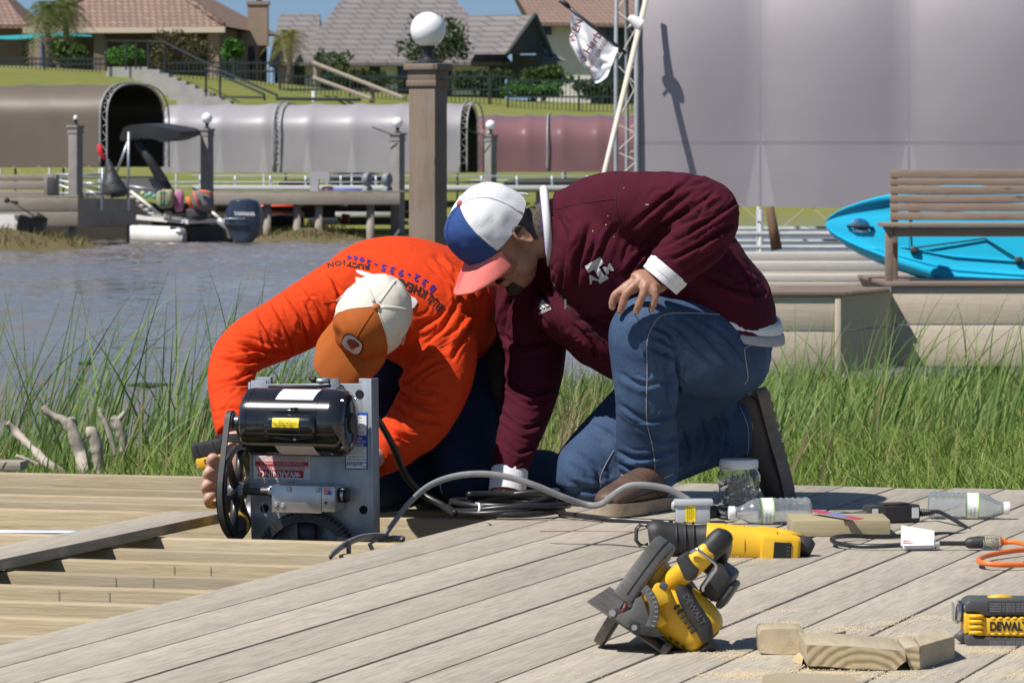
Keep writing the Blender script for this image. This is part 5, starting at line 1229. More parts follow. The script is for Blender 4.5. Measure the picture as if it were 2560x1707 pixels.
def net_mat(name, c, hole, sc=520.0):
    m, nt, N, L, p = nodes(name); v = coords(nt)
    col = ramp(nt, noise_n(nt, v, sc, 2, 0.6), [(0.38, hole), (0.56, c)]); L.new(col, p.inputs['Base Color']); setp(p, Roughness=0.9)
    bump_n(nt, p, noise_n(nt, v, sc, 2), 0.4, 0.001); return m
def cap(par, T, front_m, mesh_m, brim_m, button_m, seam_m, fa=R(62), wrinkle=0.0, bl=0.075, brim_curve=0.022, low=0.028):
    """baseball cap in head axes; fa: half angle of the front panels"""
    nt_, npz = 96, 18; c = Vector((0,-0.006,0)); G_ = []
    def pt(th, ph):
        base = low + 0.010*math.cos(th)                       # sits lower at the back
        top = 0.158; r = math.sin(ph)**0.82; z = base + (top-base)*max(0.0, math.cos(ph))**0.72
        puff = 1 + 0.018*abs(math.sin(3*th))*math.sin(2*ph)
        if abs(th) < fa: z += 0.012*math.cos(th/fa*math.pi/2)*math.sin(2*ph); r *= 1 + 0.02*math.cos(th/fa*math.pi/2)*math.sin(2*ph)
        w = wrinkle*noise.noise((th*3.1, ph*5.0, 2.0))*math.sin(ph)
        x = (0.091+w)*r*puff*math.sin(th); y = (0.110+w)*r*puff*math.cos(th) - 0.006
        return Vector((x, y, z))
    ths = np.linspace(-math.pi, math.pi, nt_+1)
    for nm, sel, m in (('cap_front', lambda a: abs(a) < fa, front_m), ('cap_mesh', lambda a: abs(a) >= fa, mesh_m)):
        mb = MB(T)
        for i in range(nt_):
            a, b = ths[i], ths[i+1]
            if not sel((a+b)/2): continue
            for j in range(npz):
                p, q = math.pi/2*j/npz, math.pi/2*(j+1)/npz; mb.add([pt(a,q), pt(b,q), pt(b,p), pt(a,p)], [(0,1,2,3)])
        me = mb.mesh(nm, fix=False); bm = bmesh.new(); bm.from_mesh(me); bmesh.ops.remove_doubles(bm, verts=bm.verts, dist=1e-5); bmesh.ops.recalc_face_normals(bm, faces=list(bm.faces)); bm.to_mesh(me); bm.free(); me.shade_smooth()
        link_mesh(nm, me, m, par)
    MB(T).ball(tuple(pt(0, 0.0) + Vector((0,0,0.002))), (0.009,0.009,0.006), 14, 8).build('cap_button', button_m, par, True)
    for th in (-fa, fa, 0.0, math.pi*0.66, -math.pi*0.66, math.pi):
        P = [T @ (pt(th, math.pi/2*j/20)*1.0 + Vector((0,0,0.0006))) for j in range(1, 21)]
        wd = 0.004 if abs(th) > fa + .1 else 0.0012
        MB().tube(P, 1.0, 6, flat=(wd, 0.0014, (T.to_3x3() @ Vector((math.sin(th), math.cos(th), 0.6))))).build('cap_seam', seam_m if abs(th) > 0.01 else front_m, par, True)
    # brim
    ns, nr = 28, 10; V = []; Q = []; br = fa*1.02
    for j in range(nr+1):
        t = j/nr
        for i in range(ns+1):
            s = -1 + 2*i/ns; p = pt(s*br, math.pi/2); ext = bl*math.sqrt(max(0.0, 1 - (abs(s)**2.6)*0.97))*t
            d = Vector((0.25*math.sin(s*br), 1, 0)).normalized(); V.append(p + d*ext + Vector((0,0,0.004 - 0.012*t - brim_curve*s*s*(0.4+0.9*t) + 0.010*t*(1-t))))
    n = len(V); V += [q - Vector((0,0,0.0035)) for q in V]
    for j in range(nr):
        for i in range(ns):
            a = j*(ns+1)+i; f = (a, a+1, a+ns+2, a+ns+1); Q.append(f); Q.append(tuple(k+n for k in reversed(f)))
    ring = [j*(ns+1) for j in range(nr+1)] + [nr*(ns+1)+i for i in range(1, ns+1)] + [j*(ns+1)+ns for j in range(nr-1, -1, -1)]
    for a, b in zip(ring[:-1], ring[1:]): Q.append((a, b, b+n, a+n))
    bo = MB(T).add(V, Q).build('cap_brim', brim_m, par, 50)
    return pt, V, ns
def shoe(par, T, up_m, sole_m, L_=0.29, W_=0.052, high=0.11, name='shoe', tread=True):
    """local: heel at 0, toe along +x, z up"""
    s = thing.__wrapped__(name) if False else None
    mb = MB(T); loft(mb, [((-0.004,0,0.05),0.020,0.026), ((0.010,0,0.058),0.036,0.040), ((0.05,0,0.068),0.040,0.052), ((0.10,0,0.062),0.041,0.046), ((0.15,0,0.056),0.045,0.040), ((0.20,0,0.048),0.049,0.032), ((0.25,0,0.042),0.046,0.027), ((0.282,0,0.036),0.034,0.018), ((0.292,0,0.034),0.012,0.008)], 24)
    loft(mb, [((0.045,0,0.06),0.040,0.048,(1,0,0)), ((0.040,0,0.10),0.038,0.047,(1,0,0)), ((0.036,0,high+0.02),0.041,0.050,(1,0,0))], 24)
    me = remesh(mb, 0.005); smooth_np(me, 4, 0.5, False); fold(me, [(T @ Vector((0.16,0,0.07)), T.to_3x3() @ Vector((1,0,0.3)), 0.022, 0.0018, 0.05)], 5, 0.0007); me.shade_smooth(); me.materials.clear()
    up = link_mesh(name, me, up_m, par)
    out = spline([(-0.012,0.0),(0.0,0.034),(0.06,0.038),(0.12,0.040),(0.19,0.053),(0.25,0.050),(0.290,0.030),(0.304,0.0),(0.290,-0.030),(0.25,-0.046),(0.19,-0.046),(0.12,-0.036),(0.06,-0.038),(0.0,-0.034)], 5, True)
    n = len(out); mb = MB(T); V = [(x, y, 0) for x, y in out] + [(x*1.0, y*1.03, 0.012) for x, y in out] + [(x, y*1.02, 0.030) for x, y in out]
    mb.add(V, [tuple(range(n)), tuple(range(3*n-1, 2*n-1, -1))] + [(r*n+i, r*n+(i+1) % n, (r+1)*n+(i+1) % n, (r+1)*n+i) for r in range(2) for i in range(n)]); mb.build('sole', sole_m, up, 50)
    if tread:
        for i in range(11):
            x = 0.002 + i*0.027
            for sgn in (-1, 1): MB(T).box((x, sgn*0.006, -0.005), (x+0.016, sgn*(0.030 + 0.010*math.sin(i/10*3)), 0.002), 0.001).build('lug', sole_m, up)
    # laces / seams
    for x in (0.115, 0.135, 0.155): MB(T).tube([(x,-0.026,0.088-(x-0.115)*0.5), (x+0.004,0,0.102-(x-0.115)*0.62), (x,0.026,0.088-(x-0.115)*0.5)], 0.0028, 6).build('lace', sole_m, up, True)
    return up

# ================= kneeling person in the maroon jacket
pm = thing('person', 'kneeling person in a maroon jacket, jeans and blue and white cap, one hand on knee', 'person', G(1620, 1285))
SK1 = skin_mat('brown_skin', (0.33,0.165,0.105), (0.28,0.135,0.085), (0.40,0.22,0.15))
MAROON = fabric('maroon_jersey', (0.066,0.0055,0.017), (0.054,0.0046,0.0135), 0.92, 700, 0.12, 0.0, 0.16, 26)
DENIM = None
def denim_mat(name, c1, c2, c3):
    m, nt, N, L, p = nodes(name); v = coords(nt)
    a = noise_n(nt, v, 7.0, 6, 0.6); b = noise_n(nt, v, 420, 2, 0.7); st = noise_n(nt, coords(nt, (1,1,0.05)), 700, 2)
    col = ramp(nt, a, [(0.32, c1), (0.52, c2), (0.72, c3)]); col = mixc(nt, 0.35, col, ramp(nt, b, [(0.3, c1), (0.7, c3)]), 'MIX'); col = mixc(nt, 0.2, col, ramp(nt, st, [(0.3, c1), (0.7, c3)]))
    L.new(col, p.inputs['Base Color']); setp(p, Roughness=0.85); p.inputs['Specular IOR Level'].default_value = 0.2; bump_n(nt, p, b, 0.25, 0.001); return m
DENIM = denim_mat('blue_denim', (0.012,0.025,0.062), (0.031,0.062,0.132), (0.105,0.165,0.275))
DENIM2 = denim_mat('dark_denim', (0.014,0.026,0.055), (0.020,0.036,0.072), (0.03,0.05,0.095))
STITCH = mat('tan_stitching', (0.42,0.40,0.36), 0.9)
RIBW = mat('white_rib_knit', (0.72,0.72,0.74), 0.85, 0, (0.66,0.66,0.69), sc=60, bump=0.3, bsc=300)
RIBG = mat('grey_rib_knit', (0.40,0.40,0.42), 0.85, 0, (0.36,0.36,0.38), sc=60, bump=0.3, bsc=300)
yT = 11.02
upM = Vector((-0.72,-0.42,0.55)).normalized(); fwM = Vector((-0.45,-0.25,-0.85)); fwM = (fwM - upM*fwM.dot(upM)).normalized(); riM = fwM.cross(upM)
def head_T(c, fw, up): 
    ri = fw.cross(up); m = Matrix((ri, fw, up)).transposed().to_4x4(); m.translation = c; return m
TM = head_T(K(1262, 602, 10.99), fwM, upM)
def body_M():
    mb = MB()
    head_mesh(mb, TM)
    loft(mb, [(K(1275,606,11.0),0.056,0.060), (K(1335,585,11.01),0.060,0.064), (K(1385,572,11.02),0.070,0.075), (K(1430,570,11.02),0.10,0.10)], 24)
    loft(mb, [(K(1420,575,yT),0.13,0.10),(K(1500,600,yT),0.17,0.13),(K(1620,650,yT),0.16,0.14),(K(1735,725,yT),0.13,0.11),(K(1800,820,11.06),0.11,0.09)], 24)
    loft(mb, [(K(1560,530,10.9),0.06,0.06),(K(1650,510,10.82),0.055,0.055),(K(1772,525,10.73),0.045,0.045),(K(1715,620,10.70),0.042,0.042),(K(1650,702,10.69),0.031,0.024,(0.5,-0.4,0.7))], 20)
    loft(mb, [(K(1420,640,11.2),0.06,0.06),(K(1340,740,11.2),0.05,0.05),(K(1333,900,11.16),0.04,0.04),(K(1300,1080,11.03),0.033,0.033),(K(1262,1232,10.93),0.031,0.024,(0,-1,0))], 20)
    loft(mb, [(K(1830,850,10.98),0.11,0.11),(K(1720,855,10.88),0.09,0.09),(K(1606,825,10.78),0.06,0.06),(K(1612,1000,10.79),0.05,0.055),(K(1624,1180,10.86),0.036,0.036),(K(1628,1235,10.875),0.030,0.032)], 20)
    loft(mb, [(K(1800,870,11.15),0.11,0.11),(K(1620,1040,11.12),0.09,0.09),(K(1455,1205,11.05),0.055,0.055),(K(1620,1155,11.1),0.05,0.05),(K(1830,1078,11.2),0.042,0.042),(K(1880,1070,11.215),0.034,0.034)], 20)
    # near hand, resting on the knee
    wr = K(1648, 703, 10.69); yk_ = 10.645
    loft(mb, [(wr,0.030,0.022,(0.2,-0.7,0.6)), (K(1632,704,10.67),0.036,0.020,(0.2,-0.7,0.6)), (K(1614,708,10.655),0.042,0.018,(0.2,-0.7,0.6)), (K(1602,716,10.65),0.040,0.014,(0.2,-0.7,0.6))], 22)
    finger(mb, [K(1592,697,10.668), K(1565,716,10.662), K(1538,738,10.662), K(1531,757,10.665), K(1531,776,10.668)], 0.0115, 0.0088)
    finger(mb, [K(1602,702,10.652), K(1583,717,10.645), K(1566,734,10.642), K(1557,758,10.645), K(1549,785,10.652)], 0.0120, 0.0090)
    finger(mb, [K(1616,708,10.642), K(1611,722,10.636), K(1607,738,10.634), K(1597,762,10.640), K(1588,787,10.650)], 0.0115, 0.0088)
    finger(mb, [K(1632,713,10.642), K(1637,728,10.636), K(1639,744,10.636), K(1633,762,10.642), K(1625,780,10.652)], 0.0105, 0.0080)
    finger(mb, [K(1622,706,10.70), K(1585,722,10.715), K(1545,745,10.715), K(1527,760,10.705)], 0.0125, 0.0090)
    # far hand on the deck
    loft(mb, [(K(1262,1230,10.93),0.031,0.024,(0,-1,0)), (K(1258,1250,10.92),0.038,0.024,(0,-1,0)), (K(1252,1266,10.91),0.042,0.018,(0,-1,0))], 22)
    for i, du in enumerate((-34, -12, 10, 30)): finger(mb, [K(1255+du*0.8,1258,10.90), K(1252+du,1270,10.86), K(1250+du*1.1,1278,10.82)], 0.0098, 0.008)
    finger(mb, [K(1278,1238,10.91), K(1296,1256,10.88), K(1300,1270,10.86)], 0.0125, 0.009)
    me = remesh(mb, 0.0032); smooth_np(me, 4, 0.5, False); me.shade_smooth(); me.materials.clear()
    return link_mesh('body', me, SK1, pm)
bodyM = body_M()
bvM = BVHTree.FromPolygons([xform(bodyM) @ v.co for v in bodyM.data.vertices], [tuple(p.vertices) for p in bodyM.data.polygons])
NAIL = mat('finger_nail', (0.62,0.42,0.36), 0.3)
for u, v, r in ((1532,770,5), (1548.5,780,6), (1587.5,782,6), (1624.5,775,5)):
    px_poly('nail', [(u + r*math.cos(a)*0.9, v + r*0.8*math.sin(a)) for a in np.linspace(0, 2*math.pi, 12, endpoint=False)], bvM, NAIL, pm, 0.0006, 0)
inv = TM.inverted()
HAIRM = mat('short_grey_hair', (0.045,0.035,0.03), 0.9, 0, (0.13,0.10,0.085), sc=160, bump=0.8, bsc=500)
BEARD = mat('dark_beard', (0.02,0.014,0.011), 0.9, 0, (0.07,0.045,0.032), sc=220, bump=0.8, bsc=600)
def in_beard(p):
    q = inv @ p; d = Vector((q.x*0.9, q.y-0.085, (q.z+0.082)*1.0)); return (d.length < 0.027 + 0.006*noise.noise(p*120) and q.z < -0.064) or (0.086 < q.y and -0.044 < q.z < -0.033 and abs(q.x) < 0.026)
patch('beard', bodyM, in_beard, BEARD, pm, 0.0022)
patch('hair', bodyM, lambda p: (lambda q: q.y < -0.008 + 0.02*noise.noise(p*40) and -0.065 < q.z < 0.05 and (q.y < -0.03 or q.z > 0.02) and Vector((q.x, q.y+0.01, 0)).length < 0.115 and q.z > -0.045 - q.y*0.1)(inv @ p), HAIRM, pm, 0.0018)
for s in (-1, 1): MB(TM).ball((s*0.031,0.083,0.016), 0.0115, 14, 10).build('eye', mat('eye_white', (0.6,0.58,0.55), 0.2), pm, True)
# cap
CAPBLUE = fabric('blue_cap_cotton', (0.030,0.070,0.220), rough=0.8, weave=900); CAPNET = net_mat('white_cap_net', (0.76,0.76,0.77), (0.60,0.61,0.63), 480)
CORAL = fabric('coral_cap_cotton', (0.72,0.20,0.17), (0.66,0.17,0.15), 0.8); NETPLAIN = fabric('white_cap_tape', (0.74,0.74,0.75))
ptM, brV, brn = cap(pm, TM, CAPBLUE, CAPNET, CORAL, mat('red_button', (0.42,0.08,0.08), 0.7), NETPLAIN, R(58), 0.0035, 0.080, 0.030, 0.036)
# brim print: row of red stripes near one side
for i in range(7):
    j0 = 2.3 + i*0.85; P = []
    def bp(s, t):
        n = brn; f = t*10; j = min(int(f), 9); k = f-j; i_ = (s+1)/2*n; a = min(int(i_), n-1); b = i_-a
        def g(jj, ii): return brV[jj*(n+1)+ii]
        return (g(j,a)*(1-b)+g(j,a+1)*b)*(1-k) + (g(j+1,a)*(1-b)+g(j+1,a+1)*b)*k
    t0 = 0.26 + i*0.085
    MB(TM).add([bp(s, t)+Vector((0,0,0.0007)) for s, t in ((0.08,t0),(0.34,t0),(0.34,t0+0.052),(0.08,t0+0.052))], [(0,1,2,3)]).build('brim_stripe', mat('brim_red', (0.50,0.05,0.07), 0.7), pm)
# back strap opening of the cap
SNAP = mat('cap_strap', (0.62,0.64,0.66), 0.5)
MB(TM).tube([(x, -0.118 - 0.002*(1-(x/0.05)**2), 0.030) for x in np.linspace(-0.045, 0.045, 9)], 1.0, 8, flat=(0.0018, 0.008, (0,0,1))).build('cap_strap', SNAP, pm, True)
# jacket
mb = MB()
loft(mb, [(K(1822,846,11.06),0.195,0.118,(1,0,0.05)), (K(1812,820,11.05),0.212,0.136,(1,0,0.05)), (K(1800,788,11.05),0.214,0.140,(1,0,0.05)), (K(1792,764,11.05),0.215,0.140,(1,0,0.10)), (K(1772,735,11.04),0.215,0.135,(0.9,0,0.5)), (K(1715,690,11.03),0.208,0.165,(0.6,0,0.8)), (K(1610,648,yT),0.215,0.205,(0.38,0,0.92)), (K(1500,606,yT),0.222,0.190,(0.32,0,0.95)), (K(1430,582,yT),0.190,0.150,(0.35,0,0.94)), (K(1392,572,yT),0.105,0.105,(0.38,0,0.92)), (K(1376,570,yT),0.080,0.088,(0.38,0,0.92))], 36)
loft(mb, [(K(1480,540,10.98),0.10,0.09), (K(1575,522,10.87),0.100,0.090), (K(1680,508,10.78),0.084,0.077), (K(1766,522,10.72),0.074,0.072), (K(1772,565,10.70),0.067,0.069), (K(1733,615,10.69),0.061,0.063), (K(1685,660,10.69),0.056,0.058), (K(1672,674,10.69),0.056,0.058)], 30)
loft(mb, [(K(1450,640,11.16),0.10,0.10), (K(1365,700,11.20),0.105,0.110), (K(1330,790,11.2),0.092,0.098), (K(1335,900,11.16),0.080,0.085), (K(1318,1010,11.08),0.066,0.068), (K(1290,1110,11.0),0.052,0.050), (K(1277,1160,10.97),0.047,0.044), (K(1272,1176,10.965),0.045,0.042)], 30)
loft(mb, [(K(1420,740,11.08),0.12,0.10),(K(1455,790,11.06),0.15,0.085),(K(1520,850,11.05),0.15,0.09),(K(1560,905,11.05),0.13,0.06),(K(1590,940,11.05),0.09,0.035)], 24)
loft(mb, [(K(1500,720,11.08),0.13,0.12),(K(1590,800,11.06),0.16,0.13),(K(1680,860,11.08),0.15,0.10)], 24)
CJ = [([(1600,615),(1650,575),(1720,530),(1790,475)],9,0.0137),([(1640,628),(1720,585),(1800,535),(1840,505)],8,0.0125),([(1680,650),(1760,605),(1830,560)],8,0.0125),([(1705,685),(1775,645),(1818,612)],7,0.0088),([(1575,570),(1630,525),(1690,475),(1740,440)],9,0.0125),([(1660,500),(1720,470),(1780,450)],7,0.0075),([(1395,540),(1415,600),(1410,680),(1400,730)],10,0.0125),([(1475,560),(1450,640),(1432,730)],12,0.0150),([(1540,560),(1500,640),(1470,720)],10,0.0100),([(1580,790),(1510,790),(1440,800)],9,0.0112),([(1640,600),(1600,640),(1560,690)],9,0.0125),([(1240,830),(1300,862),(1385,850)],9,0.0112),([(1250,940),(1320,985),(1395,965)],9,0.0112),([(1250,1030),(1310,1070),(1355,1055)],8,0.0100),([(1250,1100),(1300,1132),(1335,1112)],7,0.0088),([(1300,700),(1265,790),(1262,860)],9,0.0112),([(1825,630),(1862,690),(1885,755)],9,0.0100),([(1770,690),(1840,722),(1910,735)],9,0.0100),([(1430,810),(1470,850),(1500,900)],9,0.0112),([(1330,700),(1370,760),(1400,850)],9,0.0112)]
FJ = [(K(1760,560,10.64),(1,0,0.75),0.042,0.0034,0.115), (K(1715,625,10.62),(0.75,0,0.9),0.036,0.0020,0.10), (K(1610,480,10.78),(0.9,0,-0.5),0.07,0.0026,0.13), (K(1690,445,10.75),(1,0,0.15),0.055,0.0020,0.10),
      (K(1470,700,10.85),(0.9,0,0.35),0.10,0.0032,0.20), (K(1560,620,10.82),(0.8,0,0.6),0.12,0.0028,0.15), (K(1320,900,11.08),(0.1,0,1),0.075,0.0024,0.14), (K(1300,1080,10.96),(0.2,0,1),0.05,0.0024,0.10), (K(1310,760,11.1),(0.5,0,1),0.08,0.0028,0.12), (K(1850,700,11.0),(0.6,0,-0.8),0.085,0.0020,0.14), (K(1480,860,10.95),(1,0,-0.3),0.07,0.0024,0.12)]
jak, bvJ = cloth('jacket', mb, MAROON, pm, 0.0044, 11, FJ, 11, 0.0012, 14, CJ)
def ring(name, c, axis, up, a, b, h, m, par, n=28, bulge=0.0):
    """short knitted band: tube about axis"""
    axis = Vector(axis).normalized(); up = Vector(up); up = (up-axis*up.dot(axis)).normalized(); s = axis.cross(up); V = []; Q = []
    R_ = [(-h, 0.94), (-h, 1.0), (-h*0.3, 1.015+bulge), (h*0.4, 1.01+bulge), (h, 1.0), (h, 0.90), (-h, 0.90)]
    for q, k in R_:
        for i in range(n): t = 2*math.pi*i/n; V.append(Vector(c) + axis*q + s*(a*k*math.cos(t)) + up*(b*k*math.sin(t)))
    for j in range(len(R_)-1):
        for i in range(n): Q.append((j*n+i, j*n+(i+1) % n, (j+1)*n+(i+1) % n, (j+1)*n+i))
    return MB().add(V, Q).build(name, m, par, 60)
ax1 = (K(1650,704,10.69) - K(1700,645,10.69)).normalized()
ring('cuff', K(1668,680,10.69), ax1, (0.3,-0.5,0.7), 0.055, 0.058, 0.011, RIBW, pm); ring('cuff', K(1657,693,10.69), ax1, (0.3,-0.5,0.7), 0.053, 0.055, 0.011, RIBG if False else RIBW, pm)
ax2 = (K(1268,1228,10.94) - K(1277,1160,10.97)).normalized()
ring('cuff', K(1271,1203,10.95), ax2, (0,-1,0), 0.046, 0.041, 0.030, RIBW, pm)
# hem: white band over grey band
def band(nm, C, Lx, Dx, dv, h0, h1, m, par, n=56, grow=1.0):
    V = []; Q = []; prof = [(h0, 0.95), (h0, 1.0), (h0+(h1-h0)*0.3, 1.012), (h0+(h1-h0)*0.7, 1.012), (h1, 1.0), (h1, 0.94), (h0, 0.94)]
    for q, k in prof:
        for i in range(n): t = 2*math.pi*i/n; V.append(C + (Lx*math.cos(t) + Dx*math.sin(t))*k*grow + dv*q)
    for j in range(len(prof)-1):
        for i in range(n): Q.append((j*n+i, j*n+(i+1) % n, (j+1)*n+(i+1) % n, (j+1)*n+i))
    MB().add(V, Q).build(nm, m, par, 60)
HC = K(1796, 764, 11.06); HL = Vector((0.150, 0.06, -0.030)); HD = Vector((0.045, -0.215, -0.038)); HV_ = Vector((0.22, 0, -1)).normalized()
band('hem', HC, HL, HD, HV_, -0.004, 0.024, RIBW, pm); band('hem', HC, HL, HD, HV_, 0.0245, 0.052, RIBG, pm, grow=0.995)
# collar and shirt collar
cax = (K(1340,572,yT) - K(1420,580,yT)).normalized()
V = []; n = 40; P = []
for i in range(n):
    t = 2*math.pi*i/n; c = K(1372,567,yT); s = cax.cross(Vector((0.2,0,1))).normalized(); u2 = s.cross(cax); P.append(c + s*(0.086*math.cos(t)) + u2*(0.092*math.sin(t)) + cax*(0.018*math.sin(t) + 0.004))
MB().tube(P, 0.0105, 10, True).build('collar', RIBW, pm, True)
MB().tube([K(1378,568,yT) + (p - K(1372,567,yT))*0.90 + cax*0.010 for p in P], 0.009, 8, True).build('shirt_collar', mat('violet_cotton', (0.06,0.03,0.30), 0.8), pm, True)
# jacket print, seams, zip
SILV = mat('silver_grey_print', (0.40,0.40,0.41), 0.6, 0, (0.50,0.50,0.51), sc=90)
a_ = R(31); cU, cV = 1496, 679
def lg(x, y): return (cU + math.cos(a_)*x - math.sin(a_)*-y*-1 if False else cU + math.cos(a_)*x + math.sin(a_)*y*1.0, cV - math.sin(a_)*x + math.cos(a_)*y)
def lpoly(pts): px_poly('logo', [lg(x, y) for x, y in pts], bvJ, SILV, pm, 0.0025, 2)
# block T: bar, stem, foot (drawn in pixels, y down)
lpoly([(-23,-29),(23,-29),(23,-10),(11,-10),(11,-17),(-11,-17),(-11,-10),(-23,-10)]); lpoly([(-7,-17),(7,-17),(7,17),(-7,17)]); lpoly([(-13,17),(13,17),(13,28),(-13,28)])
for ch, ox, oy in (('A', -23, 8), ('M', 25, 8)):
    u, v = lg(ox, oy); px_text('logo', ch, u, v, 30, a_, bvJ, SILV, pm, 0.0025, 0.9, 0.045)
u0, v0 = 1358, 765
for i, h in enumerate((9, 15, 21)):
    a2 = R(24); x = -11 + i*9
    q = [(x, 5), (x+7, 5), (x+7-h*0.45, 5-h), (x-h*0.45+1.5, 5-h+2.5)]
    px_poly('logo', [(u0 + math.cos(a2)*X + math.sin(a2)*Y, v0 - math.sin(a2)*X + math.cos(a2)*Y) for X, Y in q], bvJ, SILV, pm, 0.0025, 1)
px_text('logo', 'adidas', 1362, 776, 13.5, R(24), bvJ, SILV, pm, 0.0025, 1.0, 0.02)
DKM = mat('maroon_seam', (0.035,0.004,0.010), 0.8)
line_on('seam', [(1388,525),(1440,510),(1500,502),(1540,497)], bvJ, DKM, pm); line_on('seam', [(1560,432),(1543,470),(1540,510),(1550,560),(1572,590)], bvJ, DKM, pm)
line_on('zip', [(1370,690),(1400,735),(1418,765),(1460,810),(1510,855)], bvJ, mat('zip_teeth', (0.03,0.02,0.025), 0.4, 0.3), pm, 0.0018)
p = onto(bvJ, 1414, 752, 0.004); MB(Matrix.Translation(p)).box((-0.003,-0.002,-0.045),(0.003,0.001,0.006),0.001).build('zip_pull', mat('zip_pull', (0.25,0.24,0.25), 0.4, 0.5), pm)
for u, v in ((1380,545),(1520,540),(1515,562),(1482,578),(1535,592),(1618,512),(1560,470)): 
    q = onto(bvJ, u, v, 0.001)
    if q is not None: MB(Matrix.Translation(q) @ Euler((random.random()*3,random.random()*3,0)).to_matrix().to_4x4()).box((-0.0012,-0.0008,-0.004 if v < 550 else -0.0015),(0.0012,0.0008,0.004 if v < 550 else 0.0015)).build('wood_chip', mat('wood_chip', (0.55,0.42,0.24), 0.9), pm)
# jeans
mb = MB()
loft(mb, [(K(1818,822,11.06),0.180,0.108,(1,0,0.1)), (K(1838,850,11.06),0.185,0.098,(1,0,0.3)), (K(1835,885,11.06),0.16,0.085,(1,0,0.3))], 28)
loft(mb, [(K(1852,885,10.99),0.105,0.105), (K(1805,880,10.94),0.108,0.115), (K(1730,868,10.88),0.108,0.117), (K(1665,848,10.82),0.096,0.104), (K(1618,826,10.785),0.084,0.087,(0.3,0,1)), (K(1606,850,10.775),0.078,0.084,(-1,0,0.5)), (K(1606,920,10.78),0.074,0.076,(-1,0,0)), (K(1614,1000,10.79),0.070,0.074,(-1,0,0)), (K(1618,1100,10.83),0.069,0.077,(-1,0,0)), (K(1622,1160,10.855),0.068,0.076,(-1,0,0)), (K(1624,1205,10.87),0.070,0.070,(-1,0,0))], 32)
CN = [([(1625,815),(1665,835),(1692,880)],6,0.0112),([(1622,838),(1660,856),(1695,876)],6,0.0112),([(1618,862),(1655,885),(1690,895)],6,0.0088),([(1660,795),(1720,850),(1790,915)],8,0.0088),([(1700,790),(1770,850),(1830,915)],8,0.0075),([(1760,800),(1820,850),(1865,905)],8,0.0075),([(1542,1128),(1600,1146),(1692,1118)],7,0.0112),([(1546,1158),(1610,1172),(1692,1148)],6,0.0100),([(1548,1010),(1620,1050),(1690,1030)],8,0.0075),([(1690,880),(1694,960),(1690,1050)],8,0.0175),([(1550,930),(1600,960),(1660,950)],9,0.0063),([(1600,1060),(1650,1100),(1690,1090)],8,0.0075)]
FN = [(K(1695,850,10.70),(0.6,0,0.85),0.035,0.0028,0.07), (K(1660,880,10.69),(0.35,0,1),0.030,0.0022,0.07), (K(1790,880,10.80),(0.9,0,0.6),0.07,0.0016,0.13), (K(1620,1150,10.72),(0.1,0,1),0.045,0.0026,0.07), (K(1610,1010,10.7),(0.35,0,1),0.075,0.0018,0.10), (K(1575,830,10.7),(0.6,0,1),0.06,0.0009,0.09), (K(1690,960,10.72),(0.5,0,1),0.06,0.0020,0.08)]
jnN, bvN = cloth('jeans', mb, DENIM, pm, 0.0046, 10, FN, 3, 0.0012, 16, CN)
mb = MB()
loft(mb, [(K(1835,850,11.14),0.12,0.125), (K(1740,930,11.14),0.125,0.125), (K(1620,1040,11.12),0.110,0.110), (K(1510,1140,11.08),0.096,0.095), (K(1460,1190,11.05),0.086,0.084,(-0.6,0,0.8)), (K(1462,1212,11.05),0.078,0.066,(-0.3,0,1)), (K(1530,1195,11.06),0.076,0.076), (K(1640,1140,11.11),0.080,0.082), (K(1760,1095,11.17),0.075,0.080), (K(1830,1078,11.20),0.070,0.076), (K(1866,1074,11.21),0.066,0.070)], 30)
CF = [([(1700,1060),(1720,1120),(1715,1180)],8,0.0125),([(1750,1045),(1765,1100),(1755,1160)],8,0.0112),([(1800,1030),(1815,1090),(1805,1150)],7,0.0100),([(1440,1130),(1490,1170),(1500,1220)],9,0.0100),([(1420,1200),(1480,1225),(1545,1210)],8,0.0112),([(1470,1060),(1530,1090),(1560,1140)],9,0.0088)]
FF = [(K(1740,1050,11.08),(1,0,-0.2),0.045,0.0028,0.09), (K(1490,1190,10.98),(0.8,0,0.8),0.05,0.0024,0.08), (K(1600,1160,11.0),(0.9,0,0.5),0.06,0.0024,0.10), (K(1520,1060,11.0),(0.6,0,1),0.09,0.0020,0.12), (K(1840,1060,11.12),(1,0,0.1),0.05,0.0024,0.07)]
jnF, bvF = cloth('jeans', mb, DENIM, pm, 0.0055, 8, FF, 8, 0.0012, 16, CF)
line_on('stitching', [(1640,800),(1622,835),(1617,870),(1618,930),(1616,1000),(1618,1060),(1630,1110),(1637,1160),(1635,1198)], bvN, STITCH, pm, 0.0009)
line_on('stitching', [(1640,800),(1665,785),(1720,782),(1800,786),(1830,792)], bvN, STITCH, pm, 0.0009)
line_on('stitching', [(1552,1187),(1600,1195),(1650,1197),(1682,1185)], bvN, STITCH, pm, 0.0012)
line_on('stitching', [(1890,830),(1878,862),(1862,872),(1866,910),(1870,945),(1862,960)], bvN, STITCH, pm, 0.0010)
line_on('stitching', [(1535,1125),(1512,1165),(1500,1200),(1508,1235)], bvF, STITCH, pm, 0.0009); line_on('stitching', [(1846,1010),(1868,1060),(1872,1110),(1865,1150)], bvF, STITCH, pm, 0.0010)
LEATH = mat('brown_leather', (0.115,0.068,0.048), 0.55, 0, (0.075,0.045,0.034), sc=18, bump=0.25, bsc=90); SOLE = mat('tan_rubber_sole', (0.40,0.31,0.22), 0.8, 0, (0.30,0.235,0.17), sc=30, bump=0.3, bsc=150)
heel = G(1672, 1268, 0.004); toe = G(1508, 1291, 0.004); heel = toe + (heel-toe).normalized()*0.30
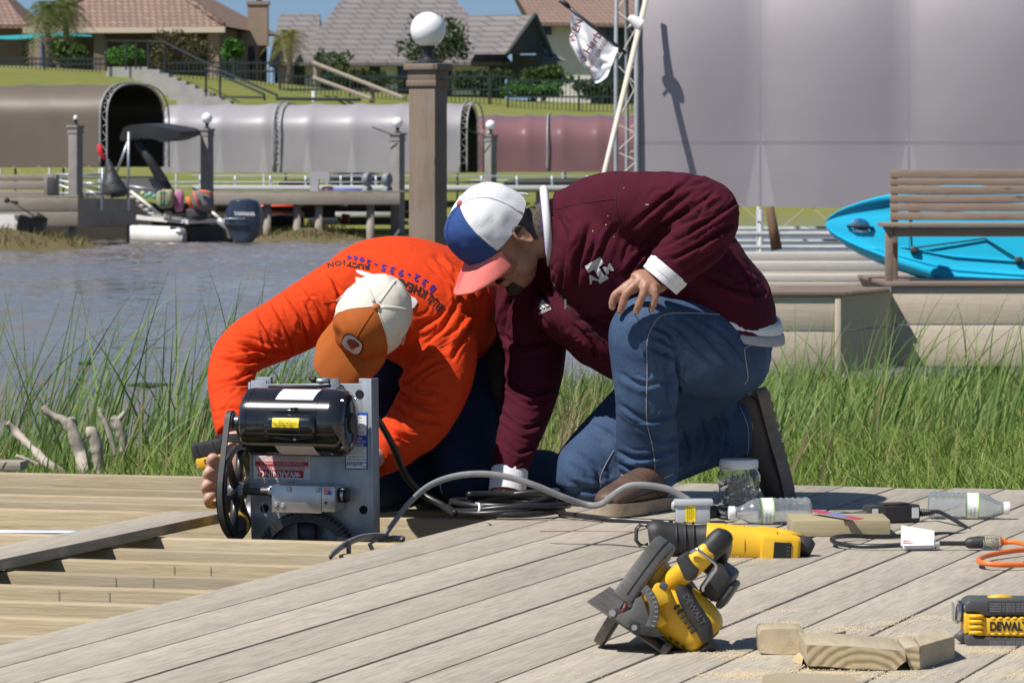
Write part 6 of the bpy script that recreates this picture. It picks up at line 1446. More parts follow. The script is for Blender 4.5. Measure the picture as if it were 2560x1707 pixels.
shoe(pm, frame(heel, toe-heel, Vector((0,0,1)).cross(toe-heel)), LEATH, SOLE, high=0.15)
uppr = [c for c in pm.children if c.name.startswith('shoe')][0]; bvS = BVHTree.FromPolygons([xform(uppr) @ v.co for v in uppr.data.vertices], [tuple(q.vertices) for q in uppr.data.polygons])
DKS = mat('shoe_seam', (0.035,0.02,0.015), 0.8)
for ln in ([(1590,1272),(1560,1258),(1600,1240),(1640,1228)], [(1548,1250),(1549,1270),(1551,1284)], [(1530,1248),(1520,1262),(1515,1276)], [(1640,1228),(1655,1245),(1650,1266)]): line_on('seam', ln, bvS, DKS, uppr, 0.0016)
LEATHD = mat('dark_brown_leather', (0.095,0.062,0.045), 0.6, 0, (0.125,0.085,0.062), sc=20, bump=0.25, bsc=90); SOLED = mat('grey_brown_sole', (0.33,0.265,0.20), 0.85, 0, (0.24,0.19,0.145), sc=25, bump=0.3, bsc=140)
h2 = K(1912, 978, 11.24); t2 = K(1974, 1222, 11.22); x_ = (t2-h2).normalized(); z_ = Vector((-1,-0.22,-0.24)); y_ = z_.cross(x_)
shoe(pm, frame(h2, x_, y_), LEATHD, SOLED, high=0.135, name='shoe')

# ================= kneeling person in the orange shirt
po = thing('person', 'bent over person in an orange shirt and orange cap working on the lift motor', 'person', G(1080, 1262))
SK2 = skin_mat('pink_skin', (0.52,0.29,0.21), (0.46,0.24,0.17), (0.58,0.36,0.28))
ORANGE = fabric('orange_shirt_cloth', (0.66,0.055,0.009), (0.60,0.047,0.008), 0.92, 800, 0.08, 0.0, 0.16, 24)
upO = Vector((0.10,-0.96,0.24)).normalized(); fwO = Vector((-0.55,-0.10,-0.83)); fwO = (fwO - upO*fwO.dot(upO)).normalized()
TO = head_T(K(926, 806, 10.86), fwO, upO)
wx = Vector((0.93,0.05,-0.36)).normalized()           # line of the shoulders
upx = Vector((0.36,0.0,0.93))
mb = MB(); head_mesh(mb, TO)
loft(mb, [(K(930,800,10.9),0.06,0.06,upx), (K(950,785,11.0),0.068,0.068,upx), (K(970,775,11.08),0.10,0.09,upx)], 22)
loft(mb, [(K(965,790,11.05),0.15,0.10,upx), (K(1010,755,11.2),0.16,0.12,upx), (K(1085,760,11.4),0.15,0.12,upx), (K(1140,800,11.55),0.15,0.13,upx)], 22)
loft(mb, [(K(850,745,11.05),0.06,0.06), (K(760,765,11.0),0.05,0.05), (K(600,885,10.88),0.04,0.04), (K(588,990,10.75),0.038,0.036), (K(590,1100,10.64),0.029,0.026), (K(588,1128,10.62),0.028,0.026)], 18)
loft(mb, [(K(1070,850,11.05),0.06,0.06), (K(1085,930,11.0),0.05,0.05), (K(1055,1045,10.92),0.04,0.04), (K(985,1110,10.80),0.036,0.036), (K(920,1150,10.70),0.028,0.026)], 18)
loft(mb, [(K(1130,830,11.5),0.09,0.09), (K(1150,1000,11.35),0.08,0.08), (K(1175,1200,11.15),0.05,0.05), (K(1270,1205,11.3),0.05,0.05), (K(1370,1190,11.5),0.04,0.04)], 18)
loft(mb, [(K(1050,850,11.5),0.09,0.09), (K(960,1020,11.25),0.08,0.08), (K(900,1200,11.05),0.05,0.05), (K(980,1195,11.2),0.05,0.05), (K(1070,1170,11.32),0.04,0.04)], 18)
# hand round the drill grip
loft(mb, [(K(590,1108,10.63),0.028,0.024,(0,-1,0)), (K(574,1145,10.60),0.036,0.026,(0,-1,0.2)), (K(556,1182,10.575),0.043,0.026,(0.2,-1,0.2)), (K(544,1212,10.565),0.040,0.022,(0.2,-1,0.2))], 20)
for i, (u, v) in enumerate(((528,1150),(519,1184),(515,1216),(521,1246))):
    finger(mb, [K(558-i*4,1160+i*22,10.57), K(u+4,v-6,10.545), K(u-2,v+4,10.548), K(u+3,v+14,10.585), K(u+22,v+16,10.61)], 0.0125, 0.0095)
finger(mb, [K(585,1150,10.60), K(600,1185,10.585), K(590,1222,10.58), K(572,1240,10.58)], 0.013, 0.010)
# other hand behind the plate
loft(mb, [(K(925,1150,10.72),0.029,0.024), (K(890,1175,10.66),0.040,0.022), (K(870,1190,10.63),0.036,0.016)], 18)
for i in range(4): finger(mb, [K(878-i*3,1176+i*9,10.64), K(850-i*3,1185+i*10,10.62), K(838,1200+i*10,10.62)], 0.010, 0.008)
me = remesh(mb, 0.0034); smooth_np(me, 4, 0.5, False); me.shade_smooth(); me.materials.clear(); bodyO = link_mesh('body', me, SK2, po)
invO = TO.inverted()
patch('hair', bodyO, lambda p: (lambda q: q.y < 0.0 and -0.05 < q.z < 0.05 and q.y < -0.03 and q.length < 0.13)(invO @ p), mat('dark_hair', (0.02,0.015,0.012), 0.8, 0, (0.05,0.038,0.03), sc=120, bump=0.8, bsc=500), po, 0.003)
for s in (-1, 1): MB(TO).ball((s*0.031,0.083,0.016), 0.0115, 12, 8).build('eye', mat('eye_white', (0.6,0.58,0.55), 0.2), po, True)
RUST = fabric('rust_cap_cotton', (0.40,0.105,0.020), (0.36,0.092,0.017), 0.8); CREAMNET = net_mat('cream_cap_net', (0.74,0.70,0.60), (0.58,0.545,0.46), 480)
ptO, brO, nO = cap(po, TO, RUST, CREAMNET, RUST, mat('rust_button', (0.45,0.14,0.04), 0.8), fabric('cream_cap_tape', (0.74,0.70,0.61)), R(60), 0.006, 0.085, 0.020, 0.018)
# cap badge
bad = []
for nm, k, off, m in (('badge', 1.0, 0.0022, mat('badge_dark', (0.05,0.04,0.04), 0.7)), ('badge_face', 0.88, 0.0032, mat('badge_cream', (0.70,0.66,0.60), 0.7))):
    V = []
    for i in range(28):
        t = 2*math.pi*i/28; x = 0.034*k*math.copysign(abs(math.cos(t))**0.6, math.cos(t)); z = 0.021*k*math.copysign(abs(math.sin(t))**0.6, math.sin(t))
        th = x/0.10; ph = math.pi/2 - 0.50 - z/0.075; p = ptO(th, ph); nrm = Vector((math.sin(th), math.cos(th), 0.55)).normalized(); V.append(p + nrm*off)
    MB(TO).add(V, [tuple(range(28))]).build(nm, m, po)
def badge_pt(x, z, off=0.0042):
    th = x/0.10; ph = math.pi/2 - 0.50 - z/0.075; return ptO(th, ph) + Vector((math.sin(th), math.cos(th), 0.55)).normalized()*off
bull = [(-0.017,0.004),(-0.013,0.008),(-0.006,0.007),(0.002,0.010),(0.006,0.008),(0.010,0.010),(0.014,0.006),(0.017,0.003),(0.014,0.0),(0.013,-0.006),(0.010,-0.002),(0.002,-0.003),(-0.004,-0.002),(-0.007,-0.007),(-0.010,-0.002),(-0.016,-0.004)]
MB(TO).add([badge_pt(-x, z+0.002) for x, z in bull], [tuple(range(len(bull)))]).build('badge_emblem', mat('badge_red', (0.22,0.05,0.04), 0.8), po)
for i, ch in enumerate('LEVER'):
    m_ = text_mesh(ch, 0.0085, 0); x0 = -0.0105 + i*0.0052
    for q in m_.vertices: q.co = TO @ badge_pt(-(x0 + q.co.x), -0.011 + q.co.y)
    m_.materials.clear(); link_mesh('badge_lettering', m_, mat('badge_red', (0.22,0.05,0.04), 0.8), po)
# shirt
mb = MB()
loft(mb, [(K(1150,815,11.60),0.20,0.155,upx), (K(1105,785,11.48),0.205,0.165,upx), (K(1040,755,11.28),0.205,0.160,upx), (K(990,752,11.12),0.200,0.140,upx), (K(955,775,11.02),0.175,0.105,upx), (K(940,790,10.96),0.10,0.075,upx)], 36)
loft(mb, [(K(960,735,11.10),0.12,0.10), (K(880,735,11.06),0.105,0.100), (K(800,768,11.02),0.088,0.086), (K(710,818,10.96),0.078,0.077), (K(632,858,10.90),0.068,0.069), (K(590,893,10.86),0.062,0.060,(-0.6,0,0.8)), (K(577,950,10.80),0.060,0.058,(-1,0,0)), (K(580,1020,10.72),0.055,0.052,(-1,0,0)), (K(588,1090,10.65),0.050,0.046,(-1,0,0))], 30)
loft(mb, [(K(1020,800,11.10),0.12,0.11), (K(1085,850,11.06),0.108,0.105,(1,0,0)), (K(1098,920,11.02),0.092,0.092,(1,0,0)), (K(1075,1000,10.96),0.082,0.082,(1,0,0)), (K(1035,1065,10.90),0.070,0.074,(1,0,0)), (K(975,1115,10.81),0.060,0.062), (K(925,1150,10.73),0.050,0.048)], 30)
CO_ = [([(680,755),(712,815),(735,890)],8,0.0130),([(715,735),(755,795),(770,872)],8,0.0130),([(755,715),(800,775),(805,855)],8,0.0117),([(820,680),(848,735),(850,790)],8,0.0104),([(590,855),(655,880),(725,882)],7,0.0143),([(545,895),(615,908),(672,890)],7,0.0130),([(532,960),(590,948),(640,922)],7,0.0091),([(535,1030),(580,1020),(630,1030)],7,0.0078),([(1115,895),(1060,925),(1005,965)],9,0.0130),([(1095,1010),(1035,1000),(985,960)],9,0.0130),([(1105,1055),(1040,1045),(985,1010)],8,0.0117),([(1045,1105),(1000,1090),(955,1060)],8,0.0117),([(1085,640),(1135,695),(1158,765)],9,0.0104),([(1115,640),(1172,700),(1192,775)],9,0.0104),([(1060,860),(1110,815),(1150,740)],9,0.0117),([(1040,820),(1085,800),(1120,770)],8,0.0078),([(1200,790),(1160,840),(1130,900)],9,0.0117),([(640,775),(672,835),(690,900)],8,0.0104)]
FO = [(K(770,760,10.90),(0.85,0,0.55),0.042,0.0026,0.12), (K(850,700,10.95),(1,0,0.25),0.05,0.0020,0.10), (K(640,900,10.82),(0.75,0,0.7),0.036,0.0030,0.085), (K(570,930,10.75),(0.15,0,1),0.04,0.0016,0.07), (K(1150,770,11.15),(0.75,0,-0.7),0.06,0.0024,0.13), (K(1060,880,10.95),(1,0,0.35),0.055,0.0024,0.12), (K(1080,1020,10.88),(0.5,0,1),0.05,0.0024,0.10), (K(1180,830,11.2),(0.7,0,0.7),0.05,0.0024,0.10), (K(980,900,10.95),(0.6,0,1),0.06,0.0032,0.10), (K(960,1120,10.72),(0.6,0,0.9),0.03,0.0024,0.07)]
shirt, bvO = cloth('shirt', mb, ORANGE, po, 0.0044, 11, FO, 21, 0.0012, 15, CO_)
ring('cuff', K(589,1098,10.645), (0.02,-0.15,-1), (-1,0,0), 0.046, 0.050, 0.010, mat('black_cuff', (0.02,0.02,0.022), 0.8), po)
# shirt printing (upside down for us)
PURP = mat('purple_print', (0.055,0.012,0.22), 0.7); PBLK = mat('black_print', (0.02,0.012,0.012), 0.7); PWHT = mat('white_shirt_print', (0.78,0.77,0.78), 0.7)
def word(chars, size, m, sy=0.8):
    for i, (ch, u, v) in enumerate(chars):
        a, b = chars[max(i-1,0)], chars[min(i+1,len(chars)-1)]; ang = math.atan2(-(b[2]-a[2]), b[1]-a[1]); px_text('lettering', ch, u, v, size*(1.0 if u > 930 else 0.9), ang, bvO, m, po, 0.003, sy if u > 930 else sy*0.7, 0.03)
word([('8',1082,720),('3',1062,705),('2',1042,693),('-',1022,687),('9',1003,681),('3',981,674),('5',959,668),('-',939,662),('2',922,654),('8',905,648),('6',889,645),('4',874,643)], 28, PURP, 0.85)
word([('B',1100,768),('U',1087,753),('L',1074,742),('K',1059,731),('H',1043,723),('E',1027,717),('A',1012,711),('D',997,705)], 25, PBLK, 1.2)
word([('R',917,666),('U',902,664),('C',888,662),('T',874,659),('I',860,655),('O',845,657),('N',826,661)], 25, PBLK, 1.0)
px_poly('shirt_logo', [(889,675),(902,676),(925,683),(945,692),(938,700),(915,690),(905,688),(893,682)], bvO, PWHT, po, 0.003, 3); px_poly('shirt_logo', [(889,692),(912,698),(905,704),(890,704)], bvO, PWHT, po, 0.003, 2)
px_poly('shirt_logo', [(1022,738),(1038,745),(1044,755),(1036,768),(1028,774),(1024,760)], bvO, PWHT, po, 0.003, 3)
SEAMO = mat('orange_seam', (0.45,0.04,0.006), 0.8)
line_on('seam', [(1145,842),(1120,858),(1098,868)], bvO, SEAMO, po, 0.0012); line_on('seam', [(808,758),(830,754),(848,752)], bvO, SEAMO, po, 0.0012)
# jeans, shoe, pouch
mb = MB()
loft(mb, [(K(1140,790,11.58),0.19,0.15,upx), (K(1150,850,11.56),0.17,0.13,upx)], 26)
loft(mb, [(K(1160,830,11.5),0.12,0.12), (K(1160,930,11.40),0.115,0.115,(1,0,0)), (K(1155,1060,11.28),0.100,0.100,(1,0,0)), (K(1165,1180,11.17),0.086,0.086,(1,0,0)), (K(1185,1215,11.16),0.074,0.070), (K(1250,1210,11.26),0.072,0.070), (K(1330,1192,11.42),0.070,0.070), (K(1372,1184,11.5),0.060,0.064)], 28)
loft(mb, [(K(1060,850,11.5),0.12,0.12), (K(1000,960,11.35),0.11,0.11), (K(930,1100,11.15),0.095,0.095), (K(905,1195,11.05),0.080,0.080,(-1,0,0)), (K(930,1215,11.08),0.072,0.068), (K(1000,1205,11.2),0.070,0.070), (K(1060,1180,11.32),0.064,0.064)], 28)
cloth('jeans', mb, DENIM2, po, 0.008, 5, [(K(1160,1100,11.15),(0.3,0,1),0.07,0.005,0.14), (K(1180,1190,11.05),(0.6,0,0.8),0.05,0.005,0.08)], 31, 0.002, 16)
h3 = K(1050,1120,11.42); t3 = K(1085,1215,11.5); x_ = Vector((0.30,0.35,-0.85)).normalized(); z_ = Vector((-0.85,-0.5,-0.1)); shoe(po, frame(K(1092,1130,11.40), x_, z_.cross(x_)), mat('grey_canvas_shoe', (0.05,0.05,0.055), 0.8), mat('grey_shoe_sole', (0.13,0.125,0.12), 0.8), tread=False)
pch = thing('tool_pouch', 'dark tool pouch with a blue bottle hanging at the hip of the orange-shirted worker', 'tool pouch', K(1240, 960, 11.35))
PCH = mat('black_leather_pouch', (0.022,0.021,0.022), 0.7, 0, (0.05,0.048,0.045), sc=10, bump=0.5, bsc=40)
mb = MB(); loft(mb, [(K(1228,790,11.42),0.050,0.045,(1,0,0)), (K(1240,860,11.38),0.075,0.05,(1,0,0)), (K(1248,960,11.34),0.080,0.05,(1,0,0)), (K(1256,1050,11.30),0.060,0.04,(1,0,0)), (K(1262,1085,11.30),0.03,0.03,(1,0,0))], 22)
cloth('pouch', mb, PCH, pch, 0.008, 3, [(K(1245,930,11.3),(0.3,0,1),0.08,0.006,0.15)], 41)
MB().cyl(K(1216,780,11.36), K(1216,748,11.36), 0.030, 0.024, 16).build('bottle_cap', mat('blue_plastic', (0.01,0.03,0.50), 0.3), pch, 40)
MB().cyl(K(1228,800,11.36), K(1228,778,11.36), 0.036, 0.034, 16).build('bottle_collar', mat('blue_plastic', (0.01,0.03,0.50), 0.3), pch, 40)
MB().box(tuple(K(1200,750,11.42)), tuple(K(1226,700,11.44)+Vector((0,0.02,0))), 0.004).build('flap', mat('tan_suede', (0.45,0.36,0.22), 0.9), pch, 40)
# ------------------------------------------------------------------ boat lift motor unit, standing in the opening between the joists
YM = 10.47
MO = K(785, 1352, YM)                       # foot of the plate
MT = Matrix((NB, UB, Vector((0,0,1)))).transposed().to_4x4(); MT.translation = MO       # local x along the joists, y away, z up
lm = thing('lift_motor', 'black electric motor with belt wheel and gear on an upright galvanised plate', 'motor unit', MO, mw=MT.copy())
PXM = F/YM
def mx(u, y=0.0): return (u - 785)/PXM/NB.x - y*UB.x/NB.x
def mz(v): return (1352 - v)/PXM
def ml(u, v, y=0.0): return (mx(u + y*0.286*PXM*-1 if False else u), y, mz(v))
PLATE = mat('zinc_plate', (0.46,0.49,0.52), 0.38, 0.7, (0.33,0.36,0.40), sc=14, bump=0.04, bsc=80, rv=0.2)
# plate with bolt holes is a slab; the side flange turns back
def plate_outline():
    return [(mx(636), -0.16), (mx(930), -0.16), (mx(924), mz(952)), (mx(905), mz(952)), (mx(905), mz(957)), (mx(663), mz(962)), (mx(663), mz(953)), (mx(624), mz(953))]
MB(MT).prism(plate_outline(), 0.0, 0.006, bev=0.0008).build('plate', PLATE, lm, 35)
MB(MT).prism([(mx(930)+0.0005, -0.16), (mx(937), -0.16), (mx(931), mz(945)), (mx(924)+0.0005, mz(945))], -0.004, 0.05, bev=0.0008).build('flange', PLATE, lm, 35)
MB(MT).prism([(mx(624)-0.007, mz(958)), (mx(624)-0.0005, mz(958)), (mx(636)-0.0005, -0.16), (mx(636)-0.007, -0.16)], 0.0, 0.05, bev=0.0008).build('flange', PLATE, lm, 35)
for u0 in (628, 888): MB(MT).box((mx(u0), 0.03, mz(975)), (mx(u0+36), 0.046, mz(946)), 0.001).build('tab', PLATE, lm, 35)
def bolt(par, u, v, y, r=0.008, h=0.006, m=STEEL, n=6):
    M = MT @ Matrix.Translation((mx(u, y), y, mz(v))) @ Matrix.Rotation(R(90), 4, 'X'); MB(M).lathe([(r, 0), (r, h*0.8), (r*0.85, h)], None, n).build('bolt', m, par)
for u, v in ((900, 983), (910, 1271), (659, 1273)):
    bolt(lm, u, v, -0.0005, 0.0105, 0.0012, mat('black_hole', (0.01,0.01,0.012), 0.9), 18)
# motor barrel along local x
zc = mz(1050); rM = 0.0805; yM = -(rM + 0.016)
RX = Matrix.Rotation(R(90), 4, 'Y')
def along_x(prof, par, nm, m, zz=zc, yy=yM, n=48, sm=40): return MB(MT @ Matrix.Translation((0, yy, zz)) @ RX).lathe(prof, None, n).build(nm, m, par, sm)
x0, x1 = mx(626, yM), mx(850, yM)
barrel = along_x([(rM*0.90, x0), (rM*0.985, x0+0.006), (rM, x0+0.016), (rM, x0+0.020), (rM*0.985, x0+0.0205), (rM*0.985, x0+0.022), (rM, x0+0.0225), (rM, x1-0.03), (rM*0.985, x1-0.0295), (rM*0.985, x1-0.028), (rM, x1-0.0275), (rM, x1)], lm, 'motor', BLACKGLOSS)
along_x([(rM, x1+0.0003), (rM*0.99, x1+0.010), (rM*0.93, x1+0.024), (rM*0.80, x1+0.032), (rM*0.55, x1+0.034), (0.002, x1+0.0345)], barrel, 'end_bell', BLACKGLOSS)
along_x([(0.024, x1+0.034), (0.024, x1+0.040), (0.015, x1+0.043)], barrel, 'end_cap', DKSTEEL, n=24)
for a in (50, 130, 230, 310):
    yy, zz = yM - rM*0.88*math.cos(R(a)), zc + rM*0.88*math.sin(R(a))
    MB(MT).cyl((x1+0.012, yy, zz), (x1+0.030, yy, zz), 0.0042, n=10).build('bolt', STEEL, barrel, 40)
along_x([(0.002, x0-0.001), (rM*0.62, x0-0.001), (rM*0.90, x0-0.0003)], barrel, 'end_plate', BLACKGLOSS)
# capacitor cover on the side facing us
cu0, cu1, cv0, cv1 = 662, 792, 1030, 1082
M = MT @ Matrix.Translation((0, yM - rM*0.93, 0)); mb = MB(M); xs0, xs1 = mx(cu0+12, yM-rM*0.8), mx(cu1+12, yM-rM*0.8); zc2 = mz(1054); hh = 0.031
pr = [(0.0005, xs0), (hh*0.72, xs0+0.001), (hh*0.95, xs0+0.007), (hh, xs0+0.014), (hh, xs1-0.014), (hh*0.95, xs1-0.007), (hh*0.72, xs1-0.001), (0.0005, xs1)]
mb2 = MB(MT @ Matrix.Translation((0, yM - rM*0.80, zc2)) @ Matrix.Diagonal((1,1.05,1,1)) @ RX); mb2.lathe(pr, None, 36); capc = mb2.build('capacitor_cover', BLACKGLOSS, barrel, 50)
MB(MT).tube([(mx(672, yM-rM*0.9), yM-rM*0.90, mz(1022)), (mx(735, yM-rM*0.9), yM-rM*0.95, mz(1017)), (mx(800, yM-rM*0.9), yM-rM*0.90, mz(1022))], 0.0035, 8).build('strap', BLACKGLOSS, barrel, True)
MB(MT).tube([(mx(670, yM-rM*0.9), yM-rM*0.90, mz(1082)), (mx(745, yM-rM*0.9), yM-rM*0.95, mz(1088)), (mx(800, yM-rM*0.9), yM-rM*0.86, mz(1080))], 0.0025, 8).build('strap', BLACKGLOSS, barrel, True)
MB(MT).ball((mx(748, yM-rM*0.9), yM-rM*0.985, mz(1087)), 0.004, 10, 8).build('screw', STEEL, barrel, True); MB(MT).ball((mx(746, yM-rM*0.9), yM-rM*0.97, mz(1012)), (0.010,0.004,0.005), 12, 8).build('screw', BLACKGLOSS, barrel, True)
# curved labels on the barrel
def barrel_label(nm, u0, u1, a0, a1, m, skew=0.0, rr=None, zz=None, yy=None, par=barrel):
    mx = lambda u: globals()['mx'](u+12, yM - rM*0.8)
    rr = rr or rM + 0.0006; zz = zc if zz is None else zz; yy = yM if yy is None else yy; V = []; n = 10
    for i in range(n+1):
        a = R(a0 + (a1-a0)*i/n)
        for x in (mx(u0) + skew*i/n, mx(u1) + skew*i/n): V.append((x, yy - rr*math.cos(a), zz + rr*math.sin(a)))
    return MB(MT).add(V, [(2*i, 2*i+1, 2*i+3, 2*i+2) for i in range(n)]).build(nm, m, par, True, fix=False)
barrel_label('rating_label', 682, 776, 44, 76, PAPER, 0.008); barrel_label('warning_label', 690, 786, -66, -40, mat('pale_pink_paper', (0.62,0.52,0.50), 0.6), -0.008)
yl_ = barrel_label('yellow_label', 688, 754, -6, 34, LABELYEL, 0, 0.0334, zc2, yM - rM*0.80)
def mtext(txt, u, v, size, y, m, par, rot=180, bold=0.0):
    x = mx(u, y); T = MT @ Matrix.Translation((x, y, mz(v))) @ Matrix.Rotation(R(90), 4, 'X') @ Matrix.Rotation(R(rot), 4, 'Z')
    return text('lettering', txt, size, T, m, par, bold=bold*size)
for i, (tx, v) in enumerate((('BOAT LIFT DISTRIBUTORS', 1059), ('1-800-TOMOOR-RS', 1052), ('HOUSTON, TEXAS 77001', 1046), ('281-257-6787', 1040))):
    mtext(tx, 721, v, 0.0058 if i else 0.0066, yM - rM*0.80 - 0.0355, INKBLACK, lm, 180, 0.01)
# shaft, small pulley, belt, large wheel
xs = mx(588, yM) if False else mx(592, -0.075)
along_x([(0.0075, x0-0.028), (0.0075, x0)], lm, 'motor_shaft', STEEL, n=18)
pul = along_x([(0.012, xs-0.016), (0.020, xs-0.015), (0.021, xs-0.012), (0.016, xs-0.008), (0.016, xs-0.003), (0.021, xs+0.001), (0.020, xs+0.004), (0.013, xs+0.006), (0.013, xs+0.016)], lm, 'small_pulley', mat('cast_grey', (0.16,0.16,0.165), 0.4, 0.7), n=28)
zw = mz(1226); yw = -0.055; rw = 0.1135; xw = xs - 0.006
CASTW = mat('cast_wheel_metal', (0.055,0.055,0.058), 0.38, 0.55, (0.085,0.083,0.08), sc=20, bump=0.1, bsc=120)
wheel = thing.__call__ if False else None
along_w = lambda prof, nm, m, par=lm, n=56: MB(MT @ Matrix.Translation((0, yw, zw)) @ RX).lathe(prof, None, n, False).build(nm, m, par, 40)
whl = along_w([(rw-0.016, xw-0.011), (rw, xw-0.011), (rw-0.005, xw-0.004), (rw-0.005, xw+0.004), (rw, xw+0.011), (rw-0.016, xw+0.011), (rw-0.018, xw), (rw-0.016, xw-0.011)], 'belt_wheel', CASTW)
MB(MT @ Matrix.Translation((0, yw, zw)) @ RX).lathe([(0.010, xw-0.016), (0.020, xw-0.016), (0.022, xw-0.008), (0.022, xw+0.012), (0.018, xw+0.022), (0.010, xw+0.022)], None, 28).build('hub', mat('bare_cast', (0.20,0.20,0.21), 0.35, 0.8), whl, 40)
for i in range(6):
    a = R(12 + 60*i); d = Vector((0, math.cos(a), math.sin(a))); c = Vector((xw, yw, zw)); t = Vector((0, -math.sin(a), math.cos(a)))
    mb = MB(MT); A = [c + d*0.018, c + d*0.055, c + d*(rw-0.012)]; mb.tube(A, [0.0115, 0.0095, 0.0115], 10); mb.build('spoke', CASTW, whl, True)
# belt: runs round both pulleys in the plane x = xw
def belt():
    c1 = Vector((yw, zw)); r1 = rw - 0.002; c2 = Vector((yM, zc)); r2 = 0.0185; d = c2-c1; D = d.length; base = math.atan2(d.y, d.x); off = math.acos((r1-r2)/D); P = []
    for i in range(41): a = base + off + (2*math.pi-2*off)*i/40; P.append((c1.x + r1*math.cos(a), c1.y + r1*math.sin(a)))
    for i in range(21): a = base - off + 2*off*i/20; P.append((c2.x + r2*math.cos(a), c2.y + r2*math.sin(a)))
    n = len(P); V = []; Q = []
    for x, k in ((xw-0.0065, 0), (xw+0.0065, 0)):
        for (y, z) in P: V.append((x, y, z))
    for x in (xw-0.0065, xw+0.0065):
        for i, (y, z) in enumerate(P):
            a, b = P[i-1], P[(i+1) % n]; t = Vector((b[0]-a[0], b[1]-a[1])).normalized(); V.append((x, y + t.y*0.007, z - t.x*0.007))
    for i in range(n):
        j = (i+1) % n; Q += [(i, j, n+j, n+i), (2*n+i, 3*n+i, 3*n+j, 2*n+j), (i, 2*n+i, 2*n+j, j), (n+i, n+j, 3*n+j, 3*n+i)]
    MB(MT).add(V, Q).build('belt', mat('belt_rubber', (0.045,0.045,0.047), 0.6, 0, (0.06,0.06,0.06), sc=60), lm, 40)
belt()
MB(MT).cyl((xw+0.02, yw, zw), (mx(674, -0.07), yw, zw), 0.0095, n=18).build('wheel_shaft', DKSTEEL, lm, 40)
MB(MT).cyl((mx(672, -0.07), yw, zw), (mx(688, -0.07), yw, zw), 0.0135, n=20).build('collar', STEEL, lm, 40)
# bearing block with bolts
ALU = mat('machined_aluminium', (0.56,0.56,0.56), 0.33, 0.85, (0.48,0.48,0.49), sc=18)
blk = MB(MT).box((mx(687, -0.07), -0.085, mz(1276)), (mx(812, -0.07), -0.0005, mz(1208)), 0.0015).build('bearing_block', ALU, lm, 35)
MB(MT).box((mx(812.5, -0.07), -0.0845, mz(1272)), (mx(845, -0.07), -0.0005, mz(1209)), 0.0015).build('end_block', ALU, blk, 35)
for u, v in ((727,1217),(800,1217),(694,1256),(711,1258),(837,1252)): bolt(blk, u, v, -0.085, 0.0062, 0.005, GALV)
bolt(blk, 819, 1249, -0.085, 0.004, 0.003, DKSTEEL)
MB(MT).cyl((mx(846, -0.07), -0.045, mz(1232)), (mx(866, -0.07), -0.045, mz(1232)), 0.0175, n=24).build('bearing_nut', mat('black_oxide', (0.03,0.03,0.032), 0.35, 0.5), blk, 40); MB(MT).cyl((mx(852, -0.07), -0.046, mz(1232)), (mx(858, -0.07), -0.046, mz(1232)), 0.0185, n=24).build('nut_ring', STEEL, blk, 40)
yy = -0.0862
MB(MT).box((mx(817, -0.07), yy, mz(1232)), (mx(840, -0.07), yy+0.0008, mz(1210))).build('flag_label', PAPER, blk)
for i in range(5): MB(MT).box((mx(818.5, -0.07), yy-0.0006, mz(1212+i*3.6+2)), (mx(838.5, -0.07), yy-0.0002, mz(1212+i*3.6))).build('flag_stripe', INKRED, blk)
MB(MT).box((mx(828.5, -0.07), yy-0.0012, mz(1229)), (mx(838.5, -0.07), yy-0.0008, mz(1220))).build('flag_canton', INKBLUE, blk)
# worm gear behind the joist
GEAR = mat('greasy_gear', (0.022,0.022,0.024), 0.35, 0.3, (0.05,0.047,0.045), sc=16, bump=0.3, bsc=60)
gx, gz_, gr_ = mx(768, -0.04), mz(1412), 0.132
def gear():
    n = 72; out = []; 
    for i in range(n):
        for k, r in ((0.0, gr_-0.007), (0.28, gr_), (0.52, gr_), (0.80, gr_-0.007)): a = 2*math.pi*(i+k)/n; out.append((gx + r*math.cos(a), gz_ + r*math.sin(a)))
    m = len(out); ri = gr_-0.026; inn = [(gx + ri*math.cos(2*math.pi*i/m), gz_ + ri*math.sin(2*math.pi*i/m)) for i in range(m)]
    V = [(x, -0.050, z) for x, z in out] + [(x, -0.020, z) for x, z in out] + [(x, -0.052, z) for x, z in inn] + [(x, -0.020, z) for x, z in inn]; Q = []
    for i in range(m):
        j = (i+1) % m; Q += [(i, j, m+j, m+i), (i, 2*m+i, 2*m+j, j), (m+i, m+j, 3*m+j, 3*m+i), (2*m+i, 3*m+i, 3*m+j, 2*m+j)]
    g = MB(MT).add(V, Q).build('gear', GEAR, lm)
    MB(MT @ Matrix.Translation((gx, 0, gz_)) @ Matrix.Rotation(R(90), 4, 'X')).lathe([(0.008,0.018),(0.045,0.018),(0.045,0.060),(0.03,0.068),(0.008,0.068)], None, 30).build('gear_hub', GEAR, g, 40)
    for a in (90, 18, 162, 234, 306):
        d = Vector((math.cos(R(a)), 0, math.sin(R(a)))); c = Vector((gx, -0.036, gz_)); MB(MT).tube([c + d*0.03, c + d*0.07, c + d*(gr_-0.02)], 1.0, 10, flat=(0.024, 0.011, (0,1,0))).build('gear_arm', GEAR, g, True)
gear()
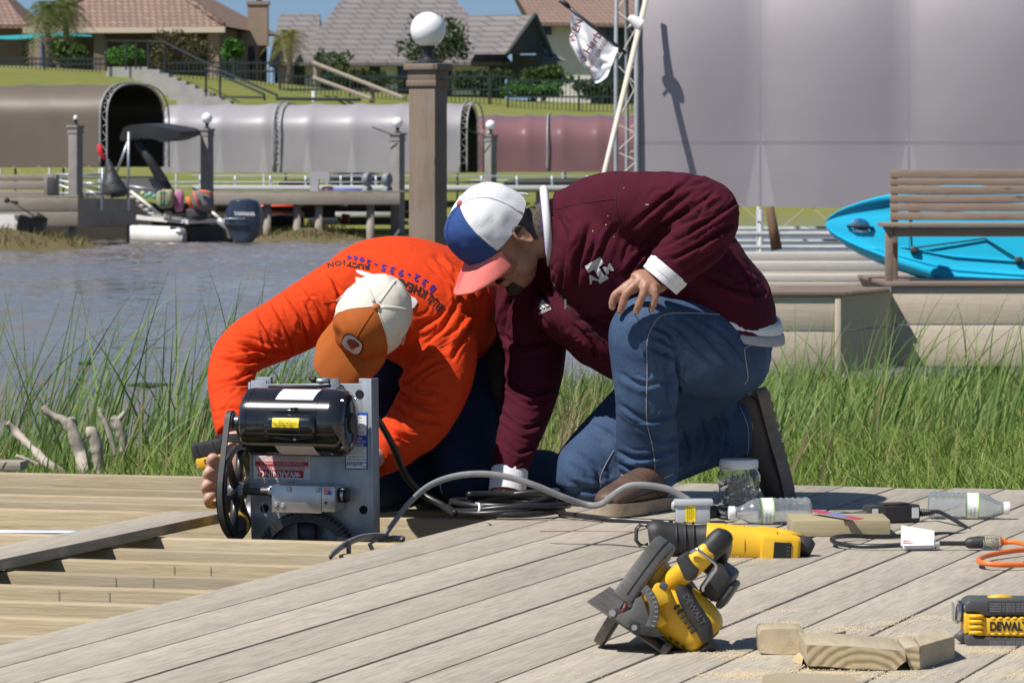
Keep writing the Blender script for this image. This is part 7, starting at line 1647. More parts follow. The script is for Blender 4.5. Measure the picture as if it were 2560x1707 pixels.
# labels on the plate
def lab(nm, u0, v0, u1, v1, y, m, par=lm): return MB(MT).box((mx(u0), y-0.0006, mz(v1)), (mx(u1), y, mz(v0)), 0).build(nm, m, par)
wl_ = lab('warning_decal', 632, 1137, 775, 1199, -0.0006, PAPER)
lab('red_band', 644, 1176, 759, 1195, -0.0016, INKRED, wl_); mtext('\u26a0WARNING' if False else 'WARNING', 694, 1186, 0.0205, -0.0030, PAPER, wl_, 180, 0.02)
MB(MT).prism([(mx(745), mz(1180)), (mx(752), mz(1191)), (mx(738), mz(1191))][::1], -0.0032, -0.0026).build('triangle', PAPER, wl_)
mtext('ELECTROCUTION HAZARD', 700, 1171, 0.0098, -0.0022, INKRED, wl_, 180, 0.01)
lab('red_band', 637, 1155, 770, 1165, -0.0016, INKRED, wl_); mtext('Important Read this before installing UL', 703, 1160, 0.0068, -0.0030, PAPER, wl_)
for v, t in ((1151, 'Before making any electrical connections read the'), (1146, 'supplied instructions and ground fault protection'), (1141.5, 'rules in your area. Keep this notice.')): mtext(t, 703, v, 0.0058, -0.0022, INKRED, wl_)
for v in (1139, 1166): lab('rule', 636, v, 771, v+1.2, -0.0014, INKRED, wl_)
for u in (636, 770): lab('rule', u, 1139, u+1.2, 1167, -0.0014, INKRED, wl_)
cl = lab('caution_decal', 864, 1029, 921, 1171, -0.0006, INKBLUE)
for v0, v1 in ((1036, 1086), (1114, 1168)): lab('white_field', 867, v0, 918, v1, -0.0016, PAPER, cl)
mtext('Caution', 892, 1158, 0.0175, -0.0026, INKBLUE, cl, 180, 0.02)
for v, t, s_ in ((1146,'NOT FOR LIFTING',0.0058),(1139,'HUMAN BEINGS',0.0058),(1131,'Do not exceed rated',0.005),(1125,'capacity of hoist.',0.005),(1119,'Keep clear of cables.',0.005),(1080,'CAPACITY',0.0085),(1068,'Model  Serial',0.005),(1060,'Lift wt.  lbs',0.005),(1050,'Volts  Hz  Ph',0.005),(1042,'Made in USA',0.005)): mtext(t, 892, v, s_, -0.0026, INKBLUE, cl)
for v, t in ((1109,'BOAT LIFT'),(1101,'DISTRIBUTORS'),(1093,'800.457.4')): mtext(t, 892, v, 0.0075, -0.0024, PAPER, cl, 180, 0.01)
# toggle clamp on top
tg = MB(MT).cyl((mx(842), -0.02, mz(966)), (mx(842), -0.02, mz(944)), 0.0135, n=20).build('conduit_fitting', mat('zinc_fitting', (0.55,0.56,0.57), 0.25, 0.9), lm, 40)
MB(MT).tube([(mx(832),-0.03,mz(948)), (mx(812),-0.035,mz(951)), (mx(804),-0.035,mz(949))], [0.008,0.007,0.006], 10).build('fitting_arm', GALV, tg, True)
MB(MT).tube([(mx(804),-0.035,mz(949)), (mx(795),-0.035,mz(947)), (mx(786),-0.03,mz(944))], [0.0065,0.0075,0.006], 10).build('lever_grip', RUBBER, tg, True)
MB(MT).tube([(mx(838),-0.03,mz(962)), (mx(815),-0.06,mz(964)), (mx(760),-0.08,mz(963)), (mx(700),-0.085,mz(964))], 0.004, 8).build('lead_wire', RUBBER, lm, True)
MB(MT).cyl((mx(866),-0.02,mz(1005)), (mx(880),-0.02,mz(990)), 0.004, n=8).build('stud', DKSTEEL, lm)
# wire rope end by the plate foot
wr_ = thing('wire_rope', 'frayed end of steel wire rope beside the motor plate', 'wire rope', K(985, 1352, 10.4))
MB().tube([K(950,1352,10.42), K(985,1345,10.40), K(1008,1347,10.38)], 0.0075, 12).build('rope', mat('braided_wire', (0.55,0.55,0.55), 0.4, 0.8), wr_, True)
for i in range(9): MB().tube([K(958+i*5.5,1338,10.392), K(963+i*5.5,1346,10.390), K(961+i*5.5,1357,10.395)], 0.0014, 5).build('strand', STEEL, wr_)
tag(MB().box(tuple(K(866,1385,9.95)), tuple(K(878,1350,9.97)+Vector((0,0.003,0)))).build('metal_strip', DKSTEEL), 'small dark metal strip standing on the joist by the motor', 'strip')

# ------------------------------------------------------------------ cables
def cable(nm, label, cat, pts, r, m, n=10, sub=8, flat=None):
    P = [Vector(q) for q in spline([tuple(K(*p)) for p in pts], sub)]
    return tag(MB().tube(P, r if flat is None else 1.0, n, flat=flat).build(nm, m, None, True), label, cat)
GREYC = mat('grey_cable_jacket', (0.20,0.20,0.205), 0.5, 0, (0.26,0.26,0.265), sc=40)
BLKC = mat('black_cable_jacket', (0.014,0.014,0.016), 0.35, 0, (0.025,0.025,0.027), sc=60)
cable('grey_cable', 'flat grey cable arching from the motor to the grey junction box', 'cable', [(962,1338,10.35),(985,1305,10.4),(1020,1260,10.45),(1070,1216,10.5),(1130,1192,10.52),(1200,1184,10.52),(1270,1192,10.52),(1340,1214,10.52),(1410,1243,10.54),(1470,1262,10.56),(1505,1258,10.52),(1540,1232,10.5),(1575,1214,10.50),(1620,1213,10.50),(1670,1222,10.5),(1705,1240,10.5),(1728,1254,10.5)], 0.006, GREYC, 12, 8, (0.0042, 0.0078, (0,0,1)))
cable('grey_cable', 'short grey cable curving down from the motor plate to the joists', 'cable', [(968,1340,10.38),(930,1340,10.25),(895,1346,10.1),(860,1362,9.95),(835,1381,9.85),(826,1390,9.82)], 0.006, GREYC, 12, 8, (0.0042, 0.0078, (0,0,1)))
cable('black_cable', 'black cable running from behind the motor down to the black coil', 'cable', [(935,1035,10.55),(955,1065,10.6),(985,1120,10.65),(1010,1180,10.7),(1050,1230,10.72),(1105,1262,10.68),(1140,1283,10.62)], 0.0085, BLKC)
co = thing('cable_coil', 'coil of thick black cable lying on the deck edge', 'coil', G(1270, 1290))
Pc = []; cc = G(1268, 1288)
for i in range(5*48+20):
    a = 2*math.pi*i/48; k = i/(5*48); rx = 0.135 - 0.010*math.sin(k*9) - 0.006*k + 0.004*math.sin(a*1.37); ry = 0.20 - 0.02*k
    z = 0.0085 + 0.0105*(k*4.2)*(0.75+0.25*math.sin(a+1)) 
    Pc.append(cc + Vector((rx*math.cos(a) + 0.012*math.sin(2.1*k*6), ry*math.sin(a)*0.62, z + 0.006*math.sin(a*2.0+k*8)*min(1,k*2))))
MB().tube(Pc, 0.0078, 10).build('cable', BLKC, co, True)
MB().tube([K(1190,1258,10.45)+Vector((0,0,0.0)), K(1198,1259,10.40), K(1199,1270,10.38), K(1196,1282,10.38)], 0.0028, 8).build('cable_tie', WHITEPL, co, True)
cable('black_cable', 'straight black cable lying on the deck from the coil towards the saws', 'cable', [(1400,1283,10.62),(1450,1289,10.55),(1520,1297,10.48),(1580,1301,10.46),(1680,1306,10.42)], 0.0068, BLKC)
# ------------------------------------------------------------------ drill in the hand of the orange-shirted person
yD = 10.60
dr = thing('cordless_drill', 'yellow and black cordless drill gripped behind the belt wheel', 'drill', K(560, 1310, yD))
Tb = frame(K(524, 1133, yD), Vector((1,0,0.20)), Vector((0,1,0)))
MB(Tb).box((-0.040,-0.030,-0.004),(0.036,0.030,0.030),0.006).build('battery', BLKPLASTIC, dr, 40)
MB(Tb).box((-0.034,-0.032,-0.030),(0.036,0.032,-0.005),0.006).build('battery_foot', YELLOW, dr, 40)
MB(Tb).box((-0.014,-0.0335,-0.022),(0.018,-0.031,-0.010),0.001).build('gauge', BLKPLASTIC, dr)
for x in (-0.028, 0.012): MB(Tb).box((x,-0.0315,0.0),(x+0.004,-0.029,0.029),0.001).build('rib', BLKPLASTIC, dr)
loft_ = MB(); loft(loft_, [(K(532,1150,yD),0.022,0.018,(0,-1,0)), (K(548,1200,yD+0.01),0.018,0.017,(0,-1,0)), (K(578,1255,yD+0.02),0.019,0.018,(0,-1,0)), (K(588,1290,yD+0.03),0.026,0.026,(0,-1,0))], 18); loft_.build('grip', BLKPLASTIC, dr, True)
MB().cyl(K(590,1310,yD-0.10), K(590,1310,yD+0.09), 0.032, 0.030, 24).build('motor_body', YELLOW, dr, 40); MB().cyl(K(590,1310,yD-0.135), K(590,1310,yD-0.10), 0.020, 0.026, 20).build('chuck', BLKPLASTIC, dr, 40)
MB().cyl(K(590,1310,yD+0.09), K(590,1310,yD+0.12), 0.031, 0.024, 20).build('end_cap', BLKPLASTIC, dr, 40)

# ------------------------------------------------------------------ junction box, jar, bottles
jb = thing('junction_box', 'light grey junction box with a yellow label and black plug', 'junction box', G(1735, 1309))
yj = 10.46; a = K(1690, 1309, yj); b = K(1776, 1258, yj); Tj = Matrix.Translation((0,0,0))
JG = mat('grey_box_plastic', (0.42,0.44,0.47), 0.4)
MB().box((a.x, yj, 0.0), (b.x, yj+0.055, b.z), 0.004).build('box', JG, jb, 40); MB().box((a.x-0.004, yj-0.005, b.z-0.006), (b.x+0.007, yj+0.06, b.z+0.008), 0.003).build('lid', JG, jb, 40)
MB().ball((a.x-0.005, yj+0.02, 0.040), (0.006,0.010,0.012), 12, 8).build('hinge', JG, jb, True)
jl = MB().box((K(1714,0,yj).x, yj-0.0012, 0.003), (K(1739,0,yj).x, yj-0.0004, 0.043)).build('label', LABELYEL, jb)
for i, t in enumerate(('CAUTION DISCONNECT', 'POWER BEFORE', 'OPENING BOX', '240 VOLTS')): text('lettering', t, 0.0042, frame((K(1718+i*5.2,0,yj).x, yj-0.002, 0.023), (0,0,1), (-1,0,0)), INKBLACK, jb)
MB().cyl((b.x, yj+0.028, 0.025), (b.x+0.016, yj+0.028, 0.025), 0.017, 0.015, 18).build('gland', BLKPLASTIC, jb, 40)
MB().tube([(b.x+0.016, yj+0.03, 0.024), (b.x+0.035, yj+0.025, 0.018), (b.x+0.05, yj+0.02, 0.016)], [0.009,0.008,0.010], 10).build('plug', BLKPLASTIC, jb, True)
MB().tube([(b.x+0.016, yj+0.02, 0.016), (b.x+0.03, yj+0.01, 0.012), (b.x+0.046, yj+0.0, 0.012)], 0.005, 8).build('plug_lead', BLKPLASTIC, jb, True)
# jar of screws
yJ = 10.93; cJ = K(1847, 0, yJ); cJ.z = 0.0
jr = thing('screw_jar', 'clear plastic jar full of screws with a white lid', 'jar', cJ)
CLEAR = glassy('clear_plastic', (0.95,0.97,0.97), 0.04, 1.4, 0.04)
def rbox_lathe(par, nm, prof, T, m, e=0.5, n=36, smooth=40, cap=True):
    V = []; Q = []
    for r, z in prof:
        for i in range(n):
            t = 2*math.pi*i/n; c, s_ = math.cos(t), math.sin(t); V.append(T @ Vector((r*math.copysign(abs(c)**e, c), r*math.copysign(abs(s_)**e, s_), z)))
    for j in range(len(prof)-1):
        for i in range(n): Q.append((j*n+i, j*n+(i+1) % n, (j+1)*n+(i+1) % n, (j+1)*n+i))
    if cap: Q += [tuple(range(n-1,-1,-1)), tuple(range((len(prof)-1)*n, len(prof)*n))]
    return MB().add(V, Q).build(nm, m, par, smooth)
TJ = Matrix.Translation(cJ) @ Matrix.Rotation(R(8), 4, 'Z')
rbox_lathe(jr, 'jar_body', [(0.042,0.0005),(0.047,0.004),(0.048,0.012),(0.047,0.045),(0.049,0.060),(0.051,0.070),(0.051,0.082),(0.048,0.090),(0.044,0.096),(0.044,0.100), (0.0428,0.100),(0.0428,0.0955),(0.0465,0.089),(0.0495,0.081),(0.0495,0.070),(0.0475,0.060),(0.0455,0.045),(0.0465,0.012),(0.0455,0.005),(0.041,0.002)], TJ, CLEAR, 0.55)
MB(TJ).lathe([(0.0475,0.099),(0.0485,0.101),(0.0485,0.118),(0.046,0.122),(0.02,0.123)], None, 40).build('lid', WHITEPL, jr, 40)
SCREW = mat('zinc_screw', (0.55,0.55,0.56), 0.3, 0.95)
def screw_mesh():
    m = MB(); m.lathe([(0.0008,-0.018),(0.0016,-0.014),(0.0016,0.015),(0.0040,0.0165),(0.0040,0.0175)], None, 7); me = m.mesh('screw'); me.materials.append(SCREW); return me
sm_ = screw_mesh(); k = 0
for i in range(150):
    z = 0.008 + 0.068*random.random(); a = random.random()*6.283; r = 0.031*math.sqrt(random.random()); 
    mw = TJ @ Matrix.Translation((r*math.cos(a), r*math.sin(a), z)) @ Euler((random.random()*6, random.random()*6, random.random()*6)).to_matrix().to_4x4(); inst('screw', sm_, jr, mw)
# water bottles
PET = glassy('clear_pet', (0.90,0.93,0.96), 0.05, 1.5, 0.10)
WLBL = mat('bottle_label', (0.74,0.77,0.74), 0.4, 0, (0.80,0.82,0.80), sc=20); LGRN = mat('label_green', (0.40,0.62,0.18), 0.5)
def bottle(label, c0, c1, rad, flip_txt, rings_first=True):
    """c0: centre of the cap end, c1: centre of the base"""
    ax = (c1-c0).normalized(); L_ = (c1-c0).length; T = frame(c0, ax.cross(Vector((0,0,1))) if False else Vector((0,0,1)).cross(ax), Vector((0,0,1))); 
    t = thing('water_bottle', label, 'bottle', (c0+c1)/2 + Vector((0,0,-rad)))
    z = ax; y = Vector((0,0,1)); y = (y - z*y.dot(z)).normalized(); x = y.cross(z); T = Matrix((x, y, z)).transposed().to_4x4(); T.translation = c0
    k = L_/0.205; P = [(0.0125,0.016),(0.0135,0.020),(0.0135,0.024),(0.017,0.034),(0.026,0.050),(0.0315,0.066),(0.0325,0.074),(0.0318,0.080),(0.0318,0.108),(0.0325,0.114)]
    zz = 0.116
    for i in range(5): P += [(0.0325,zz), (0.0300,zz+0.006), (0.0325,zz+0.012)]; zz += 0.015
    P += [(0.0325,0.194),(0.029,0.202),(0.022,0.205)]
    P = [(r*rad/0.0325, q*k) for r, q in P]; inn = [(max(r-0.0014,0.001), q + (0.0012 if i == 0 else -0.0012 if i == len(P)-1 else 0)) for i, (r, q) in enumerate(P)]
    m = MB(T); m.lathe(P, None, 40, True); m.lathe(inn[::-1], None, 40, True); m.build('body', PET, t, True, fix=False)
    MB(T).lathe([(0.0145,0.0),(0.0150,0.002),(0.0150,0.014),(0.0142,0.0155)], Matrix.Diagonal((rad/0.0325,rad/0.0325,k,1)), 28).build('cap', WHITEPL, t, 40)
    lab_ = MB(T).lathe([((0.0318+0.0006)*rad/0.0325, 0.079*k), ((0.0318+0.0006)*rad/0.0325, 0.109*k)], None, 40, False).build('label', WLBL, t, True)
    for q in (0.0785, 0.1068): MB(T).lathe([((0.0318+0.0011)*rad/0.0325, q*k), ((0.0318+0.0011)*rad/0.0325, (q+0.0025)*k)], None, 40, False).build('label_stripe', LGRN, lab_, True)
    # lettering wrapped round the label
    rr = 0.0333*rad/0.0325
    for tx, s_, q in (('Purified', 0.0085, 0.089), ('Water', 0.0085, 0.098)):
        me = text_mesh(tx, s_, sub=2)
        for q_ in me.vertices:
            a = flip_txt + (q_.co.x)/rr; q_.co = T @ Vector((rr*math.cos(a), rr*math.sin(a), q*k - q_.co.y*1.0))
        me.materials.clear(); link_mesh('lettering', me, INKGREY, lab_)
    # leftover water along the underside
    V = []; n = 14
    return t
y1 = 10.42
bottle('empty clear water bottle lying between the junction box and the short wood block', K(1822,1281,y1)+Vector((0,0.0,0)), K(2027,1277,y1+0.02), 0.0335, R(200))
y2 = 10.58
bottle('clear water bottle lying at the back right, white cap to the right', K(2524,1270,y2), K(2320,1262,y2+0.01), 0.0335, R(-20))

# ------------------------------------------------------------------ wood block with blade
OLIVEPINE = wood('cut_pine', (0.42,0.35,0.20), (0.28,0.225,0.125), 0, 5, tint=(0.36,0.31,0.19))
yB = 10.06; a = K(1981, 1340, yB); b = K(2226, 1303, yB)
wb_ = tag(MB().box((a.x, yB, 0.0005), (b.x, yB+0.20, 0.0385), 0.002).build('wood_block', OLIVEPINE, None, 35), 'short pine block with a saw blade lying across it', 'wood block')
bl = thing('saw_blade', 'thin red and blue reciprocating saw blade on the short pine block', 'saw blade', Vector(((a.x+b.x)/2, yB+0.05, 0.04)))
p0, p1 = Vector((K(2036,0,10.2).x, 10.22, 0.048)), Vector((K(2152,0,9.98).x, 9.985, 0.046)); d = (p1-p0).normalized(); n_ = Vector((-d.y, d.x, 0.15)).normalized()
def strip(a0, a1, m, nm):
    A, B = p0.lerp(p1, a0), p0.lerp(p1, a1); w = n_*0.009; V = [A-w, B-w, B+w, A+w]; V += [q+Vector((0,0,0.0012)) for q in V]; MB().add(V, [(3,2,1,0),(4,5,6,7),(0,1,5,4),(1,2,6,5),(2,3,7,6),(3,0,4,7)]).build(nm, m, bl)
strip(0.0, 0.34, mat('blade_red', (0.42,0.06,0.10), 0.4), 'tail'); strip(0.341, 0.72, mat('blade_blue', (0.16,0.20,0.42), 0.4), 'middle'); strip(0.721, 1.0, mat('blade_red', (0.42,0.06,0.10), 0.4), 'tip')
mb = MB()
for i in range(34):
    c = p0.lerp(p1, (i+0.5)/34) - n_*0.009; mb.add([c - d*0.003, c + d*0.003, c - n_*0.004], [(0,1,2)])
mb.build('teeth', STEEL, bl)
# ------------------------------------------------------------------ inline ground fault unit, tag, plug, orange cord
gf = thing('power_cord', 'black power cord with an inline ground fault unit, white tag and plug', 'cord', G(2250, 1330))
yg = 10.45
cA, cB = K(2166, 1282, yg), K(2290, 1278, yg+0.05); ax = (cB-cA).normalized(); Tg = frame((cA+cB)/2 + Vector((0,0,0)), ax, Vector((0,0,1)).cross(ax)); Tg.translation.z = 0.0235; hl = (cB-cA).length/2
MB(Tg).box((-hl,-0.024,-0.022),(hl,0.024,0.020),0.005).build('ground_fault_unit', BLKPLASTIC, gf, 40)
MB(Tg).box((-hl*0.42,-0.0255,-0.016),(hl*0.45,-0.0245,0.016),0.0004).build('panel', mat('dull_black', (0.03,0.03,0.033), 0.7), gf); MB(Tg).box((-hl*0.5,-0.022,0.0195),(hl*0.6,0.022,0.024),0.002).build('cover', BLKPLASTIC, gf, 40)
for x0_, x1_ in ((-hl+0.003, -hl+0.018), (hl-0.024, hl-0.006)): MB(Tg).box((x0_,-0.0262,-0.012),(x1_,-0.0252,0.013)).build('sticker', PAPER, gf)
def ribs(A, B, r, m, par, n=7):
    P = []; rr = []
    for i in range(n*2+1): P.append(Vector(A).lerp(Vector(B), i/(n*2))); rr.append(r*(1.0 if i % 2 else 0.72)*(1-0.35*i/(n*2)))
    MB().tube(P, rr, 12).build('strain_relief', m, par, 50)
L0 = Tg @ Vector((-hl,0,-0.002)); R0 = Tg @ Vector((hl,0,-0.002)); ribs(L0, L0 - ax*0.036, 0.011, BLKPLASTIC, gf); ribs(R0, R0 + ax*0.045, 0.011, BLKPLASTIC, gf)
def cord(pts, r, m, par, nm='cord', n=10): return MB().tube([Vector(q) for q in spline([tuple(p) for p in pts], 8)], r, n).build(nm, m, par, True)
cord([L0 - ax*0.03, K(2120,1284,10.5), K(2085,1282,10.52)], 0.0045, BLKC, gf)
cord([R0 + ax*0.04, K(2350,1280,10.45), K(2395,1305,10.36), K(2425,1325,10.30), K(2432,1332,10.24), K(2410,1336,10.18), K(2350,1334,10.12), K(2280,1338,10.02), K(2200,1341,9.98), K(2130,1339,9.95), K(2090,1342,9.88), K(2080,1350,9.80), K(2100,1359,9.74), K(2160,1365,9.70), K(2250,1362,9.69), K(2330,1358,9.70), K(2415,1358,9.70)], 0.0052, BLKC, gf)
# tag
P = [K(2253,1312,9.70), K(2336,1326,9.72), K(2335,1362,9.68), K(2290,1362,9.665), K(2252,1364,9.67)]
tgp = MB().add([P[0], P[1], P[2], P[4]], [(0,1,2,3)]).build('tag', PAPER, gf)
MB().tube([K(2256,1366,9.69), K(2348,1362,9.70)], 0.0085, 14).build('tag_wrap', PAPER, gf, True)
fx = (P[1]-P[0]).normalized(); fz = (P[0]-P[4]).normalized(); nf = fx.cross(fz).normalized(); nf = -nf if nf.y > 0 else nf
def tq(s, t, o=0.0012): return P[4].lerp(P[2], s).lerp(P[0].lerp(P[1], s), t) + nf*o
hand = [(0.22,0.62),(0.30,0.66),(0.35,0.80),(0.40,0.66),(0.46,0.72),(0.42,0.58),(0.44,0.46),(0.34,0.42),(0.26,0.50)]
MB().add([tq(*q) for q in hand], [tuple(range(len(hand)))]).build('tag_mark', INKRED, tgp)
for s, t, w in ((0.06,0.22,0.36),(0.06,0.12,0.30),(0.62,0.30,0.32),(0.62,0.18,0.30)): MB().add([tq(s,t), tq(s+w,t), tq(s+w,t+0.035), tq(s,t+0.035)], [(0,1,2,3)]).build('tag_rule', INKRED, tgp)
for i in range(9): 
    c = K(2262+i*9.5, 1364, 9.70) + Vector((0,-0.0088,0.001)); MB().box((c.x-0.0014, c.y-0.0004, c.z-0.004-0.001*(i % 3)), (c.x+0.0016, c.y+0.0004, c.z+0.003)).build('tag_print', INKRED, tgp)
yp_ = 9.70
MB().tube([K(2412,1358,yp_), K(2420,1357,yp_), K(2430,1356,yp_), K(2445,1355,yp_), K(2456,1355,yp_)], [0.006,0.012,0.013,0.014,0.014], 14).build('plug', BLKPLASTIC, gf, 50)
oc = thing('extension_cord', 'orange extension cord with a clear connector at the right edge', 'cord', G(2500, 1380))
CLR2 = glassy('clear_connector', (0.93,0.93,0.90), 0.12, 1.3)
MB().tube([K(2457,1355,yp_), K(2470,1355,yp_), K(2490,1356,yp_), K(2505,1356,yp_)], [0.0155,0.0165,0.016,0.012], 16).build('connector', CLR2, oc, 50)
MB().tube([K(2462,1356,yp_), K(2496,1357,yp_)], 0.009, 10).build('connector_core', mat('connector_core', (0.45,0.42,0.33), 0.5), oc, True)
ORC = mat('orange_cord_jacket', (0.78,0.17,0.03), 0.4); ribs(K(2500,1355,yp_), K(2520,1354,yp_), 0.010, ORC, oc, 4)
cord([K(2518,1354,yp_), K(2545,1356,9.68), K(2575,1364,9.62), K(2640,1385,9.5)], 0.0050, ORC, oc)
cord([K(2640,1372,9.55), K(2570,1373,9.55), K(2520,1378,9.50), K(2470,1388,9.42), K(2447,1398,9.30), K(2455,1406,9.22), K(2500,1411,9.20), K(2560,1411,9.22), K(2640,1408,9.25)], 0.0058, ORC, oc)

# ------------------------------------------------------------------ reciprocating saw lying on its side
YR = 9.55
rs = thing('reciprocating_saw', 'yellow and black reciprocating saw without a battery lying on the deck', 'saw', G(1810, 1392))
def rk(u, v, dy=0.0): return K(u, v, YR + dy)
mb = MB(); loft(mb, [(rk(1622,1344),0.030,0.033), (rk(1640,1342),0.036,0.038), (rk(1665,1344),0.033,0.035), (rk(1700,1347),0.031,0.034), (rk(1735,1350),0.032,0.034), (rk(1768,1352),0.036,0.038)], 28, e=0.85); mb.build('boot', RUBBER, rs, 40)
for u in (1690, 1712, 1733): MB().tube([rk(u,1347)+Vector((0,0.0355*math.cos(a),0.0365*math.sin(a))) for a in np.linspace(0,2*math.pi,28,endpoint=False)], 0.0022, 6, True).build('boot_rib', RUBBER, rs, True)
mb = MB(); loft(mb, [(rk(1762,1351),0.037,0.039), (rk(1790,1354),0.040,0.041), (rk(1850,1360),0.040,0.041), (rk(1905,1366),0.041,0.041), (rk(1935,1370),0.040,0.040)], 28, e=0.8); mb.build('body', YELLOW, rs, 40)
line = [rk(1860,1361)+Vector((0,0.0405*math.cos(a),0.0415*math.sin(a))) for a in np.linspace(math.pi*0.5,math.pi*1.5,20)]; MB().tube(line, 0.0012, 5).build('parting_line', mat('yellow_gap', (0.25,0.12,0.01), 0.6), rs)
Tr = frame(rk(1956,1375,-0.02), Vector((1,0.08,-0.07)), Vector((0.05,1,0)))
MB(Tr).box((-0.050,-0.030,-0.031),(0.036,0.045,0.034),0.008).build('battery_housing', YELLOW, rs, 40); MB(Tr).box((-0.050,-0.0335,-0.034),(0.030,-0.0295,0.028),0.003).build('battery_rim', YELLOW, rs, 40)
MB(Tr).box((-0.024,-0.0355,-0.020),(0.014,-0.0330,0.020),0.001).build('battery_slot', mat('slot_black', (0.012,0.012,0.013), 0.6), rs)
for i in range(5): MB(Tr).box((0.004,-0.0375,-0.016+i*0.008),(0.012,-0.0355,-0.011+i*0.008),0.0005).build('contact', DKSTEEL, rs)
MB().tube([rk(1975,1354), rk(2000,1362), rk(2018,1368), rk(2030,1374)], [0.018,0.022,0.024,0.016], 16).build('handle_end', BLKPLASTIC, rs, True)
mb = MB(); mb.tube([rk(1862,1334,0.01), rk(1905,1335,0.02), rk(1960,1342,0.02), rk(2005,1352,0.01)], [0.014,0.018,0.018,0.016], 14); mb.build('handle', YELLOW, rs, True)
MB().tube([rk(1620,1360), rk(1600,1362), rk(1590,1350), rk(1591,1322), rk(1600,1312), rk(1622,1316)], 1.0, 10, flat=(0.012, 0.0045, (1,0,0))).build('shoe', DKSTEEL, rs, True)
text('lettering', 'DEWALT', 0.010, frame(rk(1790,1340)+Vector((0,-0.041,0.0)), (1,0,-0.05), (0,0.3,1)), mat('faded_ink', (0.45,0.20,0.03), 0.6), rs)

# ------------------------------------------------------------------ oscillating tool at the right edge
YO = 7.72
ot = thing('oscillating_tool', 'boxy yellow and dark grey power tool cut by the right edge of the picture', 'power tool', G(2480, 1622))
def ok(u, v, y=YO): return K(u, v, y)
DKG = mat('dark_grey_tool_plastic', (0.06,0.06,0.065), 0.5, 0, (0.085,0.083,0.082), sc=30, bump=0.12, bsc=300)
def prismpx(par, nm, pts, y, d, m, bev=0.004):
    a = [K(u, v, y) for u, v in pts]; return MB().prism([(q.x, q.z) for q in a], y, y+d, None, bev).build(nm, m, par, 40)
prismpx(ot, 'lower_shell', [(2411,1590),(2430,1580),(2440,1592),(2640,1594),(2640,1626),(2432,1626),(2415,1612)], YO, 0.085, DKG)
prismpx(ot, 'upper_shell', [(2411,1530),(2414,1506),(2428,1497),(2640,1499),(2640,1536),(2468,1540),(2440,1530)], YO+0.002, 0.081, DKG)
prismpx(ot, 'body', [(2412,1532),(2440,1534),(2468,1544),(2640,1540),(2640,1592),(2440,1589),(2428,1578),(2412,1586)], YO+0.004, 0.078, YELLOW, 0.003)
prismpx(ot, 'text_panel', [(2468,1502),(2640,1503),(2640,1533),(2470,1536)], YO-0.001, 0.004, mat('dark_panel', (0.03,0.03,0.033), 0.6), 0.0006)
prismpx(ot, 'grip_panel', [(2470,1545),(2640,1543),(2640,1586),(2470,1584)], YO+0.0005, 0.006, YELLOW, 0.002)
for i in range(4): MB().tube([ok(2424,1541+i*13.5,YO+0.004), ok(2434,1540+i*13.5,YO-0.0005), ok(2450,1540+i*13.5,YO-0.0005), ok(2458,1541+i*13.5,YO+0.004)], 0.0038, 10).build('grip_rib', YELLOW, ot, True)
for i in range(6): 
    for v in (1545, 1584): MB().ball(tuple(ok(2483+i*18,v,YO+0.002)), (0.0052,0.003,0.0030), 12, 8).build('grip_bump', YELLOW, ot, True)
text('lettering', 'DEWALT', 0.0225, frame(ok(2474,1566,YO-0.0008), (1,0,0), (0,0,1)) @ Matrix.Diagonal((0.74,1,1,1)), INKBLACK, ot, bold=0.0008, align='LEFT')
for i, v in enumerate((1509, 1515, 1521, 1527, 1603, 1608, 1613)): text('lettering', 'WARNING TO REDUCE THE RISK OF INJURY', 0.0042, frame(ok(2474,v,YO-0.0018 if v < 1600 else YO-0.0008), (1,0,0), (0,0,1)), INKGREY, ot, align='LEFT')
MB().cyl(ok(2412,1532,YO+0.04), ok(2390,1530,YO+0.04), 0.017, 0.014, 20).build('tool_head', DKG, ot, 40); MB().cyl(ok(2400,1530,YO+0.04), ok(2392,1529,YO+0.04), 0.021, n=20).build('clamp_ring', STEEL, ot, 40); MB().box(tuple(ok(2383,1552,YO+0.03)), tuple(ok(2386,1508,YO+0.03)+Vector((0,0.03,0))), 0.0004).build('blade', STEEL, ot)
MB().tube([ok(2470,1497,YO+0.04), ok(2500,1493,YO+0.04), ok(2530,1497,YO+0.04)], 0.006, 10).build('switch', YELLOW, ot, True)
MB().tube([ok(2411,1575,YO+0.03), ok(2400,1590,YO+0.03), ok(2412,1604,YO+0.03)], [0.006,0.012,0.006], 10).build('guard', DKG, ot, True)

# ------------------------------------------------------------------ offcuts
ENDG = None
def endgrain():
    m, nt, N, L, p = nodes('pine_end_grain'); v = coords(nt); w = N.new('ShaderNodeTexWave'); w.wave_type = 'RINGS'; w.rings_direction = 'Y'; w.inputs['Scale'].default_value = 22; w.inputs['Distortion'].default_value = 2.2; w.inputs['Detail'].default_value = 2; w.inputs['Detail Scale'].default_value = 1.5
    mp = N.new('ShaderNodeMapping'); mp.inputs['Location'].default_value = (0.0,0,0.055); L.new(v, mp.inputs['Vector']); L.new(mp.outputs[0], w.inputs['Vector'])
    col = ramp(nt, w.outputs['Fac'], [(0.15, (0.24,0.165,0.085)), (0.5, (0.46,0.36,0.20)), (0.8, (0.54,0.44,0.27))]); col = mixc(nt, 0.3, col, ramp(nt, noise_n(nt, v, 60, 3), [(0.3, (0.30,0.22,0.12)), (0.7, (0.55,0.46,0.30))]))
    L.new(col, p.inputs['Base Color']); setp(p, Roughness=0.85); bump_n(nt, p, w.outputs['Fac'], 0.15, 0.002); return m
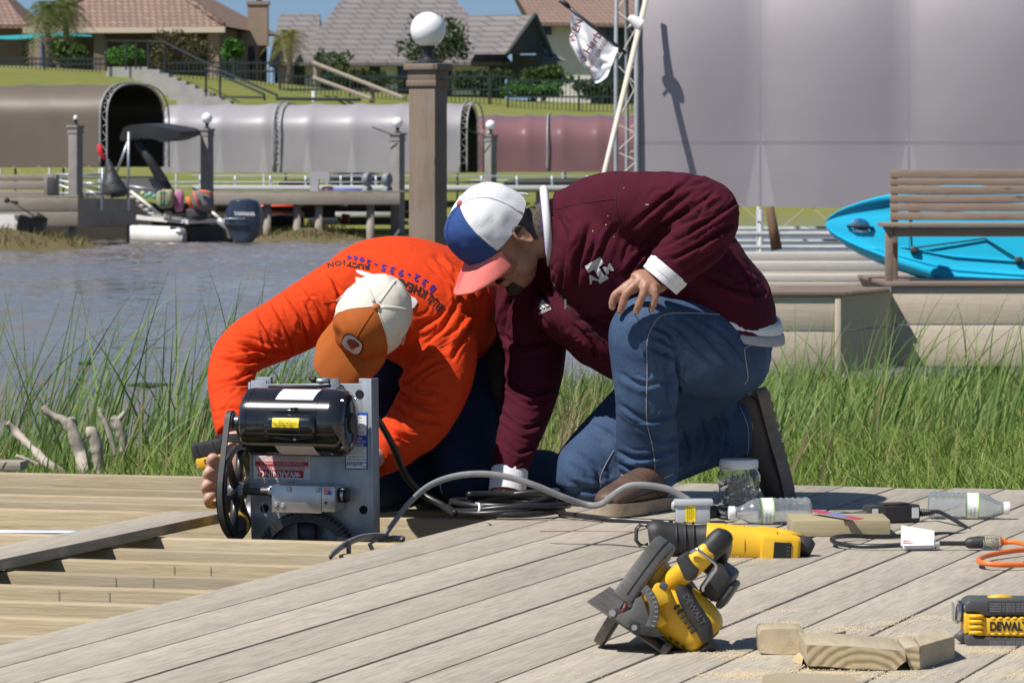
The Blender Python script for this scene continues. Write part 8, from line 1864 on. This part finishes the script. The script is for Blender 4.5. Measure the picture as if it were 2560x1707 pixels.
ENDG = endgrain(); FADED = wood('faded_pine', (0.46,0.38,0.26), (0.33,0.265,0.175), 1, 5, tint=(0.40,0.36,0.29), rnd=False)
yo = G(2140, 1680).y
def offcut(nm, label, pts, y, d, mface, mtop):
    a = [K(u, v, y) for u, v in pts]; zmin = min(q.z for q in a); a = [Vector((q.x, 0, q.z - zmin + 0.0006)) for q in a]; t = thing(nm, label, 'wood block', Vector((sum(q.x for q in a)/len(a), y+d/2, 0)))
    MB().prism([(q.x, q.z) for q in a], y, y+d, None, 0.0012).build('block', mtop, t, 35)
    MB().add([Vector((q.x, y-0.0006, q.z)) for q in a], [tuple(range(len(a)))]).build('end_grain', mface, t); return t
offcut('offcut', 'largest pine offcut, its curved end grain facing us', [(2016,1616),(2150,1621),(2225,1628),(2262,1632),(2266,1656),(2250,1668),(2238,1680),(2130,1676),(2060,1670),(2018,1669)], 7.33, 0.20, ENDG, FADED)
offcut('offcut', 'blocky pine offcut butted against the largest offcut on its right', [(2262,1626),(2298,1620),(2300,1672),(2298,1680),(2276,1678),(2270,1662)], 7.34, 0.16, ENDG, FADED)
a, b = K(2300, 1680, 7.34), K(2384, 1604, 7.42)
t_ = thing('offcut', 'small squared pine piece at the right end of the row of offcuts', 'wood block', (a.x+0.03, 7.4, 0)); q0 = [(K(2300,0,7.34).x, 7.34), (K(2384,0,7.52).x, 7.50), (K(2360,0,7.6).x, 7.64), (K(2285,0,7.5).x, 7.50)]
MB().add([(x, y, 0.0006) for x, y in q0] + [(x, y, 0.040) for x, y in q0], [(3,2,1,0),(4,5,6,7),(0,1,5,4),(1,2,6,5),(2,3,7,6),(3,0,4,7)]).build('block', FADED, t_)
offcut('offcut', 'rounded pine offcut behind the largest one on its left', [(1898,1592),(1903,1580),(1930,1577),(1990,1577),(2010,1582),(2011,1640),(1960,1642),(1899,1638)], 7.57, 0.10, mat('pale_end_grain', (0.56,0.46,0.31), 0.85, 0, (0.46,0.36,0.23), sc=40, bump=0.2, bsc=90), FADED)
mb = MB(); A = [G(2000,1640), G(2030,1640), G(2115,1592), G(2060,1596)]; 
tag(MB().add([(q.x,q.y,0.001) for q in A] + [(q.x,q.y,0.030 if i < 2 else 0.012) for i, q in enumerate(A)], [(3,2,1,0),(4,5,6,7),(0,1,5,4),(1,2,6,5),(2,3,7,6),(3,0,4,7)]).build('wood_wedge', FADED), 'thin pine wedge between the offcuts with red pencil on it', 'wood wedge')
A = [G(1982,1655), G(2004,1663), G(2013,1652), G(1995,1646)]
tag(MB().add([(q.x,q.y,0.001) for q in A] + [(q.x+0.002,q.y,0.011) for q in A], [(3,2,1,0),(4,5,6,7),(0,1,5,4),(1,2,6,5),(2,3,7,6),(3,0,4,7)]).build('wood_chip', mat('wood_chip', (0.55,0.42,0.24), 0.9)), 'small splintered wood chip left of the largest offcut', 'wood chip')
A = [G(1905,1707), G(1940,1698), G(2120,1704), G(2140,1712)]; A += [G(2140,1760), G(1905,1760)]
tag(MB().prism([(0,0)], 0, 1).__class__().add([(q.x,q.y,0.0006) for q in A] + [(q.x,q.y,0.012) for q in A], [tuple(range(5,-1,-1)), tuple(range(6,12))] + [(i,(i+1)%6,(i+1)%6+6,i+6) for i in range(6)]).build('board_scrap', PINE), 'brown board scrap just showing at the bottom edge', 'board')
# sawdust: thin irregular drifts on the boards
DUST = mat('sawdust', (0.60,0.47,0.28), 0.95, 0, (0.68,0.55,0.35), sc=300, bump=0.6, bsc=500)
def dust():
    V = []; Q = []; rs_ = np.random.default_rng(5)
    spots = [(1850,1690,90,8,1300),(2040,1685,110,10,1500),(1830,1640,60,9,500),(2200,1690,160,8,900),(2120,1575,90,7,600),(2230,1560,70,5,350),(1960,1560,60,5,250),(2000,1600,80,6,350),(2330,1545,80,6,300),(1740,1420,90,6,250),(1850,1400,60,4,180),(2470,1630,90,6,900),(2560,1690,80,10,800),(1700,1560,120,7,250),(2280,1590,50,5,300),(1930,1530,120,4,260),(2420,1560,30,6,160),(2080,1640,60,5,350),(1500,1690,200,6,160)]
    for u, v, su, sv, n in spots:
        for _ in range(int(n*0.8)):
            g = G(u + rs_.normal()*su*0.62, v + rs_.normal()*sv*0.75); s = 0.0006 + 0.0010*rs_.random(); a = rs_.random()*6.28; z = 0.0012 + 0.0015*rs_.random(); b = len(V)
            for k in range(3): V.append((g.x + s*math.cos(a+2.09*k), g.y + 1.6*s*math.sin(a+2.09*k), z))
            V.append((g.x, g.y, z+s*0.9)); Q += [(b,b+1,b+3),(b+1,b+2,b+3),(b+2,b,b+3)]
    o = link_mesh('sawdust', np_mesh('sawdust', V, Q), DUST); tag(o, 'pale sawdust scattered on the deck boards around the saw and offcuts', 'sawdust', kind='stuff')
dust()
# chalk string
tag(MB().tube([G(1350,1329)+Vector((0,0,0.0012)), G(1480,1328)+Vector((0,0,0.0012)), G(1590,1330)+Vector((0,0,0.0012))], 0.0010, 5).build('chalk_string', mat('red_string', (0.45,0.03,0.05), 0.8)), 'thin red string stretched on the deck boards', 'string')
tag(MB().tube([G(1375,1359)+Vector((0,0,0.0015)), G(1460,1362)+Vector((0,0,0.0015)), G(1530,1362)+Vector((0,0,0.0015)), G(1620,1370)+Vector((0,0,0.0015))], 0.0013, 5).build('wire_strand', RUBBER), 'thin black wire lying on the deck left of the saws', 'wire')
# ------------------------------------------------------------------ circular saw, tipped on its side
oS = K(1469, 1501.6, 7.58); XS = Vector((0.825,0,-0.565)); YS = Vector((0.16,0.975,0.0)); 
TS = Matrix((XS, YS, Vector((0.565,0,0.825)))).transposed().to_4x4(); TS.translation = oS
cs = thing('circular_saw', 'yellow and black cordless circular saw tipped on its shoe plate', 'saw', G(1640, 1630))
SHOE = mat('worn_saw_plate', (0.22,0.20,0.17), 0.5, 0.5, (0.13,0.115,0.10), sc=24, rv=0.2); CASTG = mat('saw_cast_grey', (0.17,0.165,0.16), 0.5, 0.4, (0.12,0.118,0.115), sc=30, bump=0.15, bsc=150)
GUARD = mat('dark_guard_paint', (0.11,0.106,0.10), 0.40, 0.25, (0.15,0.142,0.13), sc=14, bump=0.08, bsc=120, rv=0.2)
MB(TS).box((0,0,-0.0025),(0.163,0.27,0.0008),0.0006).build('shoe_plate', SHOE, cs, 35); MB(TS).box((0.150,0.0,0.0008),(0.163,0.27,0.0125),0.001).build('shoe_edge', SHOE, cs, 35)
def disc_seg(cy, cz, r, a0, a1, x0, x1, m, nm, bev=0.006, flat=None):
    P = [(cy + r*math.cos(a), cz + r*math.sin(a)) for a in np.linspace(R(a0), R(a1), 36)]
    if flat is not None: P += flat
    # prism extrudes along local Y: map local (x,z)->(Y,Z), local y -> X
    Mx = TS @ Matrix(((0,1,0,0),(1,0,0,0),(0,0,1,0),(0,0,0,1)))
    return MB(Mx).prism(P, x0, x1, None, bev).build(nm, m, cs, 40)
ug = disc_seg(0.120, 0.022, 0.124, 6, 174, 0.028, 0.066, GUARD, 'upper_guard', 0.014)
MB(TS).tube([(0.049, 0.120 + 0.1245*math.cos(a), 0.022 + 0.1245*math.sin(a)) for a in np.linspace(R(12), R(168), 40)], 0.0012, 6).build('guard_seam', mat('seam_black', (0.02,0.02,0.02), 0.6), ug)
disc_seg(0.120, 0.018, 0.088, 182, 300, 0.041, 0.059, GUARD, 'lower_guard', 0.004, [(0.13, 0.0)])
Mx = TS @ Matrix(((0,1,0,0),(1,0,0,0),(0,0,1,0),(0,0,0,1)))
MB(TS @ Matrix.Translation((0.050,0.120,0.018)) @ Matrix.Rotation(R(90),4,'Y')).lathe([(0.004,-0.0008),(0.081,-0.0008),(0.082,0.0),(0.081,0.0008),(0.004,0.0008)], None, 48).build('blade', STEEL, cs)
# depth bracket and bevel quadrant at the front
def xz(pts, y0, y1, m, nm, bev=0.0015): return MB(TS).prism(pts, y0, y1, None, bev).build(nm, m, cs, 40)
xz([(0.052,0.001),(0.080,0.001),(0.118,0.016),(0.122,0.026),(0.100,0.040),(0.088,0.050),(0.072,0.060),(0.066,0.050),(0.070,0.030),(0.060,0.016)], -0.004, 0.006, CASTG, 'front_bracket')
arc = [(0.062 + 0.060*math.cos(a), 0.022 + 0.060*math.sin(a)) for a in np.linspace(R(-2), R(84), 18)] + [(0.062 + 0.044*math.cos(a), 0.022 + 0.044*math.sin(a)) for a in np.linspace(R(84), R(-2), 18)]
q_ = xz(arc, -0.007, -0.001, CASTG, 'bevel_scale')
for i in range(9):
    a = R(8 + i*8.5); c = Vector((0.062+0.056*math.cos(a), -0.0076, 0.022+0.056*math.sin(a))); d_ = Vector((math.cos(a),0,math.sin(a))); MB(TS).tube([c - d_*0.003, c + d_*0.003], 0.0006, 4).build('scale_mark', mat('scale_white', (0.5,0.5,0.48), 0.6), q_)
MB(TS).cyl((0.047,-0.006,0.008), (0.047,0.002,0.008), 0.006, n=14).build('pivot', STEEL, cs, 40); MB(TS).cyl((0.093,-0.013,0.010), (0.093,0.0,0.010), 0.0095, n=18).build('knob', BLKPLASTIC, cs, 40); MB(TS).cyl((0.093,-0.0145,0.010), (0.093,-0.013,0.010), 0.005, n=14).build('knob_screw', STEEL, cs, 40)
xz([(0.088,0.004),(0.100,0.001),(0.132,0.016),(0.142,0.026),(0.128,0.030),(0.100,0.020)], -0.012, -0.005, BLKPLASTIC, 'lock_lever', 0.0025)
# gear case and motor
mb = MB(TS); loft(mb, [((0.064,0.11,0.065),0.052,0.050,(0,0,1)), ((0.085,0.11,0.064),0.054,0.048,(0,0,1)), ((0.105,0.11,0.062),0.050,0.046,(0,0,1))], 26, e=0.75); mb.build('gear_case', YELLOW, cs, 40)
xz([(0.066,0.060),(0.082,0.052),(0.108,0.062),(0.118,0.078),(0.100,0.094),(0.078,0.090),(0.080,0.074)], 0.010, 0.060, YELLOW, 'gear_cover', 0.004); xz([(0.104,0.026),(0.128,0.030),(0.134,0.046),(0.112,0.050)], 0.006, 0.06, YELLOW, 'brace', 0.003)
mb = MB(TS); loft(mb, [((0.098,0.10,0.058),0.052,0.044,(0,0,1)), ((0.125,0.095,0.058),0.060,0.049,(0,0,1)), ((0.165,0.095,0.056),0.060,0.048,(0,0,1)), ((0.195,0.095,0.052),0.056,0.042,(0,0,1)), ((0.208,0.095,0.050),0.042,0.030,(0,0,1))], 32, e=0.72); mb.build('motor_housing', YELLOW, cs, 40)
# black rubber bumper with teeth over the motor
bp_ = xz([(0.108,0.098),(0.118,0.112),(0.196,0.084),(0.214,0.062),(0.206,0.044),(0.186,0.056),(0.160,0.066),(0.132,0.080)], 0.028, 0.15, RUBBER, 'bumper', 0.007)
for i in range(6): xz([(0.130+i*0.0095,0.080-i*0.0035),(0.135+i*0.0095,0.078-i*0.0035),(0.1315+i*0.0095,0.067-i*0.0035),(0.1275+i*0.0095,0.069-i*0.0035)], 0.027, 0.05, RUBBER, 'bumper_tooth', 0.001)
text('lettering', 'DEWALT', 0.0150, TS @ frame((0.158,0.0265,0.088), Vector((0.92,0,-0.40)), Vector((0.40,0,0.92))), mat('embossed_grey', (0.07,0.07,0.07), 0.5), cs, bold=0.0005)
for i in range(4): MB(TS).box((0.150+i*0.013,0.034,0.020+i*0.0005),(0.157+i*0.013,0.037,0.0235+i*0.0005),0.0006).build('vent', mat('vent_black', (0.01,0.01,0.01), 0.7), cs)
MB(TS).tube([(0.204,0.05,0.046),(0.222,0.06,0.044)], [0.016,0.012], 12).build('brush_cap', BLKPLASTIC, cs, 40)
# handles
mb = MB(TS); loft(mb, [((0.094,0.075,0.092),0.026,0.020,(1,0,0)), ((0.104,0.060,0.120),0.024,0.019,(1,0,0)), ((0.114,0.050,0.150),0.025,0.019,(1,0,0)), ((0.120,0.048,0.176),0.024,0.018,(1,0,0)), ((0.124,0.052,0.190),0.020,0.017,(1,0,0))], 22, e=0.7); mb.build('front_handle', YELLOW, cs, 40)
mb = MB(TS); loft(mb, [((0.121,0.048,0.176),0.022,0.019,(1,0,0)), ((0.126,0.050,0.205),0.022,0.021,(1,0,0)), ((0.128,0.054,0.222),0.017,0.017,(1,0,0)), ((0.128,0.056,0.228),0.006,0.006,(1,0,0))], 22); mb.build('handle_grip', RUBBER, cs, True)
xz([(0.082,0.142),(0.090,0.160),(0.128,0.150),(0.130,0.130),(0.118,0.120)], 0.022, 0.085, BLKPLASTIC, 'handle_clamp', 0.005)
mb = MB(TS); loft(mb, [((0.126,0.06,0.205),0.016,0.016,(1,0,0)), ((0.128,0.11,0.200),0.017,0.018,(1,0,0)), ((0.130,0.17,0.180),0.018,0.020,(1,0,0)), ((0.132,0.22,0.140),0.020,0.022,(1,0,0))], 18); mb.build('rear_handle', BLKPLASTIC, cs, True)
MB(TS).box((0.140,0.10,0.105),(0.182,0.21,0.165),0.010).build('battery', BLKPLASTIC, cs, 40); MB(TS).box((0.180,0.105,0.100),(0.194,0.20,0.150),0.006).build('battery_side', DKG, cs, 40)
MB(TS).tube([Vector(q) for q in spline([(0.098,0.020,0.166),(0.104,0.014,0.178),(0.112,0.012,0.178),(0.142,0.012,0.176),(0.150,0.014,0.168),(0.150,0.014,0.150),(0.150,0.016,0.130),(0.153,0.02,0.124)], 5)], 0.0028, 10).build('rafter_hook', STEEL, cs, True)
MB(TS).box((0.086,0.008,0.088),(0.100,0.014,0.100),0.002).build('switch_plate', DKG, cs, 40)
MB(TS).tube([(0.058,0.001,0.012),(0.060,-0.002,0.024),(0.057,0.0,0.034)], 0.0035, 8).build('spring', mat('red_brown_metal', (0.15,0.03,0.025), 0.5), cs, True)
# ------------------------------------------------------------------ grass, reeds, driftwood
def blades(root, h, w, lean, az, curl, nseg, name, mt, twist=None):
    n = len(root); S = np.linspace(0, 1, nseg+1); d = np.stack([np.cos(az), np.sin(az), np.zeros(n)], 1)
    fa = rng.random(n)*math.pi; side = np.stack([np.cos(fa), 0.45*np.sin(fa), np.zeros(n)], 1); V = np.zeros((n, nseg+1, 2, 3))
    for j, s in enumerate(S):
        c = root + d*(h*(lean*s + curl*s*s*s))[:,None]; c = c.copy(); c[:,2] += h*s*(1 - 0.35*curl*s*s)
        ww = (w*(1 - s**1.8)*(0.65 + 0.9*s*(1-s)) + 0.0003)[:,None]; V[:,j,0] = c - side*ww; V[:,j,1] = c + side*ww
    V = V.reshape(-1,3); b = (np.arange(n)*(nseg+1)*2)[:,None]; Q = []
    for j in range(nseg): Q.append(np.concatenate([b+2*j, b+2*j+1, b+2*j+3, b+2*j+2], 1))
    return link_mesh(name, np_mesh(name, V, np.concatenate(Q)), mt, None, (0, 14, -0.3))
def roots(n, y0, y1, u0, u1, accept=None, zo=-0.02):
    out = []
    while len(out) < n:
        y = y0 + (y1-y0)*random.random()**1.15; u = u0 + (u1-u0)*random.random(); x = (u-1280)*y/F
        if y > shore_y(x) + 0.3: continue
        if accept and random.random() > accept(u, y, x): continue
        out.append((x, y, bank_z(x, y) + zo))
    return np.array(out)
GRASS = leaf_mat('lawn_grass', (0.115,0.190,0.030), (0.205,0.295,0.055), (0.33,0.35,0.115)); REED = leaf_mat('reed_green', (0.080,0.155,0.040), (0.175,0.275,0.070), (0.31,0.35,0.13)); DRY = leaf_mat('dry_reed', (0.30,0.24,0.12), (0.38,0.31,0.17), (0.22,0.17,0.08))
n = 52000; r = roots(n, 12.35, 27.5, -500, 3060, lambda u, y, x: 1.0 if y < 17 else 0.45)
far = 1 + (r[:,1]-12.3)*0.03
o = blades(r, (0.05 + 0.11*rng.random(n)**1.5)*far*np.where(noise_v := (np.sin(r[:,0]*5.1)+np.sin(r[:,1]*2.3+r[:,0]*2)) > 0.2, 1.35, 0.9), (0.0022+0.0026*rng.random(n))*far, 0.5*rng.random(n), rng.random(n)*6.283, 0.8*rng.random(n), 3, 'grass', GRASS)
tag(o, 'short green grass on the bank behind the deck', 'grass', kind='stuff')
# reeds: left bed in front of the water, centre, right bed against the dock
def reed_bed(n, y0, y1, u0, u1, h0, h1, w, label, mt, name='reeds', acc=None, nseg=6, lean=0.5):
    r = roots(n, y0, y1, u0, u1, acc, -0.03); h = h0 + (h1-h0)*rng.random(n)**1.4
    az = np.where(rng.random(n) < 0.68, rng.normal(0.1, 0.7, n), rng.random(n)*6.283)
    o = blades(r, h, w*(0.7+0.7*rng.random(n)), lean*rng.random(n), az, 0.45*rng.random(n)**2, nseg, name, mt); return tag(o, label, 'reeds', kind='stuff')
reed_bed(430, 15.6, 20.0, -300, 640, 0.30, 0.90, 0.0060, 'tall thin reeds at the water edge on the left', REED, acc=lambda u, y, x: 1.0 if u < 560 else 0.6)
reed_bed(420, 15.0, 19.0, -300, 700, 0.14, 0.40, 0.0056, 'dense lower reeds among the driftwood on the left', REED)
reed_bed(700, 15.5, 22.0, 560, 1000, 0.25, 0.62, 0.0052, 'tall reeds behind the motor and the orange-shirted worker', REED)
reed_bed(1100, 16.0, 25.0, 1000, 1950, 0.15, 0.42, 0.0065, 'reeds growing behind the two workers', REED)
reed_bed(1500, 17.0, 26.3, 1830, 3000, 0.12, 0.34, 0.0075, 'dense tall reeds in front of the dock on the right', REED)
reed_bed(300, 17.0, 25.5, 1850, 2900, 0.32, 0.72, 0.0056, 'scattered taller reeds reaching over the dock face on the right', REED)
reed_bed(230, 13.6, 20.0, 1300, 1620, 0.15, 0.46, 0.0050, 'dry tan reeds between the two workers', DRY); reed_bed(160, 13.4, 22.0, 1700, 2900, 0.10, 0.40, 0.0045, 'dry tan stalks among the right reeds', DRY); reed_bed(110, 13.4, 19.0, -200, 700, 0.10, 0.45, 0.0042, 'dry tan stalks among the left reeds', DRY)
# driftwood
DRIFT = wood('bleached_driftwood', (0.50,0.44,0.36), (0.26,0.22,0.18), 2, 9, tint=(0.30,0.26,0.22), knots=False)
def drift(label, paths):
    t = thing('driftwood', label, 'driftwood', K(*paths[0][0][:3]))
    for pts in paths:
        P = spline([(*K(p[0], p[1], p[2]), p[3]*0.88*p[2]/F) for p in pts], 7); Vp = [Vector(q[:3]) for q in P]; rr = [max(0.004, q[3]*(1+0.14*noise.noise(Vector(q[:3])*14))) for q in P]
        m = MB(); m.tube(Vp, rr, 12); m.v = [q + Vector((1,1,1))*0.004*noise.noise(q*60) for q in m.v]; m.build('branch', DRIFT, t, True)
drift('forked bleached driftwood branch rising from the left grass', [[(106,1018,15.2,11),(135,1042,15.2,12),(168,1058,15.2,15),(188,1095,15.2,19),(205,1140,15.2,21),(212,1185,15.1,20)], [(165,1056,15.2,12),(185,1050,15.3,9),(190,1062,15.3,5)]])
drift('long bleached stick lying at the far left of the grass', [[(18,1056,15.4,9),(45,1085,15.4,12),(80,1120,15.3,11),(120,1160,15.2,13),(160,1185,15.2,12)]])
drift('broken bleached stump with a dark hollow in the left grass', [[(214,1078,15.0,12),(228,1082,15.0,19),(240,1110,15.0,18),(246,1150,15.0,16),(250,1185,15.0,14)]])
drift('thin driftwood stick leaning beside the stump', [[(247,1024,15.6,6),(262,1055,15.6,8),(278,1095,15.6,9),(292,1140,15.6,9)]])
drift('pale driftwood knot at the right of the left grass', [[(280,1042,15.8,10),(292,1060,15.8,16),(305,1090,15.8,14),(310,1130,15.8,10)], [(296,1050,15.8,9),(312,1030,15.8,6)]])
drift('small driftwood stick low at the left edge', [[(40,1140,14.6,6),(70,1150,14.6,7),(95,1162,14.6,6)]])
for i, (u, v, s) in enumerate(((130,897,0.10), (372,960,0.13), (215,905,0.05))):
    c = G(u, v, WZ + 0.012); mb = MB(); P = [Vector((c.x + s*math.cos(a)*(1+0.4*noise.noise((a*2,i,0))), c.y + 1.5*s*math.sin(a)*(1+0.4*noise.noise((a*2,i,3))), c.z)) for a in np.linspace(0, 6.28, 22, endpoint=False)]
    mb.add(P + [q - Vector((0,0,0.03)) for q in P], [tuple(range(22)), tuple(range(43,21,-1))] + [(k, k+22, (k+1) % 22+22, (k+1) % 22) for k in range(22)])
    tag(mb.build('floating_weed', LD), ['patch of floating weed in the water at the far left', 'larger patch of floating weed left of the orange sleeve', 'tiny floating weed patch between the other two'][i], 'water weed')
# tufts on the far muddy spits and along the far shore
def far_tufts(n, fx, name, label, zf):
    pts = []
    while len(pts) < n:
        x, y = fx(); z = zf(x, y)
        if z < WZ + 0.05: continue
        pts.append((x, y, z-0.02))
    r = np.array(pts); o = blades(r, 0.06+0.16*rng.random(n), np.full(n, 0.014), 0.6*rng.random(n), rng.random(n)*6.283, 0.6*rng.random(n), 2, name, leaf_mat('spit_grass', (0.10,0.10,0.03), (0.16,0.15,0.05), (0.25,0.19,0.09))); tag(o, label, 'grass', kind='stuff')
far_tufts(1500, lambda: (random.uniform(-13,-6.5), random.uniform(76.5,84)), 'spit_grass', 'rough grass on the muddy spit at the far left', spit_z); far_tufts(1100, lambda: (random.uniform(-7,-1), random.uniform(88,95)), 'spit_grass', 'rough grass on the muddy shore under the far dock', spit2_z)
